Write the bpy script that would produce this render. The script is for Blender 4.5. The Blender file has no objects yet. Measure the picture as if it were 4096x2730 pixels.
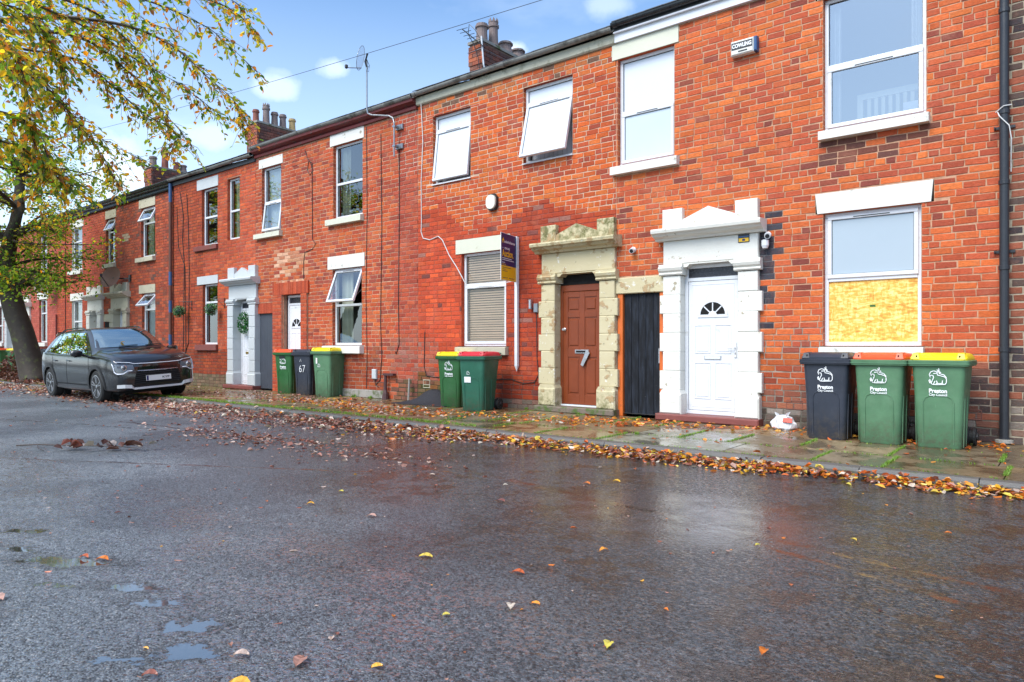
import bpy, bmesh, math, random
import numpy as np
from mathutils import Vector, Matrix
from mathutils.bvhtree import BVHTree
R = random.Random(7)
S = bpy.context.scene
COL = S.collection
rad = math.radians
YAW = rad(38.9)
# ------------------------------------------------------------------ camera
cam = bpy.data.objects.new('camera', bpy.data.cameras.new('camera'))
COL.objects.link(cam)
cam.data.lens = 24.5; cam.data.sensor_width = 36; cam.data.shift_y = .00464
cam.data.clip_end = 2000; cam.data.clip_start = .02
CAMP = (0, -9.75, 1.12)
cam.location = CAMP; cam.rotation_euler = (rad(90), 0, YAW)
S.camera = cam
# ------------------------------------------------------------------ light
SUN_EL, SUN_AZ = rad(50), rad(186)
w = bpy.data.worlds.new('World'); S.world = w; w.use_nodes = True
nt = w.node_tree; nt.nodes.clear()
sky = nt.nodes.new('ShaderNodeTexSky'); sky.sky_type = 'NISHITA'; sky.sun_disc = False
sky.sun_elevation = SUN_EL; sky.sun_rotation = SUN_AZ
sky.air_density = 1.0; sky.dust_density = 1.0; sky.ozone_density = 1.6
bg = nt.nodes.new('ShaderNodeBackground'); bg.inputs['Strength'].default_value = .112
wo = nt.nodes.new('ShaderNodeOutputWorld')
tc = nt.nodes.new('ShaderNodeTexCoord')
def wn(t, **k):
    n = nt.nodes.new(t)
    for a, b in k.items(): setattr(n, a, b)
    return n
def wl(a, b): nt.links.new(a, b)
def wmath(op, a, b=None, clamp=False):
    n = wn('ShaderNodeMath', operation=op, use_clamp=clamp)
    for i, v in enumerate((a, b)):
        if v is None: continue
        if isinstance(v, (int, float)): n.inputs[i].default_value = v
        else: wl(v, n.inputs[i])
    return n.outputs[0]
# soft cloud veil everywhere plus a few small white clouds
sepd = wn('ShaderNodeSeparateXYZ'); wl(tc.outputs['Generated'], sepd.inputs[0])
mp = wn('ShaderNodeMapping'); mp.inputs['Scale'].default_value = (1, 1, 2.4); wl(tc.outputs['Generated'], mp.inputs['Vector'])
n1 = wn('ShaderNodeTexNoise'); n1.inputs['Scale'].default_value = 2.1; n1.inputs['Detail'].default_value = 6; n1.inputs['Roughness'].default_value = .55
wl(mp.outputs[0], n1.inputs['Vector'])
n2 = wn('ShaderNodeTexNoise'); n2.inputs['Scale'].default_value = 9; n2.inputs['Detail'].default_value = 6; n2.inputs['Roughness'].default_value = .6
wl(tc.outputs['Generated'], n2.inputs['Vector'])
veil = wn('ShaderNodeMapRange'); veil.inputs['From Min'].default_value = .42; veil.inputs['From Max'].default_value = .78
wl(n1.outputs[0], veil.inputs['Value'])
vis = wmath('MULTIPLY', veil.outputs[0], .5)
def sky_dir(px, py):
    a = (px - 2048) / 2787; b = (1384 - py) / 2787
    v = Vector((-math.sin(YAW) + a * math.cos(YAW), math.cos(YAW) + a * math.sin(YAW), b)); return v.normalized()
CLOUDS = [(1110, 355, .030, .5), (1345, 275, .024, .5), (840, 545, .045, .5), (2050, 195, .022, .75), (2450, 20, .03, .35), (500, 740, .09, .7), (1120, 310, .02, .3)]
acc = vis
for (px, py, rr, st) in CLOUDS:
    d = sky_dir(px, py)
    vm = wn('ShaderNodeVectorMath', operation='SUBTRACT'); wl(tc.outputs['Generated'], vm.inputs[0]); vm.inputs[1].default_value = d
    vs = wn('ShaderNodeVectorMath', operation='MULTIPLY'); wl(vm.outputs[0], vs.inputs[0]); vs.inputs[1].default_value = (.8, .8, 1.6)
    vl = wn('ShaderNodeVectorMath', operation='LENGTH'); wl(vs.outputs[0], vl.inputs[0])
    q = wmath('ADD', wmath('DIVIDE', vl.outputs['Value'], rr), wmath('MULTIPLY', wmath('SUBTRACT', n2.outputs[0], .5), 2.6))
    mr = wn('ShaderNodeMapRange'); mr.interpolation_type = 'SMOOTHSTEP'
    wl(q, mr.inputs['Value']); mr.inputs['From Min'].default_value = 1.25; mr.inputs['From Max'].default_value = .1
    mr.inputs['To Min'].default_value = 0; mr.inputs['To Max'].default_value = st
    acc = wmath('MAXIMUM', acc, mr.outputs[0])
# pale towards the horizon
hz = wn('ShaderNodeMapRange'); wl(sepd.outputs['Z'], hz.inputs['Value']); hz.inputs['From Min'].default_value = 0; hz.inputs['From Max'].default_value = .46
hz.inputs['To Min'].default_value = .62; hz.inputs['To Max'].default_value = 0
acc = wmath('MAXIMUM', acc, hz.outputs[0])
mx = wn('ShaderNodeMix', data_type='RGBA'); wl(acc, mx.inputs[0]); 
tint = wn('ShaderNodeMix', data_type='RGBA', blend_type='MULTIPLY'); tint.inputs[0].default_value = 1
wl(sky.outputs[0], tint.inputs[6]); tint.inputs[7].default_value = (.92, 1.12, 1.24, 1)
wl(tint.outputs[2], mx.inputs[6]); mx.inputs[7].default_value = (6.6, 7.3, 8.2, 1)
wl(mx.outputs[2], bg.inputs[0]); wl(bg.outputs[0], wo.inputs[0])
sd = bpy.data.lights.new('sun', 'SUN'); sd.energy = 2.2; sd.angle = rad(38); sd.color = (1, .95, .88)
sun = bpy.data.objects.new('sun', sd); COL.objects.link(sun)
dv = Vector((math.sin(SUN_AZ) * math.cos(SUN_EL), math.cos(SUN_AZ) * math.cos(SUN_EL), math.sin(SUN_EL)))
sun.rotation_euler = dv.to_track_quat('Z', 'Y').to_euler()
S.view_settings.view_transform = 'Standard'; S.view_settings.look = 'None'
S.view_settings.gamma = 1; S.view_settings.use_curve_mapping = False
S.view_settings.exposure = .98
try:
    S.cycles.use_adaptive_sampling = True; S.cycles.max_bounces = 7; S.cycles.transparent_max_bounces = 12
    S.cycles.glossy_bounces = 4; S.cycles.diffuse_bounces = 3
    S.cycles.use_denoising = True
except Exception: pass
# ------------------------------------------------------------------ materials
class N:
    def __init__(s, name):
        m = bpy.data.materials.new(name); m.use_nodes = True; s.m = m; s.t = m.node_tree
        s.b = s.t.nodes['Principled BSDF']
        s.pos = None
    def n(s, t, **k):
        x = s.t.nodes.new(t)
        for a, b in k.items(): setattr(x, a, b)
        return x
    def l(s, a, b): s.t.links.new(a, b)
    def coord(s, kind='pos'):
        if kind == 'pos':
            if s.pos is None: s.pos = s.n('ShaderNodeNewGeometry').outputs['Position']
            return s.pos
        return s.n('ShaderNodeTexCoord').outputs['Object']
    def noise(s, scale, detail=4, rough=.55, kind='pos', vec=None, dist=0, sc=None):
        x = s.n('ShaderNodeTexNoise'); x.inputs['Scale'].default_value = scale; x.inputs['Detail'].default_value = detail
        x.inputs['Roughness'].default_value = rough; x.inputs['Distortion'].default_value = dist
        v = vec or s.coord(kind)
        if sc:
            mp = s.n('ShaderNodeMapping'); mp.inputs['Scale'].default_value = sc; s.l(v, mp.inputs['Vector']); v = mp.outputs[0]
        s.l(v, x.inputs['Vector']); return x.outputs[0]
    def vor(s, scale, feature='F1', kind='pos', out='Distance', sc=None):
        x = s.n('ShaderNodeTexVoronoi'); x.feature = feature; x.inputs['Scale'].default_value = scale
        v = s.coord(kind)
        if sc:
            mp = s.n('ShaderNodeMapping'); mp.inputs['Scale'].default_value = sc; s.l(v, mp.inputs['Vector']); v = mp.outputs[0]
        s.l(v, x.inputs['Vector']); return x.outputs[out]
    def math(s, op, a, b=None, clamp=False):
        x = s.n('ShaderNodeMath', operation=op, use_clamp=clamp)
        for i, v in enumerate((a, b)):
            if v is None: continue
            if isinstance(v, (int, float)): x.inputs[i].default_value = v
            else: s.l(v, x.inputs[i])
        return x.outputs[0]
    def rng(s, v, a, b, c=0., d=1., smooth=False):
        x = s.n('ShaderNodeMapRange')
        if smooth: x.interpolation_type = 'SMOOTHSTEP'
        s.l(v, x.inputs['Value'])
        for k, q in zip(('From Min', 'From Max', 'To Min', 'To Max'), (a, b, c, d)): x.inputs[k].default_value = q
        return x.outputs[0]
    def mix(s, f, a, b, blend='MIX'):
        x = s.n('ShaderNodeMix', data_type='RGBA', blend_type=blend)
        for i, v in ((0, f), (6, a), (7, b)):
            if isinstance(v, (int, float)): x.inputs[i].default_value = v
            elif isinstance(v, tuple): x.inputs[i].default_value = (*v[:3], 1)
            else: s.l(v, x.inputs[i])
        return x.outputs[2]
    def bump(s, h, strength=.3, dist=.01, normal=None):
        x = s.n('ShaderNodeBump'); x.inputs['Strength'].default_value = strength; x.inputs['Distance'].default_value = dist
        s.l(h, x.inputs['Height'])
        if normal is not None: s.l(normal, x.inputs['Normal'])
        s.l(x.outputs[0], s.b.inputs['Normal']); return x.outputs[0]
    def set(s, k, v):
        if isinstance(v, (int, float)): s.b.inputs[k].default_value = v
        elif isinstance(v, tuple): s.b.inputs[k].default_value = (*v[:3], 1)
        else: s.l(v, s.b.inputs[k])
def pm(name, col, rough=.5, var=.15, vs=6., bump=0., bs=80., kind='pos', metal=0., dirt=None, dth=(.55, .7), ds=4., coat=0., spec=None):
    a = N(name)
    c = a.mix(a.noise(vs, 5, kind=kind), tuple(x * (1 - var) for x in col), tuple(min(1, x * (1 + var)) for x in col))
    if dirt:
        c = a.mix(a.rng(a.noise(ds, 8, .65, kind=kind), dth[0], dth[1]), c, dirt)
    a.set('Base Color', c); a.set('Roughness', a.rng(a.noise(vs * 2, 3, kind=kind), .3, .7, max(0, rough - .08), min(1, rough + .08))); a.set('Metallic', float(metal))
    if coat: a.set('Coat Weight', float(coat)); a.set('Coat Roughness', .03)
    if spec is not None: a.set('Specular IOR Level', float(spec))
    if bump: a.bump(a.noise(bs, 4, .6, kind=kind), bump, .01)
    return a.m
def brick_mat(name, objcol):
    a = N(name)
    if objcol:
        c = a.n('ShaderNodeObjectInfo').outputs['Color']
    else:
        v = a.n('ShaderNodeVertexColor'); v.layer_name = 'col'; c = v.outputs[0]
    nz = a.noise(22, 5, .65, sc=(1, 1, 2.2)); big = a.noise(1.3, 5, .6)
    c = a.mix(a.rng(nz, .42, .78), c, a.mix(.5, c, (.12, .04, .025)))
    c = a.mix(a.rng(a.noise(60, 3, .6), .60, .75, 0, .4), c, (.5, .27, .16))
    c = a.mix(a.rng(a.noise(2.1, 7, .7), .52, .74, 0, .30), c, (.58, .27, .17))
    c = a.mix(a.rng(a.noise(9, 6, .7), .55, .8, 0, .3), c, (.30, .08, .05))
    c = a.mix(a.rng(big, .5, .8, 0, .28), c, a.mix(1., c, (.55, .5, .5), 'MULTIPLY'))
    # vertical rain streaks under the eaves
    stz = a.noise(5, 4, .6, sc=(3.5, 1, .12))
    c = a.mix(a.rng(stz, .55, .75, 0, .32), c, a.mix(1., c, (.5, .45, .45), 'MULTIPLY'))
    a.set('Base Color', c); a.set('Roughness', a.rng(nz, .3, .7, .6, .85)); a.set('Specular IOR Level', .15)
    a.bump(a.math('ADD', a.noise(45, 5, .7, sc=(1, 1, 2)), a.math('MULTIPLY', a.noise(160, 2), .4)), .65, .012)
    return a.m
BRI = brick_mat('brick_single', True); BRJ = brick_mat('brick_joined', False)
def mortar_mat():
    a = N('mortar'); v = a.n('ShaderNodeVertexColor'); v.layer_name = 'col'
    c = a.mix(a.rng(a.noise(9, 6, .7), .4, .75), v.outputs[0], a.mix(1., v.outputs[0], (.45, .42, .4), 'MULTIPLY'))
    a.set('Base Color', c); a.set('Roughness', .9); a.bump(a.noise(140, 3), .5, .006); return a.m
MORT = mortar_mat()
def leaf_mat(name, trans, rough, spec=.5):
    a = N(name); v = a.n('ShaderNodeVertexColor'); v.layer_name = 'col'
    c = a.mix(a.rng(a.noise(70, 4), .45, .75, 0, .55), v.outputs[0], a.mix(1., v.outputs[0], (.5, .36, .25), 'MULTIPLY'))
    a.set('Base Color', c); a.set('Roughness', rough); a.set('Specular IOR Level', spec)
    if trans:
        tr = a.n('ShaderNodeBsdfTranslucent'); a.l(a.mix(1., v.outputs[0], (1.5, 1.5, .9), 'MULTIPLY'), tr.inputs[0])
        ms = a.n('ShaderNodeMixShader'); ms.inputs[0].default_value = trans
        a.l(a.b.outputs[0], ms.inputs[1]); a.l(tr.outputs[0], ms.inputs[2])
        a.l(ms.outputs[0], a.t.nodes['Material Output'].inputs[0])
    return a.m
LEAF_T = leaf_mat('tree_leaf', .62, .38); LEAF_G = leaf_mat('fallen_leaf', .12, .32)
def glass_mat(name, tint=(1, 1, 1), refl=1.0, base=.12):
    a = N(name); a.t.nodes.remove(a.b)
    lw = a.n('ShaderNodeFresnel'); lw.inputs['IOR'].default_value = 1.55
    g = a.n('ShaderNodeBsdfGlossy'); g.inputs['Roughness'].default_value = .012; g.inputs['Color'].default_value = (.95, .98, 1, 1)
    bp = a.n('ShaderNodeBump'); bp.inputs['Strength'].default_value = .05; bp.inputs['Distance'].default_value = .02
    a.l(a.noise(2.2, 2), bp.inputs['Height']); a.l(bp.outputs[0], g.inputs['Normal'])
    t = a.n('ShaderNodeBsdfTransparent'); t.inputs[0].default_value = (*tint, 1)
    ms = a.n('ShaderNodeMixShader')
    a.l(a.math('ADD', a.math('MULTIPLY', lw.outputs[0], refl), base, True), ms.inputs[0]); a.l(t.outputs[0], ms.inputs[1]); a.l(g.outputs[0], ms.inputs[2])
    a.l(ms.outputs[0], a.t.nodes['Material Output'].inputs[0]); return a.m
GLASS = glass_mat('window_glass', (.86, .92, .92), 1.5, .1)
GLASS_SKY = glass_mat('bright_window_glass', (.95, .97, .98), 1.4, .30)
GLASS_CL = glass_mat('clear_window_glass', (.97, .97, .95), .8, .02)
CGLASS = glass_mat('car_glass', (.35, .42, .4), 1.8, .13)
UPVC = pm('white_upvc', (.68, .70, .73), .28, .03, 3, dirt=(.5, .5, .47), dth=(.62, .75), ds=5)
WPAINT = pm('white_masonry_paint', (.70, .69, .64), .6, .06, 3, .3, 60, dirt=(.34, .31, .24), dth=(.60, .68), ds=7)
WSTONE = pm('white_painted_stone', (.70, .69, .63), .55, .06, 3, .4, 40, dirt=(.36, .31, .22), dth=(.63, .66), ds=6.5)
def peeling():
    a = N('peeling_cream_stone')
    c = a.mix(a.noise(3, 5), (.50, .43, .25), (.60, .53, .35))
    c = a.mix(a.rng(a.noise(4.2, 8, .62), .56, .585), c, a.mix(a.noise(14, 5), (.48, .30, .12), (.38, .30, .2)))
    c = a.mix(a.rng(a.noise(9, 8, .7), .60, .64), c, (.70, .68, .60))
    c = a.mix(a.rng(a.noise(16, 6, .7), .64, .69), c, (.09, .08, .06))
    z = a.n('ShaderNodeSeparateXYZ'); a.l(a.coord(), z.inputs[0])
    mossz = a.math('MULTIPLY', a.rng(z.outputs['Z'], 2.72, 2.95, 0, 1), a.rng(a.noise(9, 7, .7), .42, .6))
    low = a.math('MULTIPLY', a.rng(z.outputs['Z'], .5, .1, 0, 1), a.rng(a.noise(11, 7, .7), .45, .62))
    c = a.mix(a.math('MAXIMUM', mossz, low), c, a.mix(a.noise(30, 4), (.10, .11, .03), (.22, .19, .08)))
    a.set('Base Color', c); a.set('Roughness', .8)
    a.bump(a.math('ADD', a.rng(a.noise(4.2, 8, .62), .56, .585), a.noise(50, 5)), .55, .012); return a.m
PEEL = peeling()
CREAM = pm('cream_stone', (.48, .44, .33), .75, .12, 4, .3, 50, dirt=(.12, .11, .07), dth=(.58, .72), ds=6)
CREAML = pm('cream_painted_lintel', (.62, .62, .50), .65, .06, 4, .3, 50, dirt=(.4, .38, .25), dth=(.62, .74), ds=5)
GREYP = pm('pale_grey_paint', (.50, .53, .54), .55, .05, 4, .2, 60, dirt=(.2, .2, .2), dth=(.68, .74), ds=8)
CONC = pm('grey_concrete', (.30, .28, .25), .8, .2, 6, .5, 50, dirt=(.09, .11, .04), dth=(.52, .66), ds=5)
REDSTEP = pm('red_painted_step', (.20, .055, .045), .5, .25, 6, .3, 40, dirt=(.12, .1, .07), dth=(.6, .7), ds=8)
STEPS = pm('mossy_stone_step', (.17, .13, .10), .6, .25, 8, .5, 40, dirt=(.07, .11, .02), dth=(.5, .62), ds=7)
BROWND = pm('brown_wood_door', (.20, .040, .009), .36, .3, 2.5, .15, 30, dirt=(.55, .45, .35), dth=(.72, .745), ds=26)
ORANGEW = pm('orange_stained_wood', (.60, .13, .02), .5, .2, 4, .2, 40, dirt=(.16, .06, .03), dth=(.62, .72), ds=9)
def black_boards():
    a = N('black_painted_boards'); nz = a.noise(7, 7, .7, sc=(4, 1, .5))
    c = a.mix(a.rng(nz, .45, .75), (.007, .008, .011), (.030, .038, .055))
    c = a.mix(a.rng(a.noise(38, 4, .7), .71, .74), c, (.4, .42, .45))
    a.set('Base Color', c); a.set('Roughness', .6); a.set('Specular IOR Level', .25); a.bump(nz, .3, .01); return a.m
BLACKB = black_boards()
GREYD = pm('slate_grey_boards', (.055, .063, .08), .5, .12, 4, .1, 40)
BLACKP = pm('black_plastic', (.018, .018, .02), .42, .2, 8)
DPIPE = pm('black_cast_iron_pipe', (.022, .024, .03), .38, .25, 9, .15, 60)
GUTG = pm('weathered_grey_gutter', (.21, .215, .20), .6, .3, 5, .3, 30, dirt=(.07, .07, .06), dth=(.5, .66), ds=4)
GUTB = pm('black_gutter', (.012, .016, .02), .3, .3, 6)
MAROON = pm('maroon_painted_wood', (.14, .022, .022), .55, .25, 5, .3, 30, dirt=(.10, .07, .06), dth=(.56, .68), ds=9)
SOFFC = pm('cream_gutter_board', (.42, .41, .32), .6, .15, 4, .2, 30, dirt=(.16, .16, .1), dth=(.55, .7), ds=4)
FASCW = pm('white_fascia_board', (.72, .74, .78), .4, .05, 3)
SLATE = pm('roof_slate', (.07, .075, .085), .5, .3, 3, .3, 30, dirt=(.10, .11, .06), dth=(.6, .75), ds=5)
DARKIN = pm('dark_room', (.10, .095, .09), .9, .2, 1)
ROOMBL = pm('pale_blue_room', (.42, .50, .56), .9, .05, 1)
CURT = pm('cream_curtain', (.62, .62, .50), .85, .08, 8)
NETC = pm('white_net_curtain', (.70, .72, .70), .85, .1, 14)
BLIND = pm('white_blind', (.82, .84, .87), .75, .03, 3)
VBLIND = pm('beige_blind', (.78, .60, .45), .6, .15, 3)
FROST = pm('frosted_pane', (.36, .43, .49), .18, .10, 1.2, spec=.8)
FROSTW = pm('white_frosted_pane', (.54, .62, .68), .15, .07, 1.5, spec=.8)
PIPEBR = pm('brown_drainpipe_paint', (.13, .045, .028), .5, .25, 5, .2, 30)
PIPEBL = pm('blue_drainpipe_paint', (.03, .09, .22), .45, .2, 5)
RUST = pm('rusty_iron', (.07, .03, .03), .6, .3, 9, .3, 50)
CABW = pm('white_cable', (.66, .66, .64), .5, .05)
CABB = pm('black_cable', (.02, .018, .018), .5, .05)
GALV = pm('galvanised_steel', (.30, .32, .34), .35, .2, 8, metal=.7)
DISHB = pm('brown_dish_metal', (.12, .06, .045), .5, .3, 9, .1, 40)
DISHG = pm('grey_dish_mesh', (.34, .38, .42), .5, .1)
TERRA = pm('terracotta_pot', (.24, .075, .05), .7, .25, 6, .3, 30)
TERRAG = pm('grey_chimney_pot', (.20, .15, .14), .7, .25, 6, .3, 30, dirt=(.3, .3, .3), dth=(.6, .7))
BUFFPOT = pm('buff_chimney_pot', (.45, .32, .14), .7, .2, 6)
BRASS = pm('brass', (.55, .36, .1), .3, .1, metal=.9)
SILVER = pm('worn_aluminium', (.55, .56, .58), .3, .15, 9, metal=.8)
AIRB = pm('terracotta_airbrick', (.15, .055, .04), .75, .3, 9)
VOIDM = pm('black_void', (.006, .006, .006), .9, .1)
EFFM = pm('white_print', (.85, .87, .88), .5, .02)
def bin_mat(name, col, fade):
    a = N(name); z = a.n('ShaderNodeSeparateXYZ'); oc = a.coord('obj'); a.l(oc, z.inputs[0])
    wo_ = a.coord()
    c = a.mix(a.rng(a.noise(5, 6, .65), .35, .7), tuple(x * .86 for x in col), tuple(x * 1.1 for x in col))
    c = a.mix(a.rng(a.noise(3, 6, .7), .5, .75, 0, .5), c, fade)
    c = a.mix(a.rng(a.noise(60, 4, .7, sc=(1, 1, .12)), .66, .74, 0, .45), c, tuple(min(1, x * 1.8 + .05) for x in col))
    mud = a.math('MULTIPLY', a.rng(z.outputs[2], .38, .0, 0, 1), a.rng(a.noise(16, 7, .75), .42, .62))
    c = a.mix(a.math('MULTIPLY', mud, .7), c, (.10, .08, .055))
    c = a.mix(a.rng(a.noise(24, 6, .75), .64, .7, 0, .35), c, (.12, .11, .09))
    a.set('Base Color', c); a.set('Roughness', a.rng(a.noise(9, 5), .3, .7, .32, .52)); a.set('Specular IOR Level', .4)
    a.bump(a.math('ADD', a.noise(150, 3), a.math('MULTIPLY', a.noise(4, 2), 1.5)), .18, .01); return a.m
BINK = bin_mat('charcoal_bin_plastic', (.030, .036, .052), (.06, .065, .08))
BING = bin_mat('green_bin_plastic', (.090, .20, .105), (.14, .25, .15))
BING3 = bin_mat('blue_green_bin_plastic', (.022, .120, .072), (.05, .17, .12))
BING2 = bin_mat('dark_green_bin_plastic', (.026, .118, .034), (.06, .17, .07))
LIDR = pm('orange_red_lid', (.75, .085, .02), .4, .1, 5, kind='obj')
LIDP = pm('red_lid', (.66, .03, .045), .35, .15, 5, kind='obj')
LIDY = pm('yellow_lid', (.82, .62, .01), .4, .06, 5, kind='obj')
TYRE = pm('black_rubber', (.015, .015, .015), .7, .3, 20)
SIGNB = pm('navy_sign_print', (.012, .018, .115), .35, .03)
SIGNY = pm('yellow_sign_print', (.85, .50, .01), .35, .03)
BARK = pm('wet_bark', (.05, .037, .026), .7, .45, 9, .9, 25, dirt=(.10, .12, .03), dth=(.55, .68), ds=5)
TWIG = pm('dark_twig', (.05, .032, .022), .6, .3, 20)
GRASS = pm('bright_moss_grass', (.16, .30, .03), .6, .4, 30)
MATM = pm('black_doormat', (.02, .022, .028), .75, .3, 30, .6, 120)
def osb():
    a = N('chipboard'); v = a.n('ShaderNodeTexVoronoi'); v.inputs['Scale'].default_value = 1
    def lay(sc, rot):
        mp = a.n('ShaderNodeMapping'); mp.inputs['Scale'].default_value = sc; mp.inputs['Rotation'].default_value = (0, rot, 0)
        a.l(a.coord(), mp.inputs[0]); x = a.n('ShaderNodeTexVoronoi'); x.inputs['Scale'].default_value = 1; a.l(mp.outputs[0], x.inputs['Vector'])
        s = a.n('ShaderNodeSeparateColor'); a.l(x.outputs['Color'], s.inputs[0]); return s.outputs[0]
    l1 = lay((13, 20, 46), .5); l2 = lay((44, 20, 14), .3); l3 = lay((20, 20, 60), -.7)
    m = a.math('ADD', a.math('MULTIPLY', l1, .4), a.math('ADD', a.math('MULTIPLY', l2, .35), a.math('MULTIPLY', l3, .35)))
    r = a.n('ShaderNodeValToRGB'); e = r.color_ramp.elements
    e[0].position = .15; e[0].color = (.55, .25, .035, 1); e[1].position = .95; e[1].color = (.95, .72, .28, 1)
    x = r.color_ramp.elements.new(.5); x.color = (.85, .46, .07, 1); a.l(m, r.inputs[0])
    a.set('Base Color', r.outputs[0]); a.set('Roughness', .6); a.bump(m, .3, .004); return a.m
OSB = osb()
WPANE = pm('white_blind_sky_pane', (.66, .70, .75), .12, .03, 1.2, spec=.8)  # opaque pale pane: colour stands for white blinds and the sky they mirror
FANL = pm('dark_obscure_glass', (.035, .036, .045), .25, .3, 14, .5, 60)
def car_paint():
    a = N('dark_grey_car_paint'); a.set('Base Color', (.016, .016, .019)); a.set('Metallic', .6); a.set('Roughness', .28); a.set('Coat IOR', 1.7)
    a.set('Coat Weight', 1.); a.set('Coat Roughness', .03); 
    bp = a.n('ShaderNodeBump'); bp.inputs['Strength'].default_value = .12; bp.inputs['Distance'].default_value = .003
    a.l(a.vor(55, kind='obj'), bp.inputs['Height']); a.l(bp.outputs[0], a.b.inputs['Coat Normal']); return a.m
CPAINT = car_paint()
CLAD = pm('black_car_cladding', (.022, .022, .024), .5, .1, kind='obj')
GLOSSB = pm('gloss_black_trim', (.008, .008, .01), .12, .05, kind='obj', coat=1)
CHROME = pm('satin_chrome', (.75, .76, .78), .22, .05, metal=1, kind='obj')
LEDW = pm('white_light_strip', (.8, .85, .95), .2, .02, kind='obj')
LAMPG = pm('headlamp_lens', (.10, .11, .13), .08, .1, kind='obj', coat=1)
ALLOY = pm('alloy_wheel', (.45, .46, .48), .3, .1, metal=.8, kind='obj')
SKID = pm('silver_bumper_paint', (.55, .56, .57), .35, .08, kind='obj')
PLATE = pm('number_plate', (.75, .76, .76), .4, .02, kind='obj')
BAGW = pm('white_plastic_bag', (.72, .73, .76), .35, .12, 9, .5, 14, kind='obj')
BAGR = pm('red_bag_print', (.75, .06, .03), .4, .1, kind='obj')
def vc_mat(name, rough, bumpv=.2, bs=90, darken=.5):
    a = N(name); v = a.n('ShaderNodeVertexColor'); v.layer_name = 'col'
    a.set('Base Color', a.mix(a.rng(a.noise(5, 6, .65), .4, .75), v.outputs[0], a.mix(1., v.outputs[0], (darken, darken * .95, darken * .9), 'MULTIPLY')))
    a.set('Roughness', rough); a.bump(a.noise(bs, 4), bumpv, .008); return a.m
def flag_mat():
    a = N('wet_flagstone'); oi = a.n('ShaderNodeObjectInfo').outputs['Color']
    p = a.noise(2.3, 6, .6); wet = a.rng(p, .44, .56)
    c = a.mix(a.rng(a.noise(12, 7, .7), .35, .7), oi, a.mix(1., oi, (.5, .45, .35), 'MULTIPLY'))
    c = a.mix(a.rng(a.noise(5, 7, .7), .58, .72, 0, .7), c, (.07, .09, .025))
    c = a.mix(wet, c, a.mix(1., c, (.6, .58, .55), 'MULTIPLY'))
    a.set('Base Color', c); a.set('Roughness', a.rng(p, .44, .56, .5, .07)); a.set('Specular IOR Level', .4)
    b = a.n('ShaderNodeBump'); b.inputs['Distance'].default_value = .006; a.l(a.noise(70, 5, .65), b.inputs['Height'])
    a.l(a.rng(p, .42, .60, .55, .06), b.inputs['Strength']); a.l(b.outputs[0], a.b.inputs['Normal']); return a.m
FLAG = flag_mat()
KERB = pm('wet_kerb_stone', (.115, .108, .10), .5, .25, 5, .7, 70, dirt=(.09, .10, .05), dth=(.54, .68), ds=4)
JOINT = pm('dark_bedding', (.05, .048, .035), .8, .3, 9, .4, 60)
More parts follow.
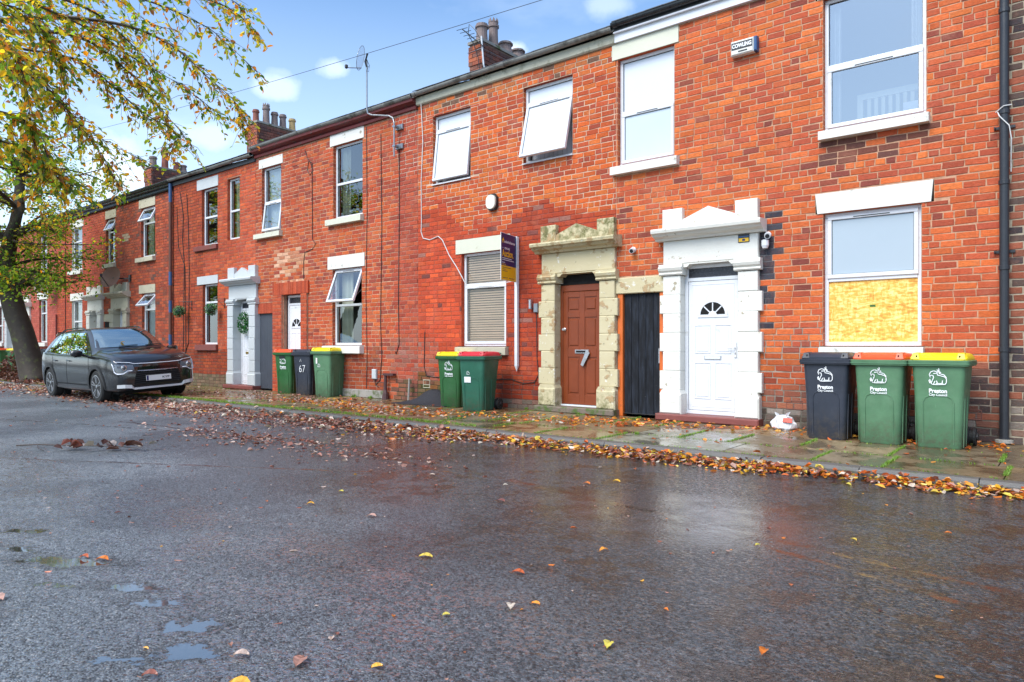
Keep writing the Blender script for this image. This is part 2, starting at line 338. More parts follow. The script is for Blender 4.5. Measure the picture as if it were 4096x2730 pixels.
def road_mat():
    a = N('wet_asphalt')
    P = a.coord()
    ag = a.vor(95); agc = a.vor(95, out='Color'); fine = a.noise(260, 3, .6)
    sepc = a.n('ShaderNodeSeparateColor'); a.l(agc, sepc.inputs[0])
    big = a.noise(.55, 6, .6); mid = a.noise(2.6, 6, .62)
    base = a.mix(a.rng(sepc.outputs[0], .1, .95), (.030, .034, .038), (.128, .142, .158))
    base = a.mix(a.rng(sepc.outputs[1], .94, .98, 0, .6), base, (.26, .255, .25))
    base = a.mix(a.rng(big, .35, .7, 0, .4), base, a.mix(1., base, (.6, .59, .58), 'MULTIPLY'))
    xyz0 = a.n('ShaderNodeSeparateXYZ'); a.l(P, xyz0.inputs[0])
    # drier half towards the far end, its base lightened to stand for reflected sky
    dry_skylit = a.rng(a.math('ADD', a.math('ADD', a.math('MULTIPLY', xyz0.outputs[0], -.22), a.math('MULTIPLY', xyz0.outputs[1], -.42)), a.math('MULTIPLY', a.noise(.9, 5, .6), 1.8)), 3.9, 5.2, 0, 1, True)
    base = a.mix(a.math('MULTIPLY', dry_skylit, .9), base, a.mix(1., base, (2.3, 2.3, 2.25), 'MULTIPLY'))
    xyz = a.n('ShaderNodeSeparateXYZ'); a.l(P, xyz.inputs[0])
    wx = a.math('ADD', xyz.outputs[0], a.math('MULTIPLY', a.math('SUBTRACT', a.noise(6.5, 7, .7), .5), .40))
    wy = a.math('ADD', xyz.outputs[1], a.math('MULTIPLY', a.math('SUBTRACT', a.noise(7.3, 7, .7), .5), .40))
    # hollows that hold water
    pud = None
    for (px, py, rx, ry, ang) in PUDDLES:
        ca, sa = math.cos(ang), math.sin(ang)
        dx = a.math('SUBTRACT', wx, px); dy = a.math('SUBTRACT', wy, py)
        u = a.math('DIVIDE', a.math('ADD', a.math('MULTIPLY', dx, ca), a.math('MULTIPLY', dy, sa)), rx)
        v = a.math('DIVIDE', a.math('SUBTRACT', a.math('MULTIPLY', dy, ca), a.math('MULTIPLY', dx, sa)), ry)
        d = a.math('SQRT', a.math('ADD', a.math('MULTIPLY', u, u), a.math('MULTIPLY', v, v)))
        m = a.rng(d, 1.08, .9, 0, 1); mh = a.rng(d, 1.9, 1.0, 0, 1, True)
        pudh = mh if pud is None else a.math('MAXIMUM', pudh, mh)
        pud = m if pud is None else a.math('MAXIMUM', pud, m)
    # long open seams and patch edges in the surfacing
    seam = None
    for (x0, y0, x1, y1, wd) in SEAMS:
        L = math.hypot(x1 - x0, y1 - y0); ux, uy = (x1 - x0) / L, (y1 - y0) / L
        dx = a.math('SUBTRACT', wx, x0); dy = a.math('SUBTRACT', xyz.outputs[1], y0)
        nx = a.math('SUBTRACT', xyz.outputs[0], x0)
        t = a.math('ADD', a.math('MULTIPLY', nx, ux), a.math('MULTIPLY', dy, uy))
        q = a.math('ABSOLUTE', a.math('ADD', a.math('SUBTRACT', a.math('MULTIPLY', dy, ux), a.math('MULTIPLY', nx, uy)), a.math('MULTIPLY', a.math('SUBTRACT', a.noise(2.2, 4, .6), .5), .16)))
        m = a.math('MULTIPLY', a.rng(q, wd, wd * .35, 0, 1), a.math('MULTIPLY', a.rng(t, -.2, .1, 0, 1), a.rng(t, L + .2, L - .1, 0, 1)))
        seam = m if seam is None else a.math('MAXIMUM', seam, m)
    seam = a.math('MULTIPLY', seam, a.rng(a.noise(9, 4, .6), .35, .55))
    ctr = a.math('SQRT', a.math('ADD', a.math('POWER', a.math('MULTIPLY', a.math('ADD', xyz.outputs[0], 5.0), .42), 2), a.math('POWER', a.math('MULTIPLY', a.math('ADD', xyz.outputs[1], 6.7), .8), 2)))
    ctr = a.rng(ctr, 1.2, .2, 0, .05)
    rgt = a.math('SQRT', a.math('ADD', a.math('POWER', a.math('MULTIPLY', a.math('ADD', xyz.outputs[0], 2.2), .55), 2), a.math('POWER', a.math('MULTIPLY', a.math('ADD', xyz.outputs[1], 5.1), .8), 2)))
    rgt = a.math('MULTIPLY', a.rng(rgt, 1.1, .3, 0, 1, True), a.rng(a.noise(4, 6, .7), .3, .55, .55, 1.))
    film = a.math('MULTIPLY', a.rng(a.math('ADD', ctr, a.math('ADD', a.math('MULTIPLY', a.noise(.8, 7, .65), .4), a.math('MULTIPLY', a.noise(5.5, 7, .72), .6))), .505, .55), a.rng(dry_skylit, 0, .5, 1, 0))
    # small pools held between the stones along the wheel track nearest the camera
    nearm = a.math('MULTIPLY', a.rng(xyz.outputs[1], -6.4, -7.9, 0, 1), a.rng(xyz.outputs[0], -.2, -2.2, .35, 1))
    cellp = a.math('ADD', a.noise(30, 4, .65, sc=(1, 1, 1)), a.math('MULTIPLY', a.math('SUBTRACT', a.noise(2.4, 4, .6), .5), .5))
    fr = a.math('MULTIPLY', a.rng(cellp, .515, .54, 0, 1), a.rng(nearm, .2, .6, 0, 1))
    damp = a.rng(a.math('ADD', a.noise(.45, 5, .6), a.math('MULTIPLY', a.noise(3.5, 5, .7), .35)), .58, .74, 0, 1)
    damp = a.math('MAXIMUM', damp, a.math('MULTIPLY', a.rng(a.math('ADD', xyz.outputs[0], a.math('MULTIPLY', a.noise(.7, 5, .6), 3)), -4.2, -1.2, 0, .85, True), a.rng(a.noise(5, 6, .7), .2, .6, .75, 1.)))
    wetm = a.math('MAXIMUM', pud, a.math('MAXIMUM', a.math('MULTIPLY', film, .5), a.math('MULTIPLY', seam, .75)))
    base = a.mix(a.math('MULTIPLY', damp, .62), base, a.mix(1., base, (.32, .32, .34), 'MULTIPLY'))
    halo = a.math('MAXIMUM', pudh, 0.)
    base = a.mix(a.math('MULTIPLY', halo, .6), base, a.mix(1., base, (.42, .40, .37), 'MULTIPLY'))
    base = a.mix(a.math('MULTIPLY', seam, .85), base, (.028, .014, .009))
    base = a.mix(a.math('MULTIPLY', pud, .8), base, (.028, .024, .018))
    base = a.mix(a.math('MULTIPLY', film, .9), base, a.mix(.5, a.mix(1., base, (.30, .27, .25), 'MULTIPLY'), (.018, .014, .011)))
    a.set('Base Color', base)
    # glints: shallow pools held between the stones, flat tops with sharp edges
    cell = a.noise(34, 4, .6, sc=(1, 1.5, 1)); pool = a.math('MULTIPLY', a.rng(cell, .53, .56, 0, 1), a.rng(dry_skylit, .2, .9, 1, .15))
    w2 = a.math('MAXIMUM', a.math('MAXIMUM', wetm, a.math('MAXIMUM', fr, a.math('MULTIPLY', rgt, .8))), a.math('MULTIPLY', pool, .75))
    a.set('Roughness', a.math('ADD', a.rng(w2, 0, 1, .27, .02), a.math('MULTIPLY', dry_skylit, .12))); a.set('Specular IOR Level', .36)
    a.set('Coat Weight', a.rng(w2, .35, .95, 0., 1.)); a.set('Coat Roughness', .02); a.set('Coat IOR', a.rng(a.math('MAXIMUM', pud, a.math('MAXIMUM', a.math('MULTIPLY', rgt, .25), a.math('MULTIPLY', fr, .8))), 0, 1, 1.45, 2.7))
    h = a.math('ADD', a.math('MULTIPLY', a.rng(ag, 0, .6, 1, 0), .7), a.math('ADD', a.math('MULTIPLY', fine, .25), a.math('MULTIPLY', a.noise(26, 3), 1.2)))
    b = a.n('ShaderNodeBump'); b.inputs['Distance'].default_value = .007; a.l(h, b.inputs['Height'])
    a.l(a.rng(wetm, 0, 1, 1.0, .012), b.inputs['Strength'])
    a.l(b.outputs[0], a.b.inputs['Normal'])
    b2 = a.n('ShaderNodeBump'); b2.inputs['Distance'].default_value = .008; a.l(a.noise(38, 3, .5), b2.inputs['Height'])
    a.l(a.rng(a.math('MAXIMUM', pud, a.math('MAXIMUM', a.math('MULTIPLY', rgt, .62), a.math('MULTIPLY', seam, .8))), 0, 1, .95, .01), b2.inputs['Strength']); a.l(b2.outputs[0], a.b.inputs['Coat Normal'])
    return a.m
PUDDLES = [(-4.40, -8.26, .30, .085, .5), (-5.35, -8.22, .16, .05, .4), (-3.68, -8.22, .17, .05, .5), (-3.35, -8.23, .15, .05, .55), (-2.98, -8.28, .14, .06, .6), (-2.72, -8.40, .13, .06, .5),
           (-2.5, -8.62, .12, .04, .7), (-2.85, -8.60, .12, .03, .9), (-4.9, -8.35, .12, .05, .3), (-2.0, -8.15, .08, .03, .6), (-4.0, -8.45, .14, .02, .4)]
SEAMS = [(-9.5, -7.6, -5.2, -5.35, .035), (-14, -6.1, -7.5, -4.35, .03), (-4.6, -4.75, -.2, -5.55, .07), (-6.6, -4.6, -4.2, -5.0, .05), (-2.3, -5.2, -.3, -5.9, .05), (-12, -5.0, -8.0, -4.6, .05)]
ROAD = road_mat()
# ------------------------------------------------------------------ geometry helpers
def wpos(o):
    v = Vector((0, 0, 0))
    while o is not None: v = v + Vector(o.location); o = o.parent
    return v
class MB:
    def __init__(s): s.v = []; s.f = []; s.c = []; s.smooth = False
    def quad(s, a, b, c, d, col=None): 
        n = len(s.v); s.v += [a, b, c, d]; s.f.append((n, n + 1, n + 2, n + 3)); s.c.append(col)
    def poly(s, pts, col=None):
        n = len(s.v); s.v += list(pts); s.f.append(tuple(range(n, n + len(pts)))); s.c.append(col)
    def hexa(s, p, col=None, skip=()):
        n = len(s.v); s.v += list(p)
        for i, q in enumerate(((0, 3, 2, 1), (4, 5, 6, 7), (0, 1, 5, 4), (1, 2, 6, 5), (2, 3, 7, 6), (3, 0, 4, 7))):
            if i in skip: continue
            s.f.append(tuple(n + k for k in q)); s.c.append(col)
    def box(s, x0, x1, y0, y1, z0, z1, col=None):
        s.hexa([(x0, y0, z0), (x1, y0, z0), (x1, y1, z0), (x0, y1, z0), (x0, y0, z1), (x1, y0, z1), (x1, y1, z1), (x0, y1, z1)], col)
    def bbox(s, x0, x1, y0, y1, z0, z1, b=.008, col=None):
        # box with chamfered front edges (facing -y)
        b = min(b, (x1 - x0) * .4, (z1 - z0) * .4)
        n = len(s.v)
        s.v += [(x0, y1, z0), (x1, y1, z0), (x1, y1, z1), (x0, y1, z1), (x0, y0 + b, z0), (x1, y0 + b, z0), (x1, y0 + b, z1), (x0, y0 + b, z1),
                (x0 + b, y0, z0 + b), (x1 - b, y0, z0 + b), (x1 - b, y0, z1 - b), (x0 + b, y0, z1 - b)]
        for q in ((0, 3, 2, 1), (8, 9, 10, 11), (0, 1, 5, 4), (1, 2, 6, 5), (2, 3, 7, 6), (3, 0, 4, 7), (4, 5, 9, 8), (5, 6, 10, 9), (6, 7, 11, 10), (7, 4, 8, 11)):
            s.f.append(tuple(n + k for k in q)); s.c.append(col)
    def prism(s, poly, y0, y1, col=None):
        # poly: (x,z) anticlockwise seen from -y
        n = len(s.v); k = len(poly)
        s.v += [(x, y0, z) for x, z in poly] + [(x, y1, z) for x, z in poly]
        s.f.append(tuple(range(n, n + k))); s.c.append(col); s.f.append(tuple(range(n + 2 * k - 1, n + k - 1, -1))); s.c.append(col)
        for i in range(k):
            j = (i + 1) % k; s.f.append((n + j, n + i, n + k + i, n + k + j)); s.c.append(col)
    def profx(s, prof, x0, x1, col=None, ret=0):
        # extrude a (y,z) profile along x; prof is closed
        n = len(s.v); k = len(prof)
        s.v += [(x0, y, z) for y, z in prof] + [(x1, y, z) for y, z in prof]
        s.f.append(tuple(range(n, n + k))); s.c.append(col); s.f.append(tuple(range(n + 2 * k - 1, n + k - 1, -1))); s.c.append(col)
        for i in range(k):
            j = (i + 1) % k; s.f.append((n + i, n + k + i, n + k + j, n + j)); s.c.append(col)
    def tube(s, pts, r, sides=6, col=None, cap=True):
        pts = [Vector(p) for p in pts]; rs = r if isinstance(r, (list, tuple)) else [r] * len(pts)
        n0 = len(s.v); up = Vector((.13, .21, 1)).normalized()
        for i, p in enumerate(pts):
            d = (pts[min(i + 1, len(pts) - 1)] - pts[max(i - 1, 0)]); d = d.normalized() if d.length > 1e-9 else Vector((0, 0, 1))
            a = d.cross(up); a = a.normalized() if a.length > .1 else d.cross(Vector((1, 0, 0))).normalized(); b = d.cross(a)
            for k in range(sides):
                t = 2 * math.pi * k / sides; s.v.append(tuple(p + (a * math.cos(t) + b * math.sin(t)) * rs[i]))
        for i in range(len(pts) - 1):
            for k in range(sides):
                k2 = (k + 1) % sides
                s.f.append((n0 + i * sides + k, n0 + i * sides + k2, n0 + (i + 1) * sides + k2, n0 + (i + 1) * sides + k)); s.c.append(col)
        if cap:
            s.f.append(tuple(n0 + k for k in range(sides - 1, -1, -1))); s.c.append(col)
            m = n0 + (len(pts) - 1) * sides; s.f.append(tuple(m + k for k in range(sides))); s.c.append(col)
    def lathe(s, prof, c=(0, 0, 0), sides=16, axis='z', col=None):
        n0 = len(s.v)
        for r, h in prof:
            for k in range(sides):
                t = 2 * math.pi * k / sides
                if axis == 'z': p = (c[0] + r * math.cos(t), c[1] + r * math.sin(t), c[2] + h)
                elif axis == 'y': p = (c[0] + r * math.cos(t), c[1] + h, c[2] + r * math.sin(t))
                else: p = (c[0] + h, c[1] + r * math.cos(t), c[2] + r * math.sin(t))
                s.v.append(p)
        for i in range(len(prof) - 1):
            for k in range(sides):
                k2 = (k + 1) % sides; q = (n0 + i * sides + k, n0 + i * sides + k2, n0 + (i + 1) * sides + k2, n0 + (i + 1) * sides + k)
                s.f.append(q); s.c.append(col)
        s.f.append(tuple(n0 + k for k in range(sides - 1, -1, -1))); s.c.append(col)
        m = n0 + (len(prof) - 1) * sides; s.f.append(tuple(m + k for k in range(sides))); s.c.append(col)
    def leaf(s, p, d, nrm, L, W, col, fold=.25):
        d = d.normalized(); sd = d.cross(nrm); sd = sd.normalized() if sd.length > 1e-6 else Vector((1, 0, 0)); up = sd.cross(d)
        f = up * (W * fold); n = len(s.v); p = Vector(p)
        for q in (p, p + d * L * .3 + sd * W * .5 + f, p + d * L * .7 + sd * W * .38 + f * 1.2, p + d * L + up * (L * .06 * R.uniform(-1, 1)), p + d * L * .7 - sd * W * .38 + f * 1.2, p + d * L * .3 - sd * W * .5 + f):
            s.v.append(tuple(q))
        s.f += [(n, n + 1, n + 2, n + 3), (n, n + 3, n + 4, n + 5)]; s.c += [col, col]
    def mesh(s, name):
        me = bpy.data.meshes.new(name); me.from_pydata([tuple(v) for v in s.v], [], s.f)
        if any(c is not None for c in s.c):
            ca = me.color_attributes.new('col', 'FLOAT_COLOR', 'CORNER')
            arr = np.ones((len(me.loops), 4), dtype=np.float32); i = 0
            for f, c in zip(s.f, s.c):
                k = len(f)
                if c is not None: arr[i:i + k, :3] = c
                i += k
            ca.data.foreach_set('color', arr.ravel())
        if s.smooth: me.polygons.foreach_set('use_smooth', [True] * len(me.polygons))
        me.update(); return me
    def build(s, name, mat, parent=None, local=False, loc=None, **props):
        if not s.v: return None
        me = s.mesh(name); me.materials.append(mat)
        o = bpy.data.objects.new(name, me); COL.objects.link(o)
        if parent is not None:
            o.parent = parent
            if not local: o.location = -wpos(parent)
        if loc is not None: o.location = Vector(o.location) + Vector(loc)
        for k, v in props.items(): o[k] = v
        return o
def thing(name, label, cat, loc=(0, 0, 0), rz=0, group=None, kind=None):
    o = bpy.data.objects.new(name, None); COL.objects.link(o); o.location = loc; o.rotation_euler = (0, 0, rz)
    o.empty_display_size = .2
    if label: o['label'] = label
    if cat: o['category'] = cat
    if group: o['group'] = group
    if kind: o['kind'] = kind
    return o
def tag(o, label, cat, group=None):
    o['label'] = label; o['category'] = cat
    if group: o['group'] = group
    return o
def text(body, size, mat, parent, loc, rot, name='lettering', width=None, bold=0., align='LEFT', ext=.0008):
    cu = bpy.data.curves.new(name, 'FONT'); cu.body = body; cu.size = size; cu.align_x = align; cu.extrude = ext; cu.offset = bold; cu.resolution_u = 3
    t = bpy.data.objects.new(name, cu); COL.objects.link(t); bpy.context.view_layer.update()
    me = bpy.data.meshes.new_from_object(t.evaluated_get(bpy.context.evaluated_depsgraph_get())); bpy.data.objects.remove(t); bpy.data.curves.remove(cu)
    me.name = name; me.materials.clear(); me.materials.append(mat)
    o = bpy.data.objects.new(name, me); COL.objects.link(o)
    xs = [v.co.x for v in me.vertices]
    if width and xs: o.scale = (width / (max(xs) - min(xs)), 1, 1)
    o.parent = parent; o.location = Vector(loc); o.rotation_euler = rot
    return o
def project(X, Y, Z):
    rx = X; ry = Y + 9.75; d = -math.sin(YAW) * rx + math.cos(YAW) * ry
    if d < .1: return None
    a = math.cos(YAW) * rx + math.sin(YAW) * ry
    return 2048 + 2787 * a / d, 1384 - 2787 * (Z - 1.12) / d, d
# ------------------------------------------------------------------ the terrace
CRS, BLN = .085, .2335
def jit(c, a): 
    k = 1 + R.uniform(-a, a); return tuple(max(0., x * k) for x in c)
def subtract(rect, holes):
    rs = [rect]
    for (a0, a1, b0, b1) in holes:
        out = []
        for (x0, x1, z0, z1) in rs:
            if a1 <= x0 or a0 >= x1 or b1 <= z0 or b0 >= z1: out.append((x0, x1, z0, z1)); continue
            if z0 < b0: out.append((x0, x1, z0, b0))
            if b1 < z1: out.append((x0, x1, b1, z1))
            zz0, zz1 = max(z0, b0), min(z1, b1)
            if x0 < a0: out.append((x0, a0, zz0, zz1))
            if a1 < x1: out.append((a1, x1, zz0, zz1))
        rs = out
    return rs
BRICKM = []
for i in range(16):
    m = MB(); jx = lambda: R.uniform(-.022, .022); jz = lambda: R.uniform(-.075, .075)
    fx, fz = .018, .06
    P4 = [(-.5 + jx(), -.5 + jz()), (.5 + jx(), -.5 + jz()), (.5 + jx(), .5 + jz()), (-.5 + jx(), .5 + jz())]
    n = 0
    m.v = [(x, .016, z) for x, z in P4] + [(x, .003, z) for x, z in P4] + [(x * (1 - 2 * fx), 0 + R.uniform(-.0015, .0015), z * (1 - 2 * fz)) for x, z in P4]
    for q in ((8, 9, 10, 11), (0, 1, 5, 4), (1, 2, 6, 5), (2, 3, 7, 6), (3, 0, 4, 7), (4, 5, 9, 8), (5, 6, 10, 9), (6, 7, 11, 10), (7, 4, 8, 11)): m.f.append(q); m.c.append(None)
    me = m.mesh('brick'); me.materials.append(BRI); BRICKM.append(me)
def brickwork(root, u0, u1, ztop, holes, tone, single=300):
    off = wpos(root); mort = MB(); cells = []
    rows = int(math.ceil(ztop / CRS)); ph = R.uniform(0, BLN)
    for r in range(rows):
        z0, z1 = r * CRS, min((r + 1) * CRS, ztop)
        header = (r % 9 == 4)
        L = BLN * (.5 if header and R.random() < .6 else 1)
        x = u0 - BLN + (ph + (BLN / 2 if r % 2 else 0)) % BLN + R.uniform(-.02, .02)
        while x < u1:
            ln = L * R.uniform(.97, 1.03)
            if R.random() < .04 and L > .2: ln *= .5
            a, b = max(x, u0), min(x + ln, u1)
            if u1 - b < .03: b = u1
            if b - a > .012:
                for q in subtract((a, b, z0, z1), holes): cells.append(q)
            x += ln
    singles = []; joined = MB()
    for (a, b, z0, z1) in cells:
        cu, cz = (a + b) / 2, (z0 + z1) / 2
        col, mc = tone(cu, cz)
        mort.quad((a, .0055, z0), (b, .0055, z0), (b, .0055, z1), (a, .0055, z1), mc)
        w, h = b - a - .0135, z1 - z0 - .0135
        if w < .015 or h < .02: continue
        pr = project(cu, 0, cz)
        inv = pr and -20 < pr[0] < 4116 and -20 < pr[1] < 2750
        singles.append((pr[2] if inv else 999, cu, cz, w, h, col))
    singles.sort(key=lambda t: t[0])
    for i, (d, cu, cz, w, h, col) in enumerate(singles):
        y = R.uniform(-.002, .0015); cz += .0045 * math.sin(cu * 1.1 + cz * .7) + .003 * math.sin(cu * 4.3 + cz * 9) + R.uniform(-.0012, .0012)
        if i < single and d < 900:
            o = bpy.data.objects.new('brick', R.choice(BRICKM)); COL.objects.link(o); o.parent = root
            o.location = Vector((cu, y, cz)) - off; o.scale = (w, 1, h); o.rotation_euler = (0, R.uniform(-.008, .008), 0)
            o.color = (*col, 1)
        else:
            x0, x1, z0, z1 = cu - w / 2, cu + w / 2, cz - h / 2, cz + h / 2; g = .0035
            j = lambda: R.uniform(-.0045, .0045)
            p = [(x0 + j(), z0 + j()), (x1 + j(), z0 + j()), (x1 + j(), z1 + j()), (x0 + j(), z1 + j())]
            n = len(joined.v)
            joined.v += [(px, .012, pz) for px, pz in p] + [(px, y + g, pz) for px, pz in p] + [(cu + (px - cu) * .965, y, cz + (pz - cz) * .89) for px, pz in p]
            for q in ((8, 9, 10, 11), (0, 1, 5, 4), (1, 2, 6, 5), (2, 3, 7, 6), (3, 0, 4, 7), (4, 5, 9, 8), (5, 6, 10, 9), (6, 7, 11, 10), (7, 4, 8, 11)):
                joined.f.append(tuple(n + k for k in q)); joined.c.append(col)
    mort.build('mortar_bed', MORT, root)
    joined.build('brickwork', BRJ, root, kind='stuff')
def reveals(root, u0, u1, z0, z1, depth, tone, soff=True, mat=None, sill=True):
    m = MB(); e = .0005
    zz = z0; 
    if mat is None:
        r = 0
        while zz < z1 - .005:
            zb = min(zz + CRS, z1); c, mc = tone(u0, zz + .01); c = tuple(x * .95 for x in c)
            m.quad((u0 + e, .002, zz + .005), (u0 + e, depth, zz + .005), (u0 + e, depth, zb - .005), (u0 + e, .002, zb - .005), c)
            m.quad((u1 - e, .002, zz + .005), (u1 - e, depth, zz + .005), (u1 - e, depth, zb - .005), (u1 - e, .002, zb - .005), c)
            zz += CRS; r += 1
        m.quad((u0 + .0002, .004, z0), (u0 + .0002, depth, z0), (u0 + .0002, depth, z1), (u0 + .0002, .004, z1), mc)
        m.quad((u1 - .0002, .004, z0), (u1 - .0002, depth, z0), (u1 - .0002, depth, z1), (u1 - .0002, .004, z1), mc)
        m.quad((u0, .004, z1 - e), (u1, .004, z1 - e), (u1, depth, z1 - e), (u0, depth, z1 - e), c)
        if sill: m.quad((u0, .004, z0 + e), (u1, .004, z0 + e), (u1, depth, z0 + e), (u0, depth, z0 + e), c)
        m.build('opening_reveal', BRJ, root)
    else:
        m.quad((u0 + e, .002, z0), (u0 + e, depth, z0), (u0 + e, depth, z1), (u0 + e, .002, z1))
        m.quad((u1 - e, .002, z0), (u1 - e, depth, z0), (u1 - e, depth, z1), (u1 - e, .002, z1))
        m.quad((u0, .002, z1 - e), (u1, .002, z1 - e), (u1, depth, z1 - e), (u0, depth, z1 - e))
        m.build('opening_reveal', mat, root)
def ring(m, x0, x1, z0, z1, t, y0, y1, tb=None):
    tb = tb or t
    m.bbox(x0, x1, y0, y1, z0, z0 + tb, .006); m.bbox(x0, x1, y0, y1, z1 - t, z1, .006)
    m.bbox(x0, x0 + t, y0 + .0015, y1, z0 + tb, z1 - t, .006); m.bbox(x1 - t, x1, y0 + .0015, y1, z0 + tb, z1 - t, .006)
FY = .075
def drape(root, x0, x1, z0, z1, y, mat, name='curtain', n=26, amp=.02):
    m = MB(); pts = []
    for i in range(n + 1):
        x = x0 + (x1 - x0) * i / n; pts.append((x, y + amp * math.sin(i * 1.9) + R.uniform(-.3, .3) * amp))
    for i in range(n):
        (a, ya), (b, yb) = pts[i], pts[i + 1]; m.quad((a, ya, z0), (b, yb, z0), (b, yb, z1), (a, ya, z1))
    m.smooth = True
    return m.build(name, mat, root)
def window(root, u0, u1, z0, z1, zt, tone, top=None, bot=None, inner=(), glass=None, revmat=None, sashbot=True, vent=True, tops=False):
    """top / bot: None fixed glass, ('open', deg), ('fill', mat), ('sash', None)"""
    glass = glass or GLASS
    wd = MB(); t = .05
    ring(wd, u0, u1, z0, z1, t, FY, FY + .07, .055)
    wd.bbox(u0 + t, u1 - t, FY + .001, FY + .069, zt - .028, zt + .028, .006)
    W = wd.build('window', UPVC, root)
    reveals(root, u0, u1, z0, z1, FY + .03, tone, mat=revmat)
    for which, (a, b), st in (('b', (z0 + .055, zt - .028), bot), ('t', (zt + .028, z1 - t), top)):
        x0, x1 = u0 + t, u1 - t
        k = st[0] if st else None
        if k == 'open' or k == 'sash':
            ang = rad(st[1]) if k == 'open' else 0
            h = b - a; sx0, sx1 = x0 - .012, x1 + .012; hw = .052
            m = MB(); ring(m, sx0, sx1, -h - .012, .012, hw, -.012, .04)
            if which == 'b' or True: m.box(sx0 + (sx1 - sx0) * .3, sx0 + (sx1 - sx0) * .68, -.016, -.0125, -.030, -.020) if False else None
            so = m.build('sash', UPVC, W, local=True); off = Vector((0, FY - .012 if k == 'open' else FY - .006, b)) - wpos(W)
            so.location = off; so.rotation_euler = (-ang, 0, 0)
            g = MB(); g.quad((sx0 + hw, .012, -h + hw - .012), (sx1 - hw, .012, -h + hw - .012), (sx1 - hw, .012, .012 - hw), (sx0 + hw, .012, .012 - hw))
            go = g.build('pane', st[2] if len(st) > 2 else glass, W, local=True); go.location = off; go.rotation_euler = (-ang, 0, 0)
            gk = MB(); c = .006
            for (p0, p1, q0, q1) in ((sx0 + hw, sx1 - hw, -h + hw - .012, -h + hw - .012 + c), (sx0 + hw, sx1 - hw, .012 - hw - c, .012 - hw), (sx0 + hw, sx0 + hw + c, -h + hw - .006, .006 - hw), (sx1 - hw - c, sx1 - hw, -h + hw - .006, .006 - hw)):
                gk.box(p0, p1, .0095, .0115, q0, q1)
            ko = gk.build('gasket', BLACKP, W, local=True); ko.location = off; ko.rotation_euler = (-ang, 0, 0)
            if vent:
                v = MB(); v.box(sx0 + (sx1 - sx0) * .30, sx0 + (sx1 - sx0) * .70, -.0145, -.012, -.026, -.014)
                vo = v.build('trickle_vent', BLACKP, W, local=True); vo.location = off; vo.rotation_euler = (-ang, 0, 0)
            if k == 'open':
                s = MB(); z = b - h * math.cos(ang); y = FY - .012 - h * math.sin(ang) + .03
                for xx in (x0 + .02, x1 - .02): s.tube([(xx, FY + .02, b - h * .55), (xx, FY - h * .72 * math.sin(ang), b - h * .8)], .006, 5)
                s.build('stay', GALV, W)
        elif k == 'fill':
            g = MB(); g.quad((x0, FY + .022, a), (x1, FY + .022, a), (x1, FY + .022, b), (x0, FY + .022, b)); g.build('pane', st[1], W)
        else:
            g = MB(); g.quad((x0, FY + .035, a), (x1, FY + .035, a), (x1, FY + .035, b), (x0, FY + .035, b)); g.build('pane', glass, W)
            gk = MB(); ring(gk, x0 - .001, x1 + .001, a - .001, b + .001, .007, FY + .022, FY + .03); gk.build('gasket', BLACKP, W)
    for it in inner:
        k = it[0]
        if k == 'curtL': drape(W, u0 + .03, u0 + .03 + (u1 - u0) * it[1], z0, z1, .24, it[2])
        elif k == 'curtR': drape(W, u1 - .03 - (u1 - u0) * it[1], u1 - .03, z0, z1, .24, it[2])
        elif k == 'full': drape(W, u0 - .1, u1 + .1, z0 - .05, z1 + .05, .22, it[1], 'blind', 40, .004)
        elif k == 'flat':
            m = MB(); m.box(u0 - .1, u1 + .1, .20, .206, it[2], it[3]); m.build('blind', it[1], W)
        elif k == 'slats':
            z = z0 + .07; i = 0
            while z < z1 - .04:
                m = MB(); dz = R.uniform(-.003, .003)
                m.hexa([(u0 + .06, .128, z - .014 + dz), (u1 - .06, .128, z - .014 + dz), (u1 - .06, .150, z + .022), (u0 + .06, .150, z + .022),
                        (u0 + .06, .129, z - .011 + dz), (u1 - .06, .129, z - .011 + dz), (u1 - .06, .151, z + .025), (u0 + .06, .151, z + .025)])
                m.build('slat', VBLIND, W); z += .045; i += 1
        elif k == 'vert':
            x = u0 + .05
            while x < u1 - .05:
                m = MB(); m.hexa([(x, .19, z0), (x + .08, .205, z0), (x + .08, .207, z0), (x, .192, z0), (x, .19, z1), (x + .08, .205, z1), (x + .08, .207, z1), (x, .192, z1)])
                m.build('slat', BLIND, W); x += .095
    return W
def lintel(root, u0, u1, z0, z1, mat, splay=0, y=-.012):
    m = MB(); m.prism([(u0 + splay, z0), (u1 - splay, z0), (u1, z1), (u0, z1)], y, .10)
    return m.build('lintel', mat, root)
def sillm(root, u0, u1, z0, z1, mat, proud=.085):
    m = MB(); m.profx([(-proud, z0), (.12, z0), (.12, z1), (-proud + .02, z1 - .012), (-proud, z1 - .02)], u0, u1)
    return m.build('sill', mat, root)
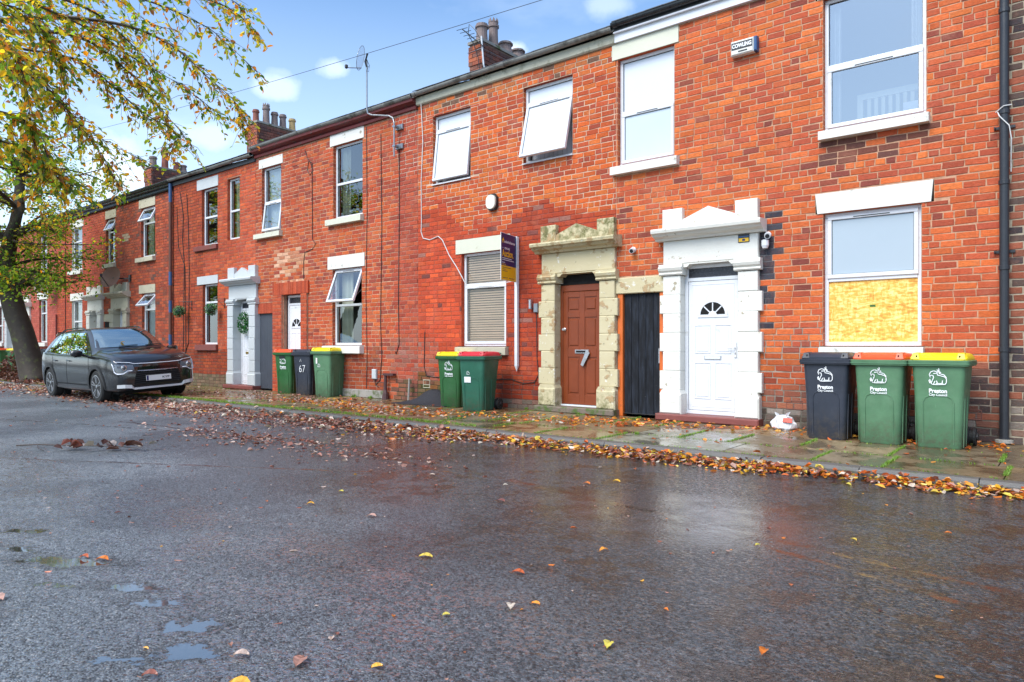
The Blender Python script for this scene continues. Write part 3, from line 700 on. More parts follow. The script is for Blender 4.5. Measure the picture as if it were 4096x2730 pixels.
def surround(root, u0, u1, mat, stepmat, door=None, quoin=True, returns=None, arch=False, dk=1.):
    """classical stone door surround between u0 and u1 (outer faces of the pilasters)"""
    A = thing('door_surround', None, None, (u0, 0, 0)); A.parent = root; A.location = Vector((u0, 0, 0)) - wpos(root)
    pw = .285; pr = .075
    for s, (a, b) in enumerate(((u0, u0 + pw), (u1 - pw, u1))):
        m = MB(); m.bbox(a - .035, b + .03, -pr - .05, .16, .10, .40, .02)
        m.prism([(a - .035, .40), (b + .03, .40), (b, .46), (a, .46)], -pr - .03, .16); m.build('plinth', mat, A)
        m = MB(); z = .46; i = 0
        while z < 2.17:
            zz = min(z + .285, 2.18); q = (.055 if i % 2 == 0 else 0) if quoin else 0
            aa, bb = (a - q, b) if s == 0 else (a, b + q)
            m.bbox(aa, bb, (-pr if quoin else -pr - .03) + R.uniform(-.004, .004), .16, z + .003, zz - .003, .01); z = zz; i += 1
        m.box(a + .01, b - .01, -pr + .008, .155, .46, 2.17)
        m.build('pilaster', mat, A)
        m = MB()
        m.profx([(.16, 2.18), (-pr - .02, 2.18), (-pr - .035, 2.2), (-pr - .02, 2.225), (-pr - .05, 2.25), (-pr - .065, 2.29), (-pr - .04, 2.31), (-pr - .04, 2.345), (.16, 2.345)][::-1], a - .05, b + .045)
        m.build('capital', mat, A)
    m = MB(); m.bbox(u0 + .0, u1 - .0, -pr + .01, .16, 2.345, 2.70, .012)
    iu0, iu1 = u0 + pw, u1 - pw
    m.prism([(iu0 + .0, 2.29), (iu0 + .1, 2.29), (iu0 + .14, 2.33), (iu1 - .14, 2.33), (iu1 - .1, 2.29), (iu1, 2.29), (iu1, 2.343), (iu0, 2.343)], -pr + .012, .155)
    m.build('entablature', mat, A)
    m = MB()
    m.profx([(.0, 2.70), (-pr - .04, 2.70), (-pr - .06, 2.73), (-pr - .13, 2.755), (-pr - .16, 2.79), (-pr - .20, 2.80), (-pr - .21, 2.84), (-pr - .19, 2.865), (0.0, 2.885)][::-1], u0 - .10, u1 + .10)
    m.build('cornice', mat, A)
    for a, b in ((u0 - .0, u0 + .32), (u1 - .32, u1 + .0)):
        m = MB(); m.bbox(a, b, -pr - .02, .03, 2.872, 3.175, .01); m.build('block', mat, A)
    m = MB(); um = (u0 + u1) / 2
    m.prism([(u0 + .322, 2.87), (u1 - .322, 2.87), (u1 - .322, 3.0), (um, 3.155), (u0 + .322, 3.0)], -pr - .005, .03); m.build('pediment', mat, A)
    m = MB(); m.bbox(u0 - .07, u1 + .05, -.20, .16, .002, .10, .015); m.build('doorstep', stepmat, A)
    m = MB()
    for x in (iu0, iu1): m.quad((x, .01, .1), (x, .2, .1), (x, .2, 2.34), (x, .01, 2.34))
    return iu0, iu1
def door_upvc(root, u0, u1, z0, z1, y=.09, wreath=False, letter=SILVER, arch=True, handle=UPVC):
    D = thing('front_door', None, None); D.parent = root; D.location = Vector((u0, y, z0)) - wpos(root); B = lambda m, n, mt: m.build(n, mt, D)
    zf = z1 - .22
    m = MB(); ring(m, u0, u1, z0, z1, .055, y, y + .07); m.box(u0 + .055, u1 - .055, y + .002, y + .07, zf - .025, zf + .025); B(m, 'frame', UPVC)
    m = MB(); m.quad((u0 + .05, y + .03, zf), (u1 - .05, y + .03, zf), (u1 - .05, y + .03, z1 - .05), (u0 + .05, y + .03, z1 - .05)); B(m, 'fanlight', FANL)
    m = MB(); a, b, lo, hi = u0 + .06, u1 - .06, z0 + .06, zf - .03; m.bbox(a, b, y + .008, y + .05, lo, hi, .006)
    B(m, 'leaf_panel', UPVC)
    w = b - a; um = (a + b) / 2; h = hi - lo
    def rp(x0, x1, q0, q1):
        m = MB(); ring(m, x0, x1, q0, q1, .012, y - .001, y + .009); m.bbox(x0 + .03, x1 - .03, y + .001, y + .009, q0 + .03, q1 - .03, .008); B(m, 'moulded_panel', UPVC)
    m = MB(); ring(m, a + .05, b - .05, lo + .05, hi - .05, .008, y + .003, y + .010); B(m, 'moulding', UPVC)
    for (x0, x1) in ((a + .10, um - .035), (um + .035, b - .10)):
        rp(x0, x1, lo + h * .09, lo + h * .37); rp(x0, x1, lo + h * .44, lo + h * .66)
    if arch:
        zc = lo + h * .735; r = min(w * .31, .19); m = MB(); n = 14
        outer = [(um + r * 1.22 * math.cos(math.pi * i / n), zc + r * 1.15 * math.sin(math.pi * i / n)) for i in range(n + 1)]
        inn = [(um + r * math.cos(math.pi * i / n), zc + .012 + r * .95 * math.sin(math.pi * i / n)) for i in range(n + 1)]
        for i in range(n):
            (ax, az), (bx, bz), (cx, cz), (dx, dz) = outer[i], outer[i + 1], inn[i + 1], inn[i]
            m.hexa([(ax, y - .004, az), (bx, y - .004, bz), (cx, y - .004, cz), (dx, y - .004, dz), (ax, y + .01, az), (bx, y + .01, bz), (cx, y + .01, cz), (dx, y + .01, dz)])
        m.box(um - r * 1.22, um + r * 1.22, y - .004, y + .01, zc - .03, zc + .008)
        for t in (45, 90, 135):
            c, s_ = math.cos(rad(t)), math.sin(rad(t)); px, pz = -s_ * .008, c * .008
            p0 = (um + c * r * .3, zc + s_ * r * .3); p1 = (um + c * r, zc + s_ * r * .97)
            m.hexa([(p0[0] - px, y - .003, p0[1] - pz), (p1[0] - px, y - .003, p1[1] - pz), (p1[0] + px, y - .003, p1[1] + pz), (p0[0] + px, y - .003, p0[1] + pz),
                    (p0[0] - px, y + .009, p0[1] - pz), (p1[0] - px, y + .009, p1[1] - pz), (p1[0] + px, y + .009, p1[1] + pz), (p0[0] + px, y + .009, p0[1] + pz)])
        m.poly([(um + r * .34 * math.cos(math.pi * i / 8), y - .0035, zc + r * .34 * math.sin(math.pi * i / 8)) for i in range(9)])
        B(m, 'sunburst_frame', UPVC)
        g = MB(); g.poly([(x, y + .004, z) for x, z in inn]); B(g, 'sunburst_pane', VOIDM)
    m = MB(); m.bbox(um - .13, um + .13, y - .006, y + .008, lo + h * .395, lo + h * .425, .003); B(m, 'letter_plate', letter)
    if letter is SILVER:
        m = MB(); m.box(um - .115, um + .115, y - .0075, y - .006, lo + h * .4, lo + h * .42); B(m, 'letter_flap', UPVC)
    m = MB(); hx = b - .035; hz = lo + h * .47
    m.bbox(hx - .016, hx + .016, y - .012, y + .008, hz - .11, hz + .11, .005); m.tube([(hx, y - .02, hz + .03), (hx, y - .045, hz + .03), (hx - .11, y - .045, hz + .03)], .009, 6); B(m, 'handle', handle)
    m = MB(); m.box(hx - .005, hx + .005, y - .0135, y - .012, hz - .07, hz - .04); B(m, 'keyhole', BLACKP)
    return D
def roof_and_gutter(root, u0, u1, ez, style):
    # fascia / gutter along the eaves
    if style == 'white':
        m = MB(); m.box(u0, u1, -.055, .05, ez, ez + .15); m.box(u0, u1, -.10, -.055, ez + .13, ez + .155); m.build('fascia_board', FASCW, root)
        gm, gz = GUTB, ez + .26
        m = MB(); m.box(u0, u1, -.07, .04, ez + .156, ez + .25); m.build('upper_board', SLATE, root)
    elif style == 'cream':
        m = MB(); m.profx([(.03, ez), (-.03, ez), (-.05, ez + .02), (-.06, ez + .15), (.03, ez + .16)][::-1], u0, u1); m.build('gutter_board', SOFFC, root)
        gm, gz = GUTG, ez + .215
    elif style == 'maroon':
        m = MB(); m.profx([(.03, ez), (-.05, ez), (-.06, ez + .05), (-.03, ez + .08), (-.09, ez + .11), (-.15, ez + .13), (-.16, ez + .19), (.03, ez + .2)][::-1], u0, u1); m.build('moulded_gutter_board', MAROON, root)
        gm, gz = GUTG, ez + .245
    elif style == 'grey':
        m = MB(); m.box(u0, u1, -.04, .03, ez, ez + .10); m.build('gutter_board', SLATE, root)
        gm, gz = GUTG, ez + .165
    else:
        m = MB(); m.profx([(.03, ez), (-.06, ez), (-.08, ez + .03), (-.06, ez + .10), (-.12, ez + .13), (-.12, ez + .17), (.03, ez + .18)][::-1], u0, u1); m.build('gutter_board', GUTB, root)
        gm, gz = GUTB, ez + .225
    m = MB(); pr = []
    yc = -.13 if style != 'maroon' else -.15
    for i in range(9):
        t = math.pi * (1 + i / 8.); pr.append((yc + .062 * math.cos(t), gz + .062 * math.sin(t)))
    for i in range(8, -1, -1):
        t = math.pi * (1 + i / 8.); pr.append((yc + .054 * math.cos(t), gz + .054 * math.sin(t)))
    n = max(1, int((u1 - u0) / 1.8)); sg = (u1 - u0) / n
    xs = [u0 + sg * i for i in range(n + 1)]; base = [(y, z) for y, z in pr]
    for i in range(n):
        dz0, dz1 = .012 * math.sin(xs[i] * 2.1), .012 * math.sin(xs[i + 1] * 2.1); k = len(base); nn = len(m.v)
        m.v += [(xs[i], y, z + dz0) for y, z in base] + [(xs[i + 1], y, z + dz1) for y, z in base]
        for a in range(k):
            b = (a + 1) % k; m.f.append((nn + a, nn + k + a, nn + k + b, nn + b)); m.c.append(None)
    g = m.build('gutter', gm, root)
    for x in xs[:-1]:
        b = MB(); dz = .012 * math.sin(x * 2.1)
        prf = [(yc + .072 * math.cos(math.pi * (1 + i / 8.)), gz + dz + .072 * math.sin(math.pi * (1 + i / 8.))) for i in range(9)] + [(yc + .0625 * math.cos(math.pi * (1 + i / 8.)), gz + dz + .0625 * math.sin(math.pi * (1 + i / 8.))) for i in range(8, -1, -1)]
        k = len(prf); nn = 0; b.v = [(x + .02, y, z) for y, z in prf] + [(x + .10, y, z) for y, z in prf]
        for a in range(k):
            c = (a + 1) % k; b.f.append((a, k + a, k + c, c)); b.c.append(None)
        b.build('gutter_joint', gm, g)
    # slates
    z0, y0 = gz + .03, -.16; tan = math.tan(rad(24)); m = MB(); yr = 4.3
    r = 0; step = .22
    while y0 + r * step < yr:
        ya = y0 + r * step; yb = ya + step + .06; x = u0 - (.15 if r % 2 else 0)
        while x < u1:
            a, b = max(x, u0), min(x + .3, u1)
            if b - a > .02:
                e = R.uniform(0, .006); za, zb = z0 + (ya - y0) * tan + e, z0 + (yb - y0) * tan - .012
                m.hexa([(a + .003, ya, za), (b - .003, ya, za), (b - .003, yb, zb), (a + .003, yb, zb), (a + .003, ya, za + .012), (b - .003, ya, za + .012), (b - .003, yb, zb + .012), (a + .003, yb, zb + .012)])
            x += .3
        r += 1
    m.build('slating', SLATE, root, kind='stuff')
    zr = z0 + (yr - y0) * tan
    m = MB(); m.quad((u0, -.02, z0 - .09), (u1, -.02, z0 - .09), (u1, yr, zr - .06), (u0, yr, zr - .06)); m.quad((u0, yr, zr - .06), (u1, yr, zr - .06), (u1, 8.8, z0), (u0, 8.8, z0)); 
    m.build('roof_deck', SLATE, root)
    m = MB(); m.profx([(yr - .13, zr - .05), (yr + .13, zr - .05), (yr, zr + .09)], u0, u1); m.build('ridge_tiles', TERRA, root)
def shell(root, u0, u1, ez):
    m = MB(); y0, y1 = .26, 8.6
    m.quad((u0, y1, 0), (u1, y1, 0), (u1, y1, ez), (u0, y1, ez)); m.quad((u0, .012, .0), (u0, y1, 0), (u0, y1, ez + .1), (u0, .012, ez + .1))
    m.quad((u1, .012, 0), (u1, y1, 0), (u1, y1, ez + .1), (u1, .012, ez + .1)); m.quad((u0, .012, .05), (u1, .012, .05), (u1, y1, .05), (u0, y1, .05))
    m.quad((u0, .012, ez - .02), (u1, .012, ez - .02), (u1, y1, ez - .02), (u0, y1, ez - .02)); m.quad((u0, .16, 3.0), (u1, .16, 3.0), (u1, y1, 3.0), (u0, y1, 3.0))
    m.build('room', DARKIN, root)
def airbrick(root, uc, zc, w=.225, h=.13, mat=AIRB):
    m = MB(); ring(m, uc - w / 2, uc + w / 2, zc - h / 2, zc + h / 2, .018, -.004, .02)
    n = 4
    for i in range(n): z = zc - h / 2 + .018 + (h - .036) * (i + .5) / n; m.box(uc - w / 2 + .018, uc + w / 2 - .018, .001, .02, z - .006, z + .006)
    A = m.build('airbrick', mat, root); v = MB(); v.quad((uc - w / 2 + .018, .018, zc - h / 2 + .018), (uc + w / 2 - .018, .018, zc - h / 2 + .018), (uc + w / 2 - .018, .018, zc + h / 2 - .018), (uc - w / 2 + .018, .018, zc + h / 2 - .018)); v.build('vent_hole', VOIDM, A)
def chimney(root, u0, u1, y0, y1, z0, z1, capz, pots):
    C = thing('chimney', None, None); C.parent = root; C.location = Vector((u0, y0, z0)) - wpos(root)
    core = MB(); core.box(u0 + .008, u1 - .008, y0 + .008, y1 - .008, z0, z1 - .01, (.25, .17, .13)); core.build('mortar_core', MORT, C)
    m = MB(); rows = int((z1 - z0) / CRS)
    for r in range(rows):
        z = z0 + r * CRS; top = r >= rows - 5; e = .018 if top else 0
        x = u0 - e - (BLN / 2 if r % 2 else 0)
        while x < u1 + e:
            a, b = max(x, u0 - e), min(x + BLN, u1 + e)
            if b - a > .03: m.box(a + .005, b - .005, y0 - e + R.uniform(-.002, .002), y0 + .05, z + .005, z + CRS - .005, jit(R.choice(((.42, .12, .06), (.36, .10, .06), (.20, .09, .07))), .15))
            x += BLN
        y = y0 - e - (BLN / 2 if r % 2 else 0)
        while y < y1 + e:
            a, b = max(y, y0 - e), min(y + BLN, y1 + e)
            if b - a > .03:
                c = jit(R.choice(((.17, .075, .06), (.12, .07, .065), (.22, .08, .06))), .2)  # side faces coloured darker than the front to stand for shade
                m.box(u1 + e - .05, u1 + e + R.uniform(0, .003), max(a, y0 - e + .052) + .005, b - .005, z + .005, z + CRS - .005, c) if b - .01 > max(a, y0 - e + .052) + .01 else None
                m.box(u0 - e, u0 - e + .05, max(a, y0 - e + .052) + .005, b - .005, z + .005, z + CRS - .005, c) if b - .01 > max(a, y0 - e + .052) + .01 else None
            y += BLN
    m.build('chimney_brickwork', BRJ, C, kind='stuff')
    m = MB(); m.box(u0 - .03, u1 + .03, y0 - .03, y1 + .03, z1 - .01, z1 + .05); m.build('flaunching', CONC, C)
    for (px, py, r, h, mt, st) in pots:
        m = MB()
        prof = [(r * 1.15, 0), (r * 1.15, .06), (r, .1), (r * .9, h * .6), (r * .9, h * .8), (r * 1.12, h * .82), (r * 1.12, h * .9), (r * .95, h * .92), (r * .95, h), (r * .75, h), (r * .75, h - .1)]
        m.lathe(prof, (px, py, z1 + .03), 14)
        if st == 'crown':
            for i in range(8):
                t = i * math.pi / 4; c, s_ = math.cos(t), math.sin(t)
                m.hexa([(px + (r * q) * c - s_ * e, py + (r * q) * s_ + c * e, z1 + .03 + h + zz) for (q, e, zz) in ((.8, -.04, 0), (.97, -.04, 0), (.97, .04, 0), (.8, .04, 0), (.86, -.004, .09), (.92, -.004, .09), (.92, .004, .09), (.86, .004, .09))])
        m.smooth = False
        m.build('chimney_pot', mt, C)
    return C
# tones per house ---------------------------------------------------
def pick(p): return jit(R.choice(p), .14)
ORG = [(.66, .145, .040), (.60, .125, .040), (.68, .17, .046), (.57, .112, .040), (.54, .102, .040), (.50, .096, .042), (.44, .086, .044), (.63, .14, .042)]
def tone_h0(u, z):
    c = pick([(.26, .085, .05), (.22, .08, .05), (.32, .09, .05), (.30, .1, .06)] + [(.05, .045, .05), (.10, .07, .06)] * (2 if 1.2 > z or 4.5 < z < 5 else 1))
    if z < .5: c = pick([(.2, .12, .09), (.1, .08, .07), (.22, .19, .16)])
    return c, (.40, .34, .25)
def zb(c, n, a=.35, b=.85):
    t = R.uniform(a, b); return tuple(x + (y - x) * t for x, y in zip(c, n))
def wob(u, z, k=1.): return math.sin(u * 2.3 + z * 1.7) * .3 * k + math.sin(u * 5.1 - z * 3.3) * .15 * k
def tone_h1(u, z):
    c = pick(ORG); mo = (.56, .32, .20)
    if R.random() < .05: c = pick([(.28, .065, .045), (.24, .06, .045), (.32, .08, .05)])
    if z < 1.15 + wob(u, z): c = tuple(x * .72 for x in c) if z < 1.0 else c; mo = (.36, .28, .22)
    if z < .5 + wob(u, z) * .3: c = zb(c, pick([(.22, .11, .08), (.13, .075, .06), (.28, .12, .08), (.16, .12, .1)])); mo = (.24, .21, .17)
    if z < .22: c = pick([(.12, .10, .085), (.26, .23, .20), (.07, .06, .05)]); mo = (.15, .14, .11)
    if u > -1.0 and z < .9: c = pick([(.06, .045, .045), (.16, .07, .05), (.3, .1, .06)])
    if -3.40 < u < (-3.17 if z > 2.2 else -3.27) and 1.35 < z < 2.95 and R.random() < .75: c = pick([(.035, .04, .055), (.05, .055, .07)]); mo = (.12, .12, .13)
    if 3.5 < z < 3.84 and -2.6 < u < -1.2 and R.random() < .6: c = pick([(.14, .06, .05), (.2, .07, .05)])  # darker bricks paint the shadow below the upper sill
    return c, mo
def tone_h2(u, z):
    lim = R.uniform(-.14, .14) + 3.45 + .45 * max(0, min(1, (-8.9 - u) / .8)) + wob(u, z, .35)
    if z > lim:
        c = pick([(.62, .12, .028), (.57, .105, .03), (.63, .15, .035), (.50, .085, .03), (.40, .075, .04)]); mo = (.66, .44, .31)
        if z > 5.7: mo = (.55, .42, .30); c = pick([(.55, .16, .05), (.4, .12, .06), (.16, .09, .06), (.6, .2, .07)]) if R.random() < .5 else c
    else:
        c = pick([(.53, .072, .026), (.50, .068, .028), (.56, .085, .028), (.46, .066, .030)]); mo = (.42, .095, .05)
        if -10.0 < u < -9.2 and 1.2 < z < 3.2: c = tuple(x * 1.25 for x in c)
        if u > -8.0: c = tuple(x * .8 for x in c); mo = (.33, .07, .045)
        if R.random() < .05: c = pick([(.30, .13, .10), (.2, .06, .05)])
        if 0 < z < 1.3 and u < -9.75: c, mo = zb(c, pick([(.34, .13, .09), (.40, .22, .16), (.24, .11, .08)]), .1, .7), (.36, .17, .12)
    if z < .5 + wob(u, z) * .3:
        if u < -9.0: c = zb(c, pick([(.07, .085, .02), (.10, .08, .03), (.13, .07, .04), (.05, .07, .015)]), .5, 1); mo = (.05, .06, .02)
        else: c = tuple(x * .7 for x in c); mo = (.16, .08, .06)
    if z < .17 and u > -8: c = pick([(.16, .13, .10), (.22, .12, .09)])
    return c, mo
def tone_h3(u, z):
    c = pick([(.55, .10, .035), (.50, .085, .035), (.58, .13, .04), (.44, .075, .036), (.34, .07, .045), (.52, .12, .05)]); mo = (.58, .33, .21)
    if u < -13.6: c = tuple((x * .92) for x in c)
    if u > -11.0 + wob(u, z, .25): c = pick([(.46, .08, .04), (.42, .08, .045), (.5, .1, .045), (.36, .065, .04)]); mo = (.46, .20, .14) if z < 4.6 else (.6, .42, .32)
    if z < 1.05 + wob(u, z, .4) and u > -13.2 and u < -11.4: c = tuple(x * .62 for x in c); mo = (.34, .22, .16)
    if -15.4 < u < -14.1 and 2.65 < z < 3.55 + wob(u, z, .4) and R.random() < .62: c = pick([(.62, .30, .16), (.55, .22, .12), (.68, .40, .26)])
    if u > -11.2 and z < 1.3 and R.random() < .6: c = zb(c, pick([(.38, .19, .15), (.34, .14, .1), (.26, .12, .09)]), .1, .8); mo = (.36, .2, .14)
    if u > -11.0 and z < .45: c = zb(c, pick([(.08, .07, .03), (.10, .09, .03), (.14, .07, .05)]), .4, 1); mo = (.06, .06, .03)
    return c, mo
def tone_h4(u, z):
    c = pick([(.52, .095, .038), (.46, .080, .036), (.56, .110, .038), (.40, .070, .036), (.48, .088, .038)]); mo = (.36, .15, .09)
    if u < -18.9: c = tuple(x * .78 for x in c); mo = (.15, .06, .04)
    if u > -17.2 and z > 3: mo = (.42, .21, .14); c = tuple(x * 1.12 for x in c)
    if z < 1.0: c = tuple(x * .68 for x in c); mo = (.13, .07, .05)
    if z < .3: c = pick([(.14, .13, .08), (.2, .15, .1)])
    return c, mo
def tone_h5(u, z):
    c = pick([(.44, .085, .038), (.38, .072, .036), (.48, .10, .042), (.32, .065, .038), (.24, .07, .045)]); mo = (.20, .08, .05)
    if R.random() < .03: c = (.12, .07, .06)
    if abs(u + 24.0) < .25 and 4.5 < z < 4.8: c = (.5, .38, .25)
    if z < .8: c = tuple(x * .75 for x in c)
    return c, mo
def tone_h6(u, z): c = pick([(.48, .088, .044), (.44, .078, .042), (.52, .10, .045)]); return c, (.28, .09, .06)
def tone_h7(u, z): c = pick([(.50, .115, .085), (.47, .10, .075), (.52, .13, .09)]); return c, (.40, .10, .075)
def tone_h8(u, z): c = pick([(.36, .07, .045), (.42, .085, .05), (.32, .065, .045)]); return c, (.22, .07, .05)
def house(u0, u1, ez, tone, style, label, holes, single=300, name='brick_house'):
    r = thing(name, label, 'terraced house', ((u0 + u1) / 2, 0, 0), 0, 'brick houses of the terrace')
    brickwork(r, u0, u1, ez, holes, tone, single)
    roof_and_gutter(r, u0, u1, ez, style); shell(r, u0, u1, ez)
    return r

# ---- H1: nearest full house -------------------------------------------------
h1w = [(-2.584, -1.40, 3.95, 5.70), (-2.584, -1.452, 1.115, 2.865), (-5.69, -4.712, 3.99, 5.70)]
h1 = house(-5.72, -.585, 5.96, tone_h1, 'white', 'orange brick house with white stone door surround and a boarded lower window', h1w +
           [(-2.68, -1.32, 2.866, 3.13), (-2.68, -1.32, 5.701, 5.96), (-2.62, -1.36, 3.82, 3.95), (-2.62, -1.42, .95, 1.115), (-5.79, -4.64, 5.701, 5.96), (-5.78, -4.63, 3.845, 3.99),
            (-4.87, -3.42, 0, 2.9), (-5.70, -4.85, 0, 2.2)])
W = window(h1, *h1w[0], 4.80, tone_h1, None, ('sash', 0, GLASS_SKY), glass=GLASS_SKY, inner=())
m = MB()
for q in (((-3.5, 2.9, 3.2), (-.7, 2.9, 3.2), (-.7, 2.9, 5.9), (-3.5, 2.9, 5.9)), ((-3.5, .16, 3.2), (-3.5, 2.9, 3.2), (-3.5, 2.9, 5.9), (-3.5, .16, 5.9)), ((-.7, .16, 3.2), (-.7, 2.9, 3.2), (-.7, 2.9, 5.9), (-.7, .16, 5.9))): m.quad(*q)
m.build('bedroom_walls', ROOMBL, h1)
m = MB(); m.quad((-3.5, .16, 5.75), (-.7, .16, 5.75), (-.7, 2.9, 5.75), (-3.5, 2.9, 5.75)); m.quad((-3.5, .16, 3.05), (-.7, .16, 3.05), (-.7, 2.9, 3.05), (-3.5, 2.9, 3.05)); m.build('bedroom_ceiling', BLIND, h1)
B = thing('bed_headboard', None, None); B.parent = h1; B.location = Vector((-2.2, .5, 3.6)) - wpos(h1)
m = MB(); m.box(-2.28, -1.2, .50, .55, 4.42, 4.50); m.box(-2.28, -2.21, .50, .55, 3.6, 4.42); m.build('headboard_frame', CURT, B)
for i in range(11): m = MB(); m.box(-2.16 + i * .085, -2.115 + i * .085, .51, .54, 3.6, 4.42); m.build('slat', CURT, B)
m = MB(); m.box(-1.7, -1.3, .30, .5, 3.9, 4.22); m.build('pillow', BLIND, B)
drape(W, -2.56, -2.42, 3.95, 5.7, .26, NETC); drape(W, -1.6, -1.42, 4.7, 5.7, .26, NETC)
W = window(h1, *h1w[1], 1.99, tone_h1, ('sash', 0, FROST), ('fill', OSB))
m = MB(); m.box(-2.045, -1.975, FY + .0195, FY + .0215, 1.615, 1.65); m.build('green_sticker', GRASS, W)
m = MB(); m.box(-2.037, -1.983, FY + .018, FY + .0192, 1.625, 1.638); m.build('sticker_band', BLACKP, W)
window(h1, *h1w[2], 4.845, tone_h1, None, ('sash', 0, FROSTW), glass=WPANE, inner=(('flat', BLIND, 3.9, 5.8),))
lintel(h1, -2.679, -1.325, 2.867, 3.13, WPAINT, .024); lintel(h1, -2.679, -1.325, 5.702, 5.955, WPAINT, .024)
lintel(h1, -5.79, -4.64, 5.702, 5.955, CREAML)
sillm(h1, -2.62, -1.36, 3.82, 3.948, WPAINT, .11); sillm(h1, -2.615, -1.42, .95, 1.113, WPAINT, .10); sillm(h1, -5.78, -4.63, 3.845, 3.988, WPAINT, .10)
iu0, iu1 = surround(h1, -4.865, -3.42, WSTONE, REDSTEP)
door_upvc(h1, iu0 - .002, iu1 + .002, .10, 2.33, .085)
airbrick(h1, -2.95, .315); airbrick(h1, -.945, .31)
# ginnel beside it
m = MB(); m.bbox(-5.715, -4.87, -.03, .12, 1.945, 2.20, .012); m.build('lintel', PEEL, h1)
m = MB(); m.bbox(-5.69, -5.60, -.005, .12, 0, 1.944, .006); m.bbox(-4.955, -4.86, -.005, .12, 0, 1.944, .006); m.build('gate_frame', ORANGEW, h1)
G_ = thing('passage_gate', None, None); G_.parent = h1; G_.location = Vector((-5.3, .04, 0)) - wpos(h1)
for i in range(5):
    a = -5.598 + i * .1284; m = MB(); m.bbox(a + .001, a + .1265, .045 + R.uniform(-.002, .002), .08, .03, 1.942, .006); m.build('plank', BLACKB, G_)
m = MB(); m.bbox(-4.985, -4.965, .02, .045, .85, 1.08, .003); m.build('latch', SILVER, G_)
# ---- H2 ----------------------------------------------------------------
h2w = [(-9.876, -8.875, 4.305, 5.655), (-7.611, -6.561, 4.345, 5.69), (-9.107, -8.007, 1.108, 2.872)]
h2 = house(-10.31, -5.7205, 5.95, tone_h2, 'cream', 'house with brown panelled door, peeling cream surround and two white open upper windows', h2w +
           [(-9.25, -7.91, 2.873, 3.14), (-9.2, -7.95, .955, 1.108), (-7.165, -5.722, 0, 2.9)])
window(h2, *h2w[0], 5.365, tone_h2, None, ('open', 7, WPANE), glass=WPANE, inner=(('flat', BLIND, 4.36, 5.7),))
window(h2, *h2w[1], 5.40, tone_h2, None, ('open', 14, WPANE), glass=WPANE, inner=(('vert',),))
window(h2, *h2w[2], 2.27, tone_h2, None, ('sash', 0, GLASS_CL), glass=GLASS_CL, inner=(('slats',),))
for (a, b, z) in ((-9.89, -8.86, 4.305), (-7.62, -6.55, 4.345)):
    m = MB(); m.box(a, b, -.03, .05, z - .022, z - .002); m.build('sill', UPVC, h2)
lintel(h2, -9.25, -7.915, 2.873, 3.14, CREAML); sillm(h2, -9.2, -7.955, .955, 1.106, CREAM, .09)
iu0, iu1 = surround(h2, -7.165, -5.71, PEEL, STEPS)
D = thing('front_door', None, None); D.parent = h2; D.location = Vector((iu0, .1, .1)) - wpos(h2)
y = .10
m = MB(); m.bbox(iu0, iu0 + .05, y, y + .06, .1, 2.15, .005); m.bbox(iu1 - .05, iu1, y, y + .06, .1, 2.15, .005); m.bbox(iu0 + .05, iu1 - .05, y, y + .06, 2.04, 2.15, .008); m.build('frame', BROWND, D)
m = MB(); m.quad((iu0, y + .02, 2.15), (iu1, y + .02, 2.15), (iu1, y + .02, 2.34), (iu0, y + .02, 2.34)); m.build('fanlight', VOIDM, D)
a, b = iu0 + .055, iu1 - .055; m = MB(); m.box(a, b, y + .02, y + .05, .13, 2.035); m.build('leaf', BROWND, D)
um = (a + b) / 2; zs = [.13, .29, .93, 1.09, 1.60, 1.70, 1.97, 2.035]
m = MB()
for x0, x1 in ((a, a + .10), (um - .05, um + .05), (b - .10, b)): m.bbox(x0, x1, y + .006, y + .022, .13, 2.035, .004)
for q0, q1 in ((.13, .29), (.93, 1.09), (1.60, 1.70), (1.94, 2.035)):
    for x0, x1 in ((a + .1, um - .05), (um + .05, b - .1)): m.bbox(x0, x1, y + .007, y + .022, q0, q1, .004)
m.build('rails', BROWND, D)
for q0, q1 in ((.29, .93), (1.09, 1.60), (1.70, 1.94)):
    for x0, x1 in ((a + .1, um - .05), (um + .05, b - .1)):
        m = MB(); m.bbox(x0 + .025, x1 - .025, y + .007, y + .022, q0 + .03, q1 - .03, .014); m.build('raised_panel', BROWND, D)
m = MB(); m.bbox(um - .14, um + .14, y - .008, y + .008, .99, 1.055, .004); m.build('letter_plate', SILVER, D)
m = MB(); m.box(um - .115, um + .115, y - .0095, y - .008, 1.005, 1.04); m.build('letter_slot', VOIDM, D)
m = MB(); m.prism([(um - .01, .80), (um + .035, .775), (um + .165, .995), (um + .135, 1.05), (um + .10, 1.05)], y - .03, y - .012); m.build('loose_letter_flap', SILVER, D)
m = MB(); m.lathe([(.028, 0), (.028, -.02), (.012, -.03), (.012, -.05), (.02, -.055), (.02, -.065)], (a + .04, y + .006, 1.40), 10, 'y'); m.build('lock', SILVER, D)
m = MB(); m.box(b - .022, b + .012, y - .004, y + .01, 1.45, 1.58); m.build('lock_box', BLACKP, D)
m = MB(); m.box(iu0, iu1, y - .03, y + .02, .1, .125); m.build('threshold', UPVC, D)
airbrick(h2, -7.80, .37); airbrick(h2, -10.06, .36, .2, .17, CREAM)
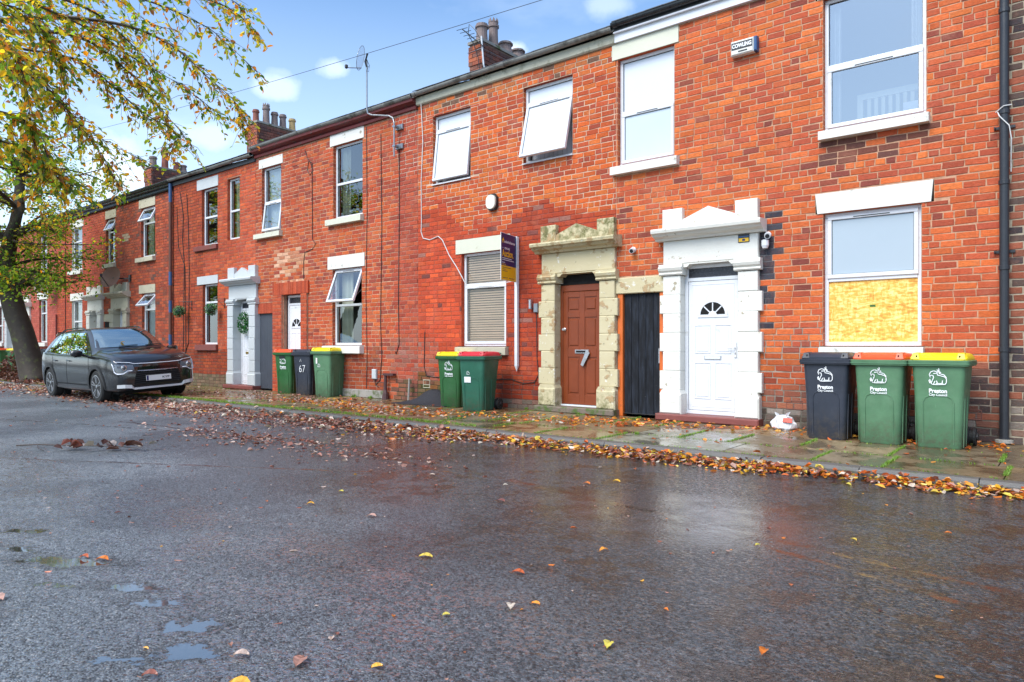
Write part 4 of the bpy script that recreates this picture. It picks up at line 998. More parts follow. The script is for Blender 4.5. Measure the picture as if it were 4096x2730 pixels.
# ---- H3 ----------------------------------------------------------------
h3w = [(-13.075, -12.045, 3.985, 5.64), (-16.0, -15.154, 3.955, 5.60), (-13.103, -12.07, 1.13, 2.852)]
dz = (-15.05, -14.30, 0.0, 2.36)
h3 = house(-16.28, -10.311, 5.895, tone_h3, 'maroon', 'house with open lower window, brick arched porch and maroon gutter board', h3w +
           [(-13.18, -11.99, 5.641, 5.895), (-16.12, -15.07, 5.601, 5.82), (-13.27, -11.97, 2.853, 3.14), (-13.25, -12.0, 3.84, 3.985), (-16.24, -15.09, 3.82, 3.955), (-13.34, -12.0, .955, 1.13),
            dz, (-16.17, -15.50, 0, 2.20), (-15.46, -14.03, 2.36, 2.66), (-13.0, -11.3, 0, .17)])
window(h3, *h3w[0], 4.77, tone_h3, None, None, inner=(('curtL', .3, CURT),))
window(h3, *h3w[1], 4.73, tone_h3, None, ('open', 7), inner=(('full', NETC),))
window(h3, *h3w[2], 2.03, tone_h3, ('open', 21), None, inner=(('curtL', .42, CURT),))
lintel(h3, -13.18, -11.99, 5.642, 5.893, WPAINT); lintel(h3, -16.12, -15.07, 5.602, 5.82, WPAINT); lintel(h3, -13.27, -11.97, 2.854, 3.14, WPAINT)
sillm(h3, -13.25, -12.0, 3.84, 3.983, CREAML, .1); sillm(h3, -16.24, -15.09, 3.82, 3.953, CREAML, .1); sillm(h3, -13.34, -12.0, .955, 1.128, WPAINT, .12)
sm = MB()   # soldier arch over the porch and over the passage
def soldiers(m, u0, u1, z0, z1, cols, y=-.02, dy=.12):
    x = u0
    while x < u1 - .02:
        b = min(x + .078, u1); m.bbox(x + .003, b - .003, y + R.uniform(-.002, .002), dy, z0 + .003, z1 - .003, .004, jit(R.choice(cols), .12)); x += .078
A = thing('porch_arch', None, None); A.parent = h3; A.location = Vector((-15.46, 0, 2.36)) - wpos(h3)
x = -15.46
while x < -14.05:
    m = MB(); m.bbox(0, .072, -.045, .12, 0, .292, .004); o = m.build('brick', BRI, A, local=True); o.location = Vector((x + .002, R.uniform(-.002, .002), 2.362)) - wpos(A); o.color = (*pick([(.50, .085, .035), (.44, .075, .035)]), 1); x += .078
for s0, s1 in ((-15.46, -15.07), (-14.28, -14.03)):
    m = MB()
    for r in range(28): 
        zz = r * CRS
        if zz > 2.3: break
        xx = s0
        while xx < s1 - .01:
            ln = BLN if (r % 2) else BLN * .5 if xx == s0 else BLN
            e = min(xx + ln, s1); m.bbox(xx + .004, e - .004, -.045, .12, zz + .005, min(zz + CRS, 2.36) - .005, .004, pick([(.48, .085, .036), (.42, .07, .036), (.52, .10, .04)])); xx = e
    m.build('porch_pier_brickwork', BRJ, A, kind='stuff')
m = MB()
for s0, s1 in ((-15.457, -15.073), (-14.277, -14.033)): m.box(s0, s1, -.036, .11, 0, 2.36, (.5, .3, .2))
m.build('mortar_core', MORT, A)
door_upvc(h3, -15.045, -14.30, .08, 2.35, .12)
m = MB(); m.bbox(-15.07, -14.28, -.02, .2, 0, .08, .01); m.build('doorstep', STEPS, h3)
A = thing('passage_arch', None, None); A.parent = h3; A.location = Vector((-16.1, 0, 1.93)) - wpos(h3)
x = -16.17
while x < -15.5:
    m = MB(); m.bbox(0, .072, -.008, .12, 0, .262, .004); o = m.build('brick', BRI, A, local=True); o.location = Vector((x + .002, 0, 1.932)) - wpos(A); o.color = (*pick([(.46, .085, .04), (.42, .075, .036)]), 1); x += .078
m = MB()
for i in range(6):
    a = -16.165 + i * .113; m = MB(); m.bbox(a, a + .111, .05, .08, .02, 1.93, .004); m.build('plank', GREYD, A)
airbrick(h3, -11.36, .27, .22, .17); airbrick(h3, -14.57, 5.50, .2, .14)
m = MB(); m.bbox(-13.0, -11.3, -.02, .1, 0, .169, .01); m.build('plinth', CONC, h3)
# ---- H4 ----------------------------------------------------------------
h4w = [(-17.67, -17.054, 3.95, 5.578), (-19.041, -18.193, 3.905, 5.49), (-19.0, -18.193, 1.155, 2.83)]
h4 = house(-20.75, -16.281, 5.83, tone_h4, 'grey', 'rust red house with pale grey door surround and narrow upper window', h4w +
           [(-19.31, -18.15, 5.491, 5.78), (-19.3, -18.16, 2.831, 3.06), (-19.4, -18.16, 3.77, 3.905), (-19.33, -18.16, .99, 1.155), (-17.49, -16.281, 0, 2.9)])
window(h4, *h4w[0], 4.72, tone_h4, None, None, inner=(('curtR', .9, CURT),)); window(h4, *h4w[1], 4.70, tone_h4); window(h4, *h4w[2], 2.325, tone_h4, inner=(('curtR', .35, NETC),))
lintel(h4, -19.31, -18.15, 5.492, 5.78, GREYP); lintel(h4, -19.3, -18.16, 2.832, 3.06, GREYP)
for z0, z1, a in ((3.77, 3.904, -19.42), (.99, 1.154, -19.33)): m = MB(); m.bbox(a, -18.16, -.07, .1, z0, z1, .008); m.build('sill', REDSTEP, h4)
iu0, iu1 = surround(h4, -17.50, -16.17, GREYP, REDSTEP, quoin=False)
Dg = door_upvc(h4, iu0, iu1, .10, 2.30, .12, letter=BRASS, handle=BRASS)
airbrick(h4, -18.0, .27)
# ---- H5 ----------------------------------------------------------------
def simple_house(u0, u1, ez, tone, style, label, wins, lints, sills, surr, doorstyle=True, extra=(), single=300, smat=CREAM, lmat=CREAM, wkw=None, revm=None):
    hs = list(w[:4] for w in wins) + [(a, b, c, d) for a, b, c, d in lints] + [(a, b, c, d) for a, b, c, d in sills] + list(extra)
    if surr: hs.append((surr[0] + .005, surr[1] - .005, 0, 2.9))
    r = house(u0, u1, ez, tone, style, label, hs, single)
    for i, w in enumerate(wins): window(r, *w[:4], w[4], tone, *(wkw[i] if wkw else (None, None)), inner=(('full', NETC),) if i % 2 else (('curtL', .4, CURT),), revmat=revm)
    for l in lints: lintel(r, *l[:2], l[2] + .001, l[3], lmat)
    for s in sills: sillm(r, *s[:2], s[2], s[3] - .002, lmat, .1)
    if surr:
        a, b = surround(r, surr[0], surr[1], smat, STEPS, quoin=False); door_upvc(r, a, b, .1, 2.32, .12)
    return r
h5 = simple_house(-25.68, -20.751, 5.74, tone_h5, 'black', 'dark brown brick house with cream door surround behind the parked car',
    [(-22.88, -21.92, 3.89, 5.44, 4.95), (-22.81, -21.91, 1.19, 2.76, 2.25), (-25.55, -24.83, 3.885, 5.40, 4.95)],
    [(-23.02, -21.9, 5.441, 5.71), (-23.02, -21.9, 2.761, 3.02), (-25.6, -24.75, 5.401, 5.67)], [(-23.1, -21.88, 3.74, 3.89), (-23.0, -21.88, 1.05, 1.19), (-25.65, -24.75, 3.74, 3.885)],
    (-25.03, -23.73), extra=[(-25.68, -25.03, 0, 2.18)], wkw=[(('open', 26), None), (('open', 40), None), (('open', 26), None)])
m = MB(); m.bbox(-25.72, -25.03, -.02, .12, 1.93, 2.18, .01); m.build('lintel', CREAM, h5)
m = MB(); m.box(-25.68, -25.03, .14, .17, .02, 1.93); m.build('passage_door', GREYD, h5)
h6 = simple_house(-30.1, -25.681, 5.74, tone_h6, 'black', 'red painted house with white reveals, left of the cream door surround',
    [(-28.6, -27.63, 3.86, 5.40, 4.9), (-28.6, -27.63, 1.15, 2.76, 2.0)], [(-28.74, -27.5, 5.401, 5.66), (-28.74, -27.5, 2.761, 3.02)], [(-28.76, -27.55, 3.70, 3.86), (-28.76, -27.55, 1.0, 1.15)],
    (-27.0, -25.77), smat=WSTONE, lmat=WPAINT, revm=WPAINT)
h7 = simple_house(-34.3, -30.101, 5.74, tone_h7, 'black', 'pinkish red house seen between the leaning trunk and the car roof',
    [(-32.0, -31.12, 4.05, 5.5, 4.85), (-32.0, -31.12, 1.25, 2.95, 2.4)], [(-32.2, -31.0, 2.951, 3.25)], [(-32.3, -31.08, 3.92, 4.05), (-32.3, -31.08, 1.1, 1.25)],
    (-34.2, -32.95), smat=WSTONE, lmat=WPAINT, single=0)
h8 = simple_house(-38.6, -34.301, 5.74, tone_h8, 'black', 'reddish brick house at the left edge behind the tree trunk',
    [(-37.5, -36.45, 3.95, 5.5, 4.8), (-37.5, -36.45, 1.25, 2.9, 2.0)], [(-37.7, -36.3, 2.901, 3.2), (-37.7, -36.3, 5.501, 5.73)], [(-37.7, -36.3, 3.8, 3.95), (-37.7, -36.3, 1.1, 1.25)],
    (-35.95, -34.65), smat=GREYP, lmat=WPAINT, single=0)
h9 = simple_house(-43.5, -38.601, 5.74, tone_h6, 'black', 'red brick house at the far left end of the terrace',
    [(-41.5, -40.5, 3.95, 5.5, 4.8), (-41.5, -40.5, 1.25, 2.9, 2.0)], [(-41.7, -40.3, 2.901, 3.2)], [(-41.7, -40.3, 3.8, 3.95), (-41.7, -40.3, 1.1, 1.25)],
    (-39.95, -38.65), smat=WSTONE, lmat=WPAINT, single=0)
h0 = house(-.584, 3.6, 5.96, tone_h0, 'white', 'brown brick neighbour at the right edge beyond the black downpipe', [], 300)
# chimneys
chimney(h2, -10.27, -9.90, 1.5, 3.6, 6.6, 7.68, 0, [(-10.12, 1.74, .135, .46, TERRAG, ''), (-10.08, 2.08, .115, .60, TERRAG, 'crown'), (-10.08, 2.5, .16, .30, TERRAG, ''), (-10.08, 2.95, .16, .28, TERRAG, ''), (-10.08, 3.35, .16, .28, TERRAG, '')])
chimney(h4, -20.48, -19.87, 2.2, 3.9, 6.7, 8.12, 0, [(-20.2, 2.35, .10, .45, TERRA, ''), (-20.1, 2.65, .11, .62, TERRAG, 'crown'), (-20.1, 2.95, .11, .5, TERRAG, ''), (-20.1, 3.25, .11, .5, TERRAG, ''), (-20.1, 3.6, .11, .45, BUFFPOT, '')])
chimney(h5, -26.33 + .2, -25.56, 1.5, 2.9, 6.5, 7.5, 0, [(-25.9, 1.7, .13, .42, TERRAG, ''), (-25.85, 2.1, .12, .8, TERRA, ''), (-25.8, 2.5, .12, .35, TERRA, ''), (-25.8, 2.75, .12, .3, TERRAG, '')])
# ------------------------------------------------------------------ ground, pavement, kerb
KY = -2.78; RZ = -.095
m = MB(); nx = 60
m.quad((-400, -400, RZ - .02), (400, -400, RZ - .02), (400, 400, RZ - .02), (-400, 400, RZ - .02)); m.build('ground', JOINT, None, kind='structure')
m = MB(); xs = [-90 + i * 1.5 for i in range(74)]; ys = [KY, -3.2, -3.8, -4.6, -5.6, -6.6, -7.6, -8.6, -9.6, -10.8, -12.2]
def rz(x, y): return RZ + .035 * math.sin(math.pi * min(1, max(0, (KY - y) / 9.4))) - .035 * 0
idx = {}
for i, x in enumerate(xs):
    for j, y in enumerate(ys): idx[i, j] = len(m.v); m.v.append((x, y, RZ))
for i in range(len(xs) - 1):
    for j in range(len(ys) - 1): m.f.append((idx[i, j], idx[i, j + 1], idx[i + 1, j + 1], idx[i + 1, j])); m.c.append(None)
m.smooth = True
road = m.build('road', ROAD, None, kind='structure')
pav = MB(); pav.box(-90, 20, KY + .16, .25, -.3, -.03); pav = pav.build('pavement', JOINT, None, kind='structure')
rows = [(KY + .165, -1.86), (-1.86, -.98), (-.98, -.005)]
FC = [(.29, .20, .11), (.24, .17, .095), (.30, .23, .14), (.20, .155, .10), (.30, .19, .095), (.26, .21, .14)]
FLM = []
nflag = 0
JOINTS = []
for ri, (ya, yb) in enumerate(rows):
    x = 3.5 - ri * .37
    while x > -42:
        ln = R.choice((.62, .75, .92, .92, 1.05))
        x0 = x - ln; JOINTS.append((x0, ya, yb))
        m = MB(); e = .005; dz = [R.uniform(-.003, .003) for _ in range(4)]
        p = [(x0 + e, ya + e), (x - e, ya + e), (x - e, yb - e), (x0 + e, yb - e)]
        m.hexa([(a - (x0 + ln / 2), b - (ya + yb) / 2, -.05) for a, b in p] + [(a - (x0 + ln / 2), b - (ya + yb) / 2, z) for (a, b), z in zip(p, dz)], skip=(0,))
        me = m.mesh('flagstone'); me.materials.append(FLAG)
        o = bpy.data.objects.new('flagstone', me); COL.objects.link(o); o.parent = pav; o.location = (x0 + ln / 2, (ya + yb) / 2, 0)
        c = jit(R.choice(FC), .18)
        if -4.9 < x0 < -3.2 and ri < 2: c = (.30, .30, .24)  # paler flags: the white door's reflection put into the stone colour
        o.color = (*c, 1); nflag += 1; x = x0
x = 3.0
while x > -42:
    ln = R.choice((.9, .92, .91)); x0 = x - ln; m = MB(); dz = R.uniform(-.006, .004); dy = R.uniform(-.006, .006)
    m.hexa([(x0 + .004, KY + dy, -.3), (x - .004, KY + dy, -.3), (x - .004, KY + .16, -.3), (x0 + .004, KY + .16, -.3),
            (x0 + .004, KY + .0 + dy, -.03 + dz), (x - .004, KY + .0 + dy, -.03 + dz), (x - .004, KY + .16, -.002), (x0 + .004, KY + .16, -.002)])
    n = len(m.v); m.v += [(x0 + .004, KY + .028 + dy, .0 + dz), (x - .004, KY + .028 + dy, .0 + dz)]
    m.f.append((4, 5, n + 1, n)); m.c.append(None); m.f.append((n, n + 1, 6, 7)); m.c.append(None); m.f = [f for f in m.f if f != (4, 5, 6, 7)]; m.c = m.c[:len(m.f)]
    m.f.append((0, 4, n, 7)); m.c.append(None); m.f.append((1, 6, n + 1, 5)); m.c.append(None)
    o = m.build('kerb_stone', KERB, pav); x = x0
# grass and moss in the joints
m = MB()
def tuft(x, y, z, n, s):
    for _ in range(n):
        a = R.uniform(0, 6.28); l = s * R.uniform(.5, 1.2); w_ = .003 + s * .03
        bx, by = x + R.uniform(-1, 1) * s * .5, y + R.uniform(-1, 1) * s * .5
        tx, ty = bx + math.cos(a) * l * .6, by + math.sin(a) * l * .6
        c = jit(R.choice(((.17, .34, .03), (.12, .26, .025), (.25, .38, .05))), .2)
        m.poly([(bx - w_ * math.sin(a), by + w_ * math.cos(a), z), (bx + w_ * math.sin(a), by - w_ * math.cos(a), z), (tx, ty, z + l * .8)], c)
for (x0, ya, yb) in JOINTS:
    if x0 < -30 or R.random() < (.12 if x0 > -8 else .35): continue
    k = R.random()
    a, b = ya + (R.random() * (yb - ya) * .5 if R.random() < .4 else 0), yb
    if k < .8:
        yy = a; big_ = x0 > -8
        while yy < b: tuft(x0 + R.uniform(-.008, .008), yy, 0, 7 if big_ else 3, .03 if big_ else .022); yy += .02
xx = -.2
while xx > -30:
    if R.random() < .45 + (.35 if -20 < xx < -11 else 0): tuft(xx, KY + .165 + R.uniform(-.01, .02), .0, 5 if xx > -10 else 9, .024 if xx > -9 else .05)
    if R.random() < .3 + (.35 if xx > -5 else 0): tuft(xx, -1.86, 0, 6, .026)
    if R.random() < .25: tuft(xx, -.99, 0, 4, .022)
    if -17 < xx < -6.5 and R.random() < .75: tuft(xx, KY + .22 + R.uniform(-.04, .10), .0, 16, .045)
    xx -= .035
for (x, y, s) in ((-.45, KY - .02, .07), (-3.9, KY - .05, .06), (-.95, -.05, .06), (-9.9, -.08, .14), (-12.2, -.1, .1), (-11.7, -.08, .08), (-.2, -.06, .05), (-6.3, -.2, .06), (-7.5, -.05, .05), (-4.3, -1.9, .05)):
    tuft(x, y, -.0 if y > KY else RZ, 60, s)
m.build('joint_grass', leaf_mat('grass_blade', .3, .5), None, kind='stuff')
# ------------------------------------------------------------------ fallen leaves
BR = [(.24, .07, .035), (.20, .07, .05), (.30, .11, .06), (.36, .16, .10), (.14, .045, .03), (.42, .22, .16)]
PK = [(.40, .20, .15), (.34, .14, .10), (.48, .28, .22), (.28, .10, .07), (.20, .07, .05), (.56, .42, .35)]
OR = [(.62, .17, .02), (.55, .12, .02), (.70, .26, .03), (.48, .10, .025), (.74, .38, .05)]
YL = [(.80, .46, .03), (.72, .52, .08), (.60, .50, .08)]
WH = [(.62, .52, .42), (.55, .42, .34), (.68, .60, .5)]
def put_leaf(m, x, y, z, pal, s=1., tilt=.42):
    a = R.uniform(0, 6.283); t = R.gauss(0, tilt); nr = Vector((math.sin(t) * math.cos(a + 1.2), math.sin(t) * math.sin(a + 1.2), math.cos(t)))
    d = Vector((math.cos(a), math.sin(a), R.gauss(0, tilt * .5)))
    L = s * (R.uniform(.03, .06) if R.random() < .45 else R.uniform(.055, .095)); m.leaf((x, y, z), d, nr, L, L * R.uniform(.45, .75), jit(R.choice(pal), .2), R.uniform(-.3, .5))
m = MB()
def palette(x):
    t = max(0, min(1, (x + 9) / 7.5))
    r = R.random()
    if r < .62 * t + .05: return OR if R.random() < .75 else YL
    if r < .62 * t + .17: return WH
    return BR if R.random() < .4 + .4 * t else PK
n = 0
while n < 6800:                      # the drift in the gutter
    x = -R.uniform(.0, 31) if R.random() < .7 else -R.uniform(0, 9)
    wd = .17 if x > -6 else .30 + .05 * (-6 - x) if x > -9 else .48
    hump = .5 + .5 * math.sin(x * 3.1) * math.sin(x * 1.3 + 1)
    if x > -2.2: hump *= .8; wd = .12
    if R.random() > .35 + .65 * hump: continue
    y = KY - .01 - abs(R.gauss(0, wd)); z = RZ + R.uniform(.003, .085) * max(.1, 1 - (KY - y) / (wd * 2.4))
    put_leaf(m, x, y, z, palette(x), 1. if x > -8 else 1.1); n += 1
for (cx, cy, sx, sy, k) in ((-13.0, -3.4, 2.2, .4, 1000), (-8.6, -4.8, 1.0, .28, 480), (-6.5, -4.75, .9, .2, 160), (-17, -3.4, 2.4, .35, 500), (-10.5, -3.6, 1.6, .35, 350)):
    for _ in range(k): put_leaf(m, R.gauss(cx, sx), min(KY - .02, R.gauss(cy, sy)), RZ + R.uniform(.002, .02), PK if R.random() < .8 else BR, .85, .3)
m.build('gutter_leaves', LEAF_G, None, kind='stuff')
m = MB()
for (cx, cy, sx, sy, k, p) in ((-10.6, -1.5, 1.3, .28, 620, None), (-9.0, -1.9, .8, .25, 220, None), (-13.5, -1.3, 1.8, .4, 330, PK), (-17.5, -1.6, 1.6, .5, 260, PK), (-7.0, -1.35, .9, .22, 170, None), (-4.9, -.75, .9, .22, 210, OR),
                               (-5.4, -1.2, .6, .2, 70, OR), (-3.2, -.28, .45, .14, 60, OR), (-2.0, -.5, .6, .15, 110, OR), (-1.45, -.55, .12, .2, 50, OR), (-.75, -.45, .2, .2, 35, OR), (-26, -2.0, 3.5, .6, 900, PK), (-24.4, -2.2, .8, .3, 260, PK), (-3.5, -1.7, 2.2, .7, 46, OR), (-12, -.5, 2, .2, 60, BR)):
    for _ in range(k):
        x, y = R.gauss(cx, sx), R.gauss(cy, sy)
        if y < KY + .03 or y > -.02: continue
        put_leaf(m, x, y, R.uniform(.004, .03), p or (OR if R.random() < .62 else PK if R.random() < .6 else WH), .95, .4)
m.build('pavement_leaves', LEAF_G, None, kind='stuff')
m = MB()
for _ in range(520):
    x = -R.uniform(.3, 15) ; y = R.uniform(-8.6, -3.2)
    put_leaf(m, x, y, RZ + .004, R.choice((PK, BR, PK, OR)), R.choice((.2, .3, .4, .6)) , .1)
for _ in range(1300):
    x = -R.uniform(5, 30) ; y = R.uniform(-8.6, -3.2)
    put_leaf(m, x, y, RZ + .003, R.choice((PK, BR)), R.choice((.18, .25, .4, .6)) , .1)
m.build('leaf_litter', LEAF_G, None, kind='stuff')
# single leaves that can be told apart on the wet road
LV = [(-2.92, -6.98, YL, 'yellow leaf with dark spots lying alone on the wet road', 1.3, .5), (-2.01, -7.27, WH, 'pale cream leaf lying in the open road below the pale reflection', 1.0, 2.2), (-1.98, -7.15, OR, 'thin orange leaf sliver beside the cream leaf', .7, .2),
      (-2.33, -6.86, OR, 'ragged orange leaf with a stalk on the dark road', 1.1, .3), (-2.17, -6.24, OR, 'small orange brown leaf on the dark road', .9, 1.1), (-1.45, -7.35, YL, 'yellow leaf half folded near the bottom edge of the road', 1.0, 1.9),
      (-.95, -7.02, OR, 'slim orange leaf far right on the wet road', .9, 1.6), (-2.2, -7.52, YL, 'yellow leaf fragment near the bottom of the road', .55, .9), (-3.2, -4.35, YL, 'bright yellow leaf on the road just off the gutter drift', 1.1, .1), (-3.35, -4.6, OR, 'long brown orange leaf on the damp road below the yellow one', 1.1, 0.),
      (-3.5, -5.6, PK, 'pair of curled pinkish leaves by the dark seam', 1.2, .1), (-4.55, -6.6, OR, 'orange leaf among the puddled patches', .9, .7), (-3.9, -6.55, PK, 'pink brown leaf soaked flat on the road', 1.1, .4), (-4.75, -6.15, YL, 'small yellow leaf in the brown wet patch', .7, .3),
      (-4.42, -8.20, OR, 'orange leaf floating in the leafy puddle', .9, .4), (-4.30, -8.16, OR, 'pale tan leaf across the leafy puddle', 1.2, .5), (-2.55, -8.32, PK, 'reddish leaf at the lip of the pale puddle', 1.0, .7), (-2.35, -8.45, OR, 'orange red wet leaf near the bottom edge', 1.3, .6),
      (-2.28, -8.22, PK, 'curled brown leaf with a raised stalk near the bottom edge', 1.3, 2.1), (-2.65, -8.62, PK, 'red brown leaf beside the lowest puddle', .9, .8), (-4.05, -8.72, PK, 'large pinkish leaf cut by the left edge of the view', 1.5, .3), (-2.05, -8.05, OR, 'small orange leaf beside the curled brown one', .7, 1.),
      (-1.05, -5.05, YL, 'yellow sliver of leaf by the right hand seam', .7, 2.6), (-1.5, -5.55, YL, 'yellow leaf scrap beside the tan patch', .5, .9), (-.65, -4.5, OR, 'narrow tan leaf off the right end of the kerb', .6, .2), (-4.7, -5.15, WH, 'pale grey leaf on the dark seam', .8, .3), (-3.85, -5.1, WH, 'whitish crumpled leaf on the road', .6, .8)]
for (x, y, pal, lb, s, a) in LV:
    m = MB(); d = Vector((math.cos(a), math.sin(a), 0)); L = .062 * s
    n = len(m.v); sd = Vector((-d.y, d.x, 0)); pts = []
    K = 7
    for i in range(K + 1):
        t = i / K; wdt = math.sin(math.pi * min(1, t * .93 + .04)) ** .8 * L * .30 * (1 + .18 * (i % 2)); zz = .004 + .012 * math.sin(t * 3.1) * (1 if s > .8 else .4)
        c = d * (L * t)
        pts.append((c - sd * wdt + Vector((0, 0, zz + .006)), c + Vector((0, 0, zz)), c + sd * wdt + Vector((0, 0, zz + .008))))
    col = R.choice(pal)
    for i in range(K):
        for k in (0, 1):
            cc = jit(col, .25); m.quad(tuple(pts[i][k]), tuple(pts[i][k + 1]), tuple(pts[i + 1][k + 1]), tuple(pts[i + 1][k]), cc)
    m.tube([tuple(d * 0), tuple(-d * L * .3 + sd * L * .08 + Vector((0, 0, .006)))], .0012, 4, jit((.3, .12, .05), .1))
    o = m.build('fallen_leaf', LEAF_G, None); o.location = (x, y, RZ + .003); tag(o, lb, 'leaf', 'single leaves on the wet road')
# snapped twig with dead leaves
T_ = thing('fallen_twig', 'snapped twig with a clump of dark dead leaves on the road at left', 'twig', (-8.9, -6.55, RZ + .004))
m = MB(); pt = [(-1.0, -.42, .012), (-.75, -.28, .03), (-.45, -.18, .04), (-.1, -.03, .05), (.25, .18, .05), (.5, .35, .03)]
m.tube(pt, [.008, .008, .007, .007, .005, .003], 5); m.build('stem', TWIG, T_, local=True)
m = MB(); m.tube([pt[1], (-.45, -.36, .02), (-.2, -.38, .02)], .004, 4); m.build('side_stem', TWIG, T_, local=True)
for i in range(22):
    m = MB(); t = R.uniform(-.25, .62); a = R.uniform(0, 6.28); s = R.uniform(.8, 1.3)
    m.leaf((t + R.uniform(-.05, .05), t * .7 + R.uniform(-.08, .08), .02 + R.uniform(0, .05)), Vector((math.cos(a), math.sin(a), R.uniform(-.1, .45))), Vector((R.uniform(-.8, .8), R.uniform(-.8, .8), .9)).normalized(), .13 * s, .08 * s, jit(R.choice(((.09, .035, .03), (.14, .06, .04), (.05, .03, .03), (.35, .3, .28), (.2, .05, .03))), .2), .4)
    m.build('leaf', LEAF_G, T_, local=True)
# ------------------------------------------------------------------ wheelie bins
def rrect(w_, d_, r, z, cx=0, cy=0, k=4):
    out = []
    for (sx, sy, a0) in ((1, 1, 0), (-1, 1, 90), (-1, -1, 180), (1, -1, 270)):
        for i in range(k + 1):
            t = rad(a0 + 90 * i / k); out.append((cx + sx * (w_ / 2 - r) + r * math.cos(t), cy + sy * (d_ / 2 - r) + r * math.sin(t), z))
    return out
def loft(m, rings, cap0=True, cap1=True):
    n0 = len(m.v); k = len(rings[0])
    for r in rings: m.v += r
    for i in range(len(rings) - 1):
        for j in range(k):
            j2 = (j + 1) % k; m.f.append((n0 + i * k + j, n0 + i * k + j2, n0 + (i + 1) * k + j2, n0 + (i + 1) * k + j)); m.c.append(None)
    if cap0: m.f.append(tuple(n0 + j for j in range(k - 1, -1, -1))); m.c.append(None)
    if cap1: q = n0 + (len(rings) - 1) * k; m.f.append(tuple(q + j for j in range(k))); m.c.append(None)
def smooth_by_angle(o, deg=35):
    me = o.data; me.polygons.foreach_set('use_smooth', [True] * len(me.polygons))
    try: me.set_sharp_from_angle(angle=rad(deg))
    except Exception: pass
LAMB = [[(-.9, .1), (-1., .45), (-.85, .8), (-.5, .95), (-.15, .85), (-.05, .5), (.0, .35), (.35, .3), (.8, .15), (1.0, -.1), (1.0, -.6), (.85, -.85), (.1, -.9), (-.6, -.9), (-.8, -.75), (-.65, -.35), (-.5, .0), (-.55, .3), (-.8, .35), (-.95, .2)],
        [(-.5, .6), (-.15, .62), (.02, .9), (.3, .55), (.7, .45), (1.0, .05)], [(-.1, 1.1), (.35, .72)], [(.1, 1.3), (.18, .55)], [(-.95, -.2), (-.8, -.75)], [(-1.05, -.35), (-.95, -.7)],
        [(-.5, -.85), (-.35, -.45)], [(-.2, -.75), (.25, -.75), (.6, -.72)], [(-.15, -.4), (-.05, -.72)], [(.55, -.35), (.5, -.7)]]
def lamb(parent, cx, y, cz, s, name='lamb_emblem'):
    m = MB(); w_ = .05 * s
    for ln in LAMB:
        for (a, b), (c, d) in zip(ln, ln[1:]):
            A_ = Vector((a * s, b * s)); B_ = Vector((c * s, d * s)); t = (B_ - A_); 
            if t.length < 1e-6: continue
            t.normalize(); nn = Vector((-t.y, t.x)) * w_; e = t * w_ * .6
            q = [A_ - nn - e, B_ - nn + e, B_ + nn + e, A_ + nn - e]
            m.quad(*[(cx + p.x, y, cz + p.y) for p in q])
    return m.build(name, EFFM, parent, local=True)
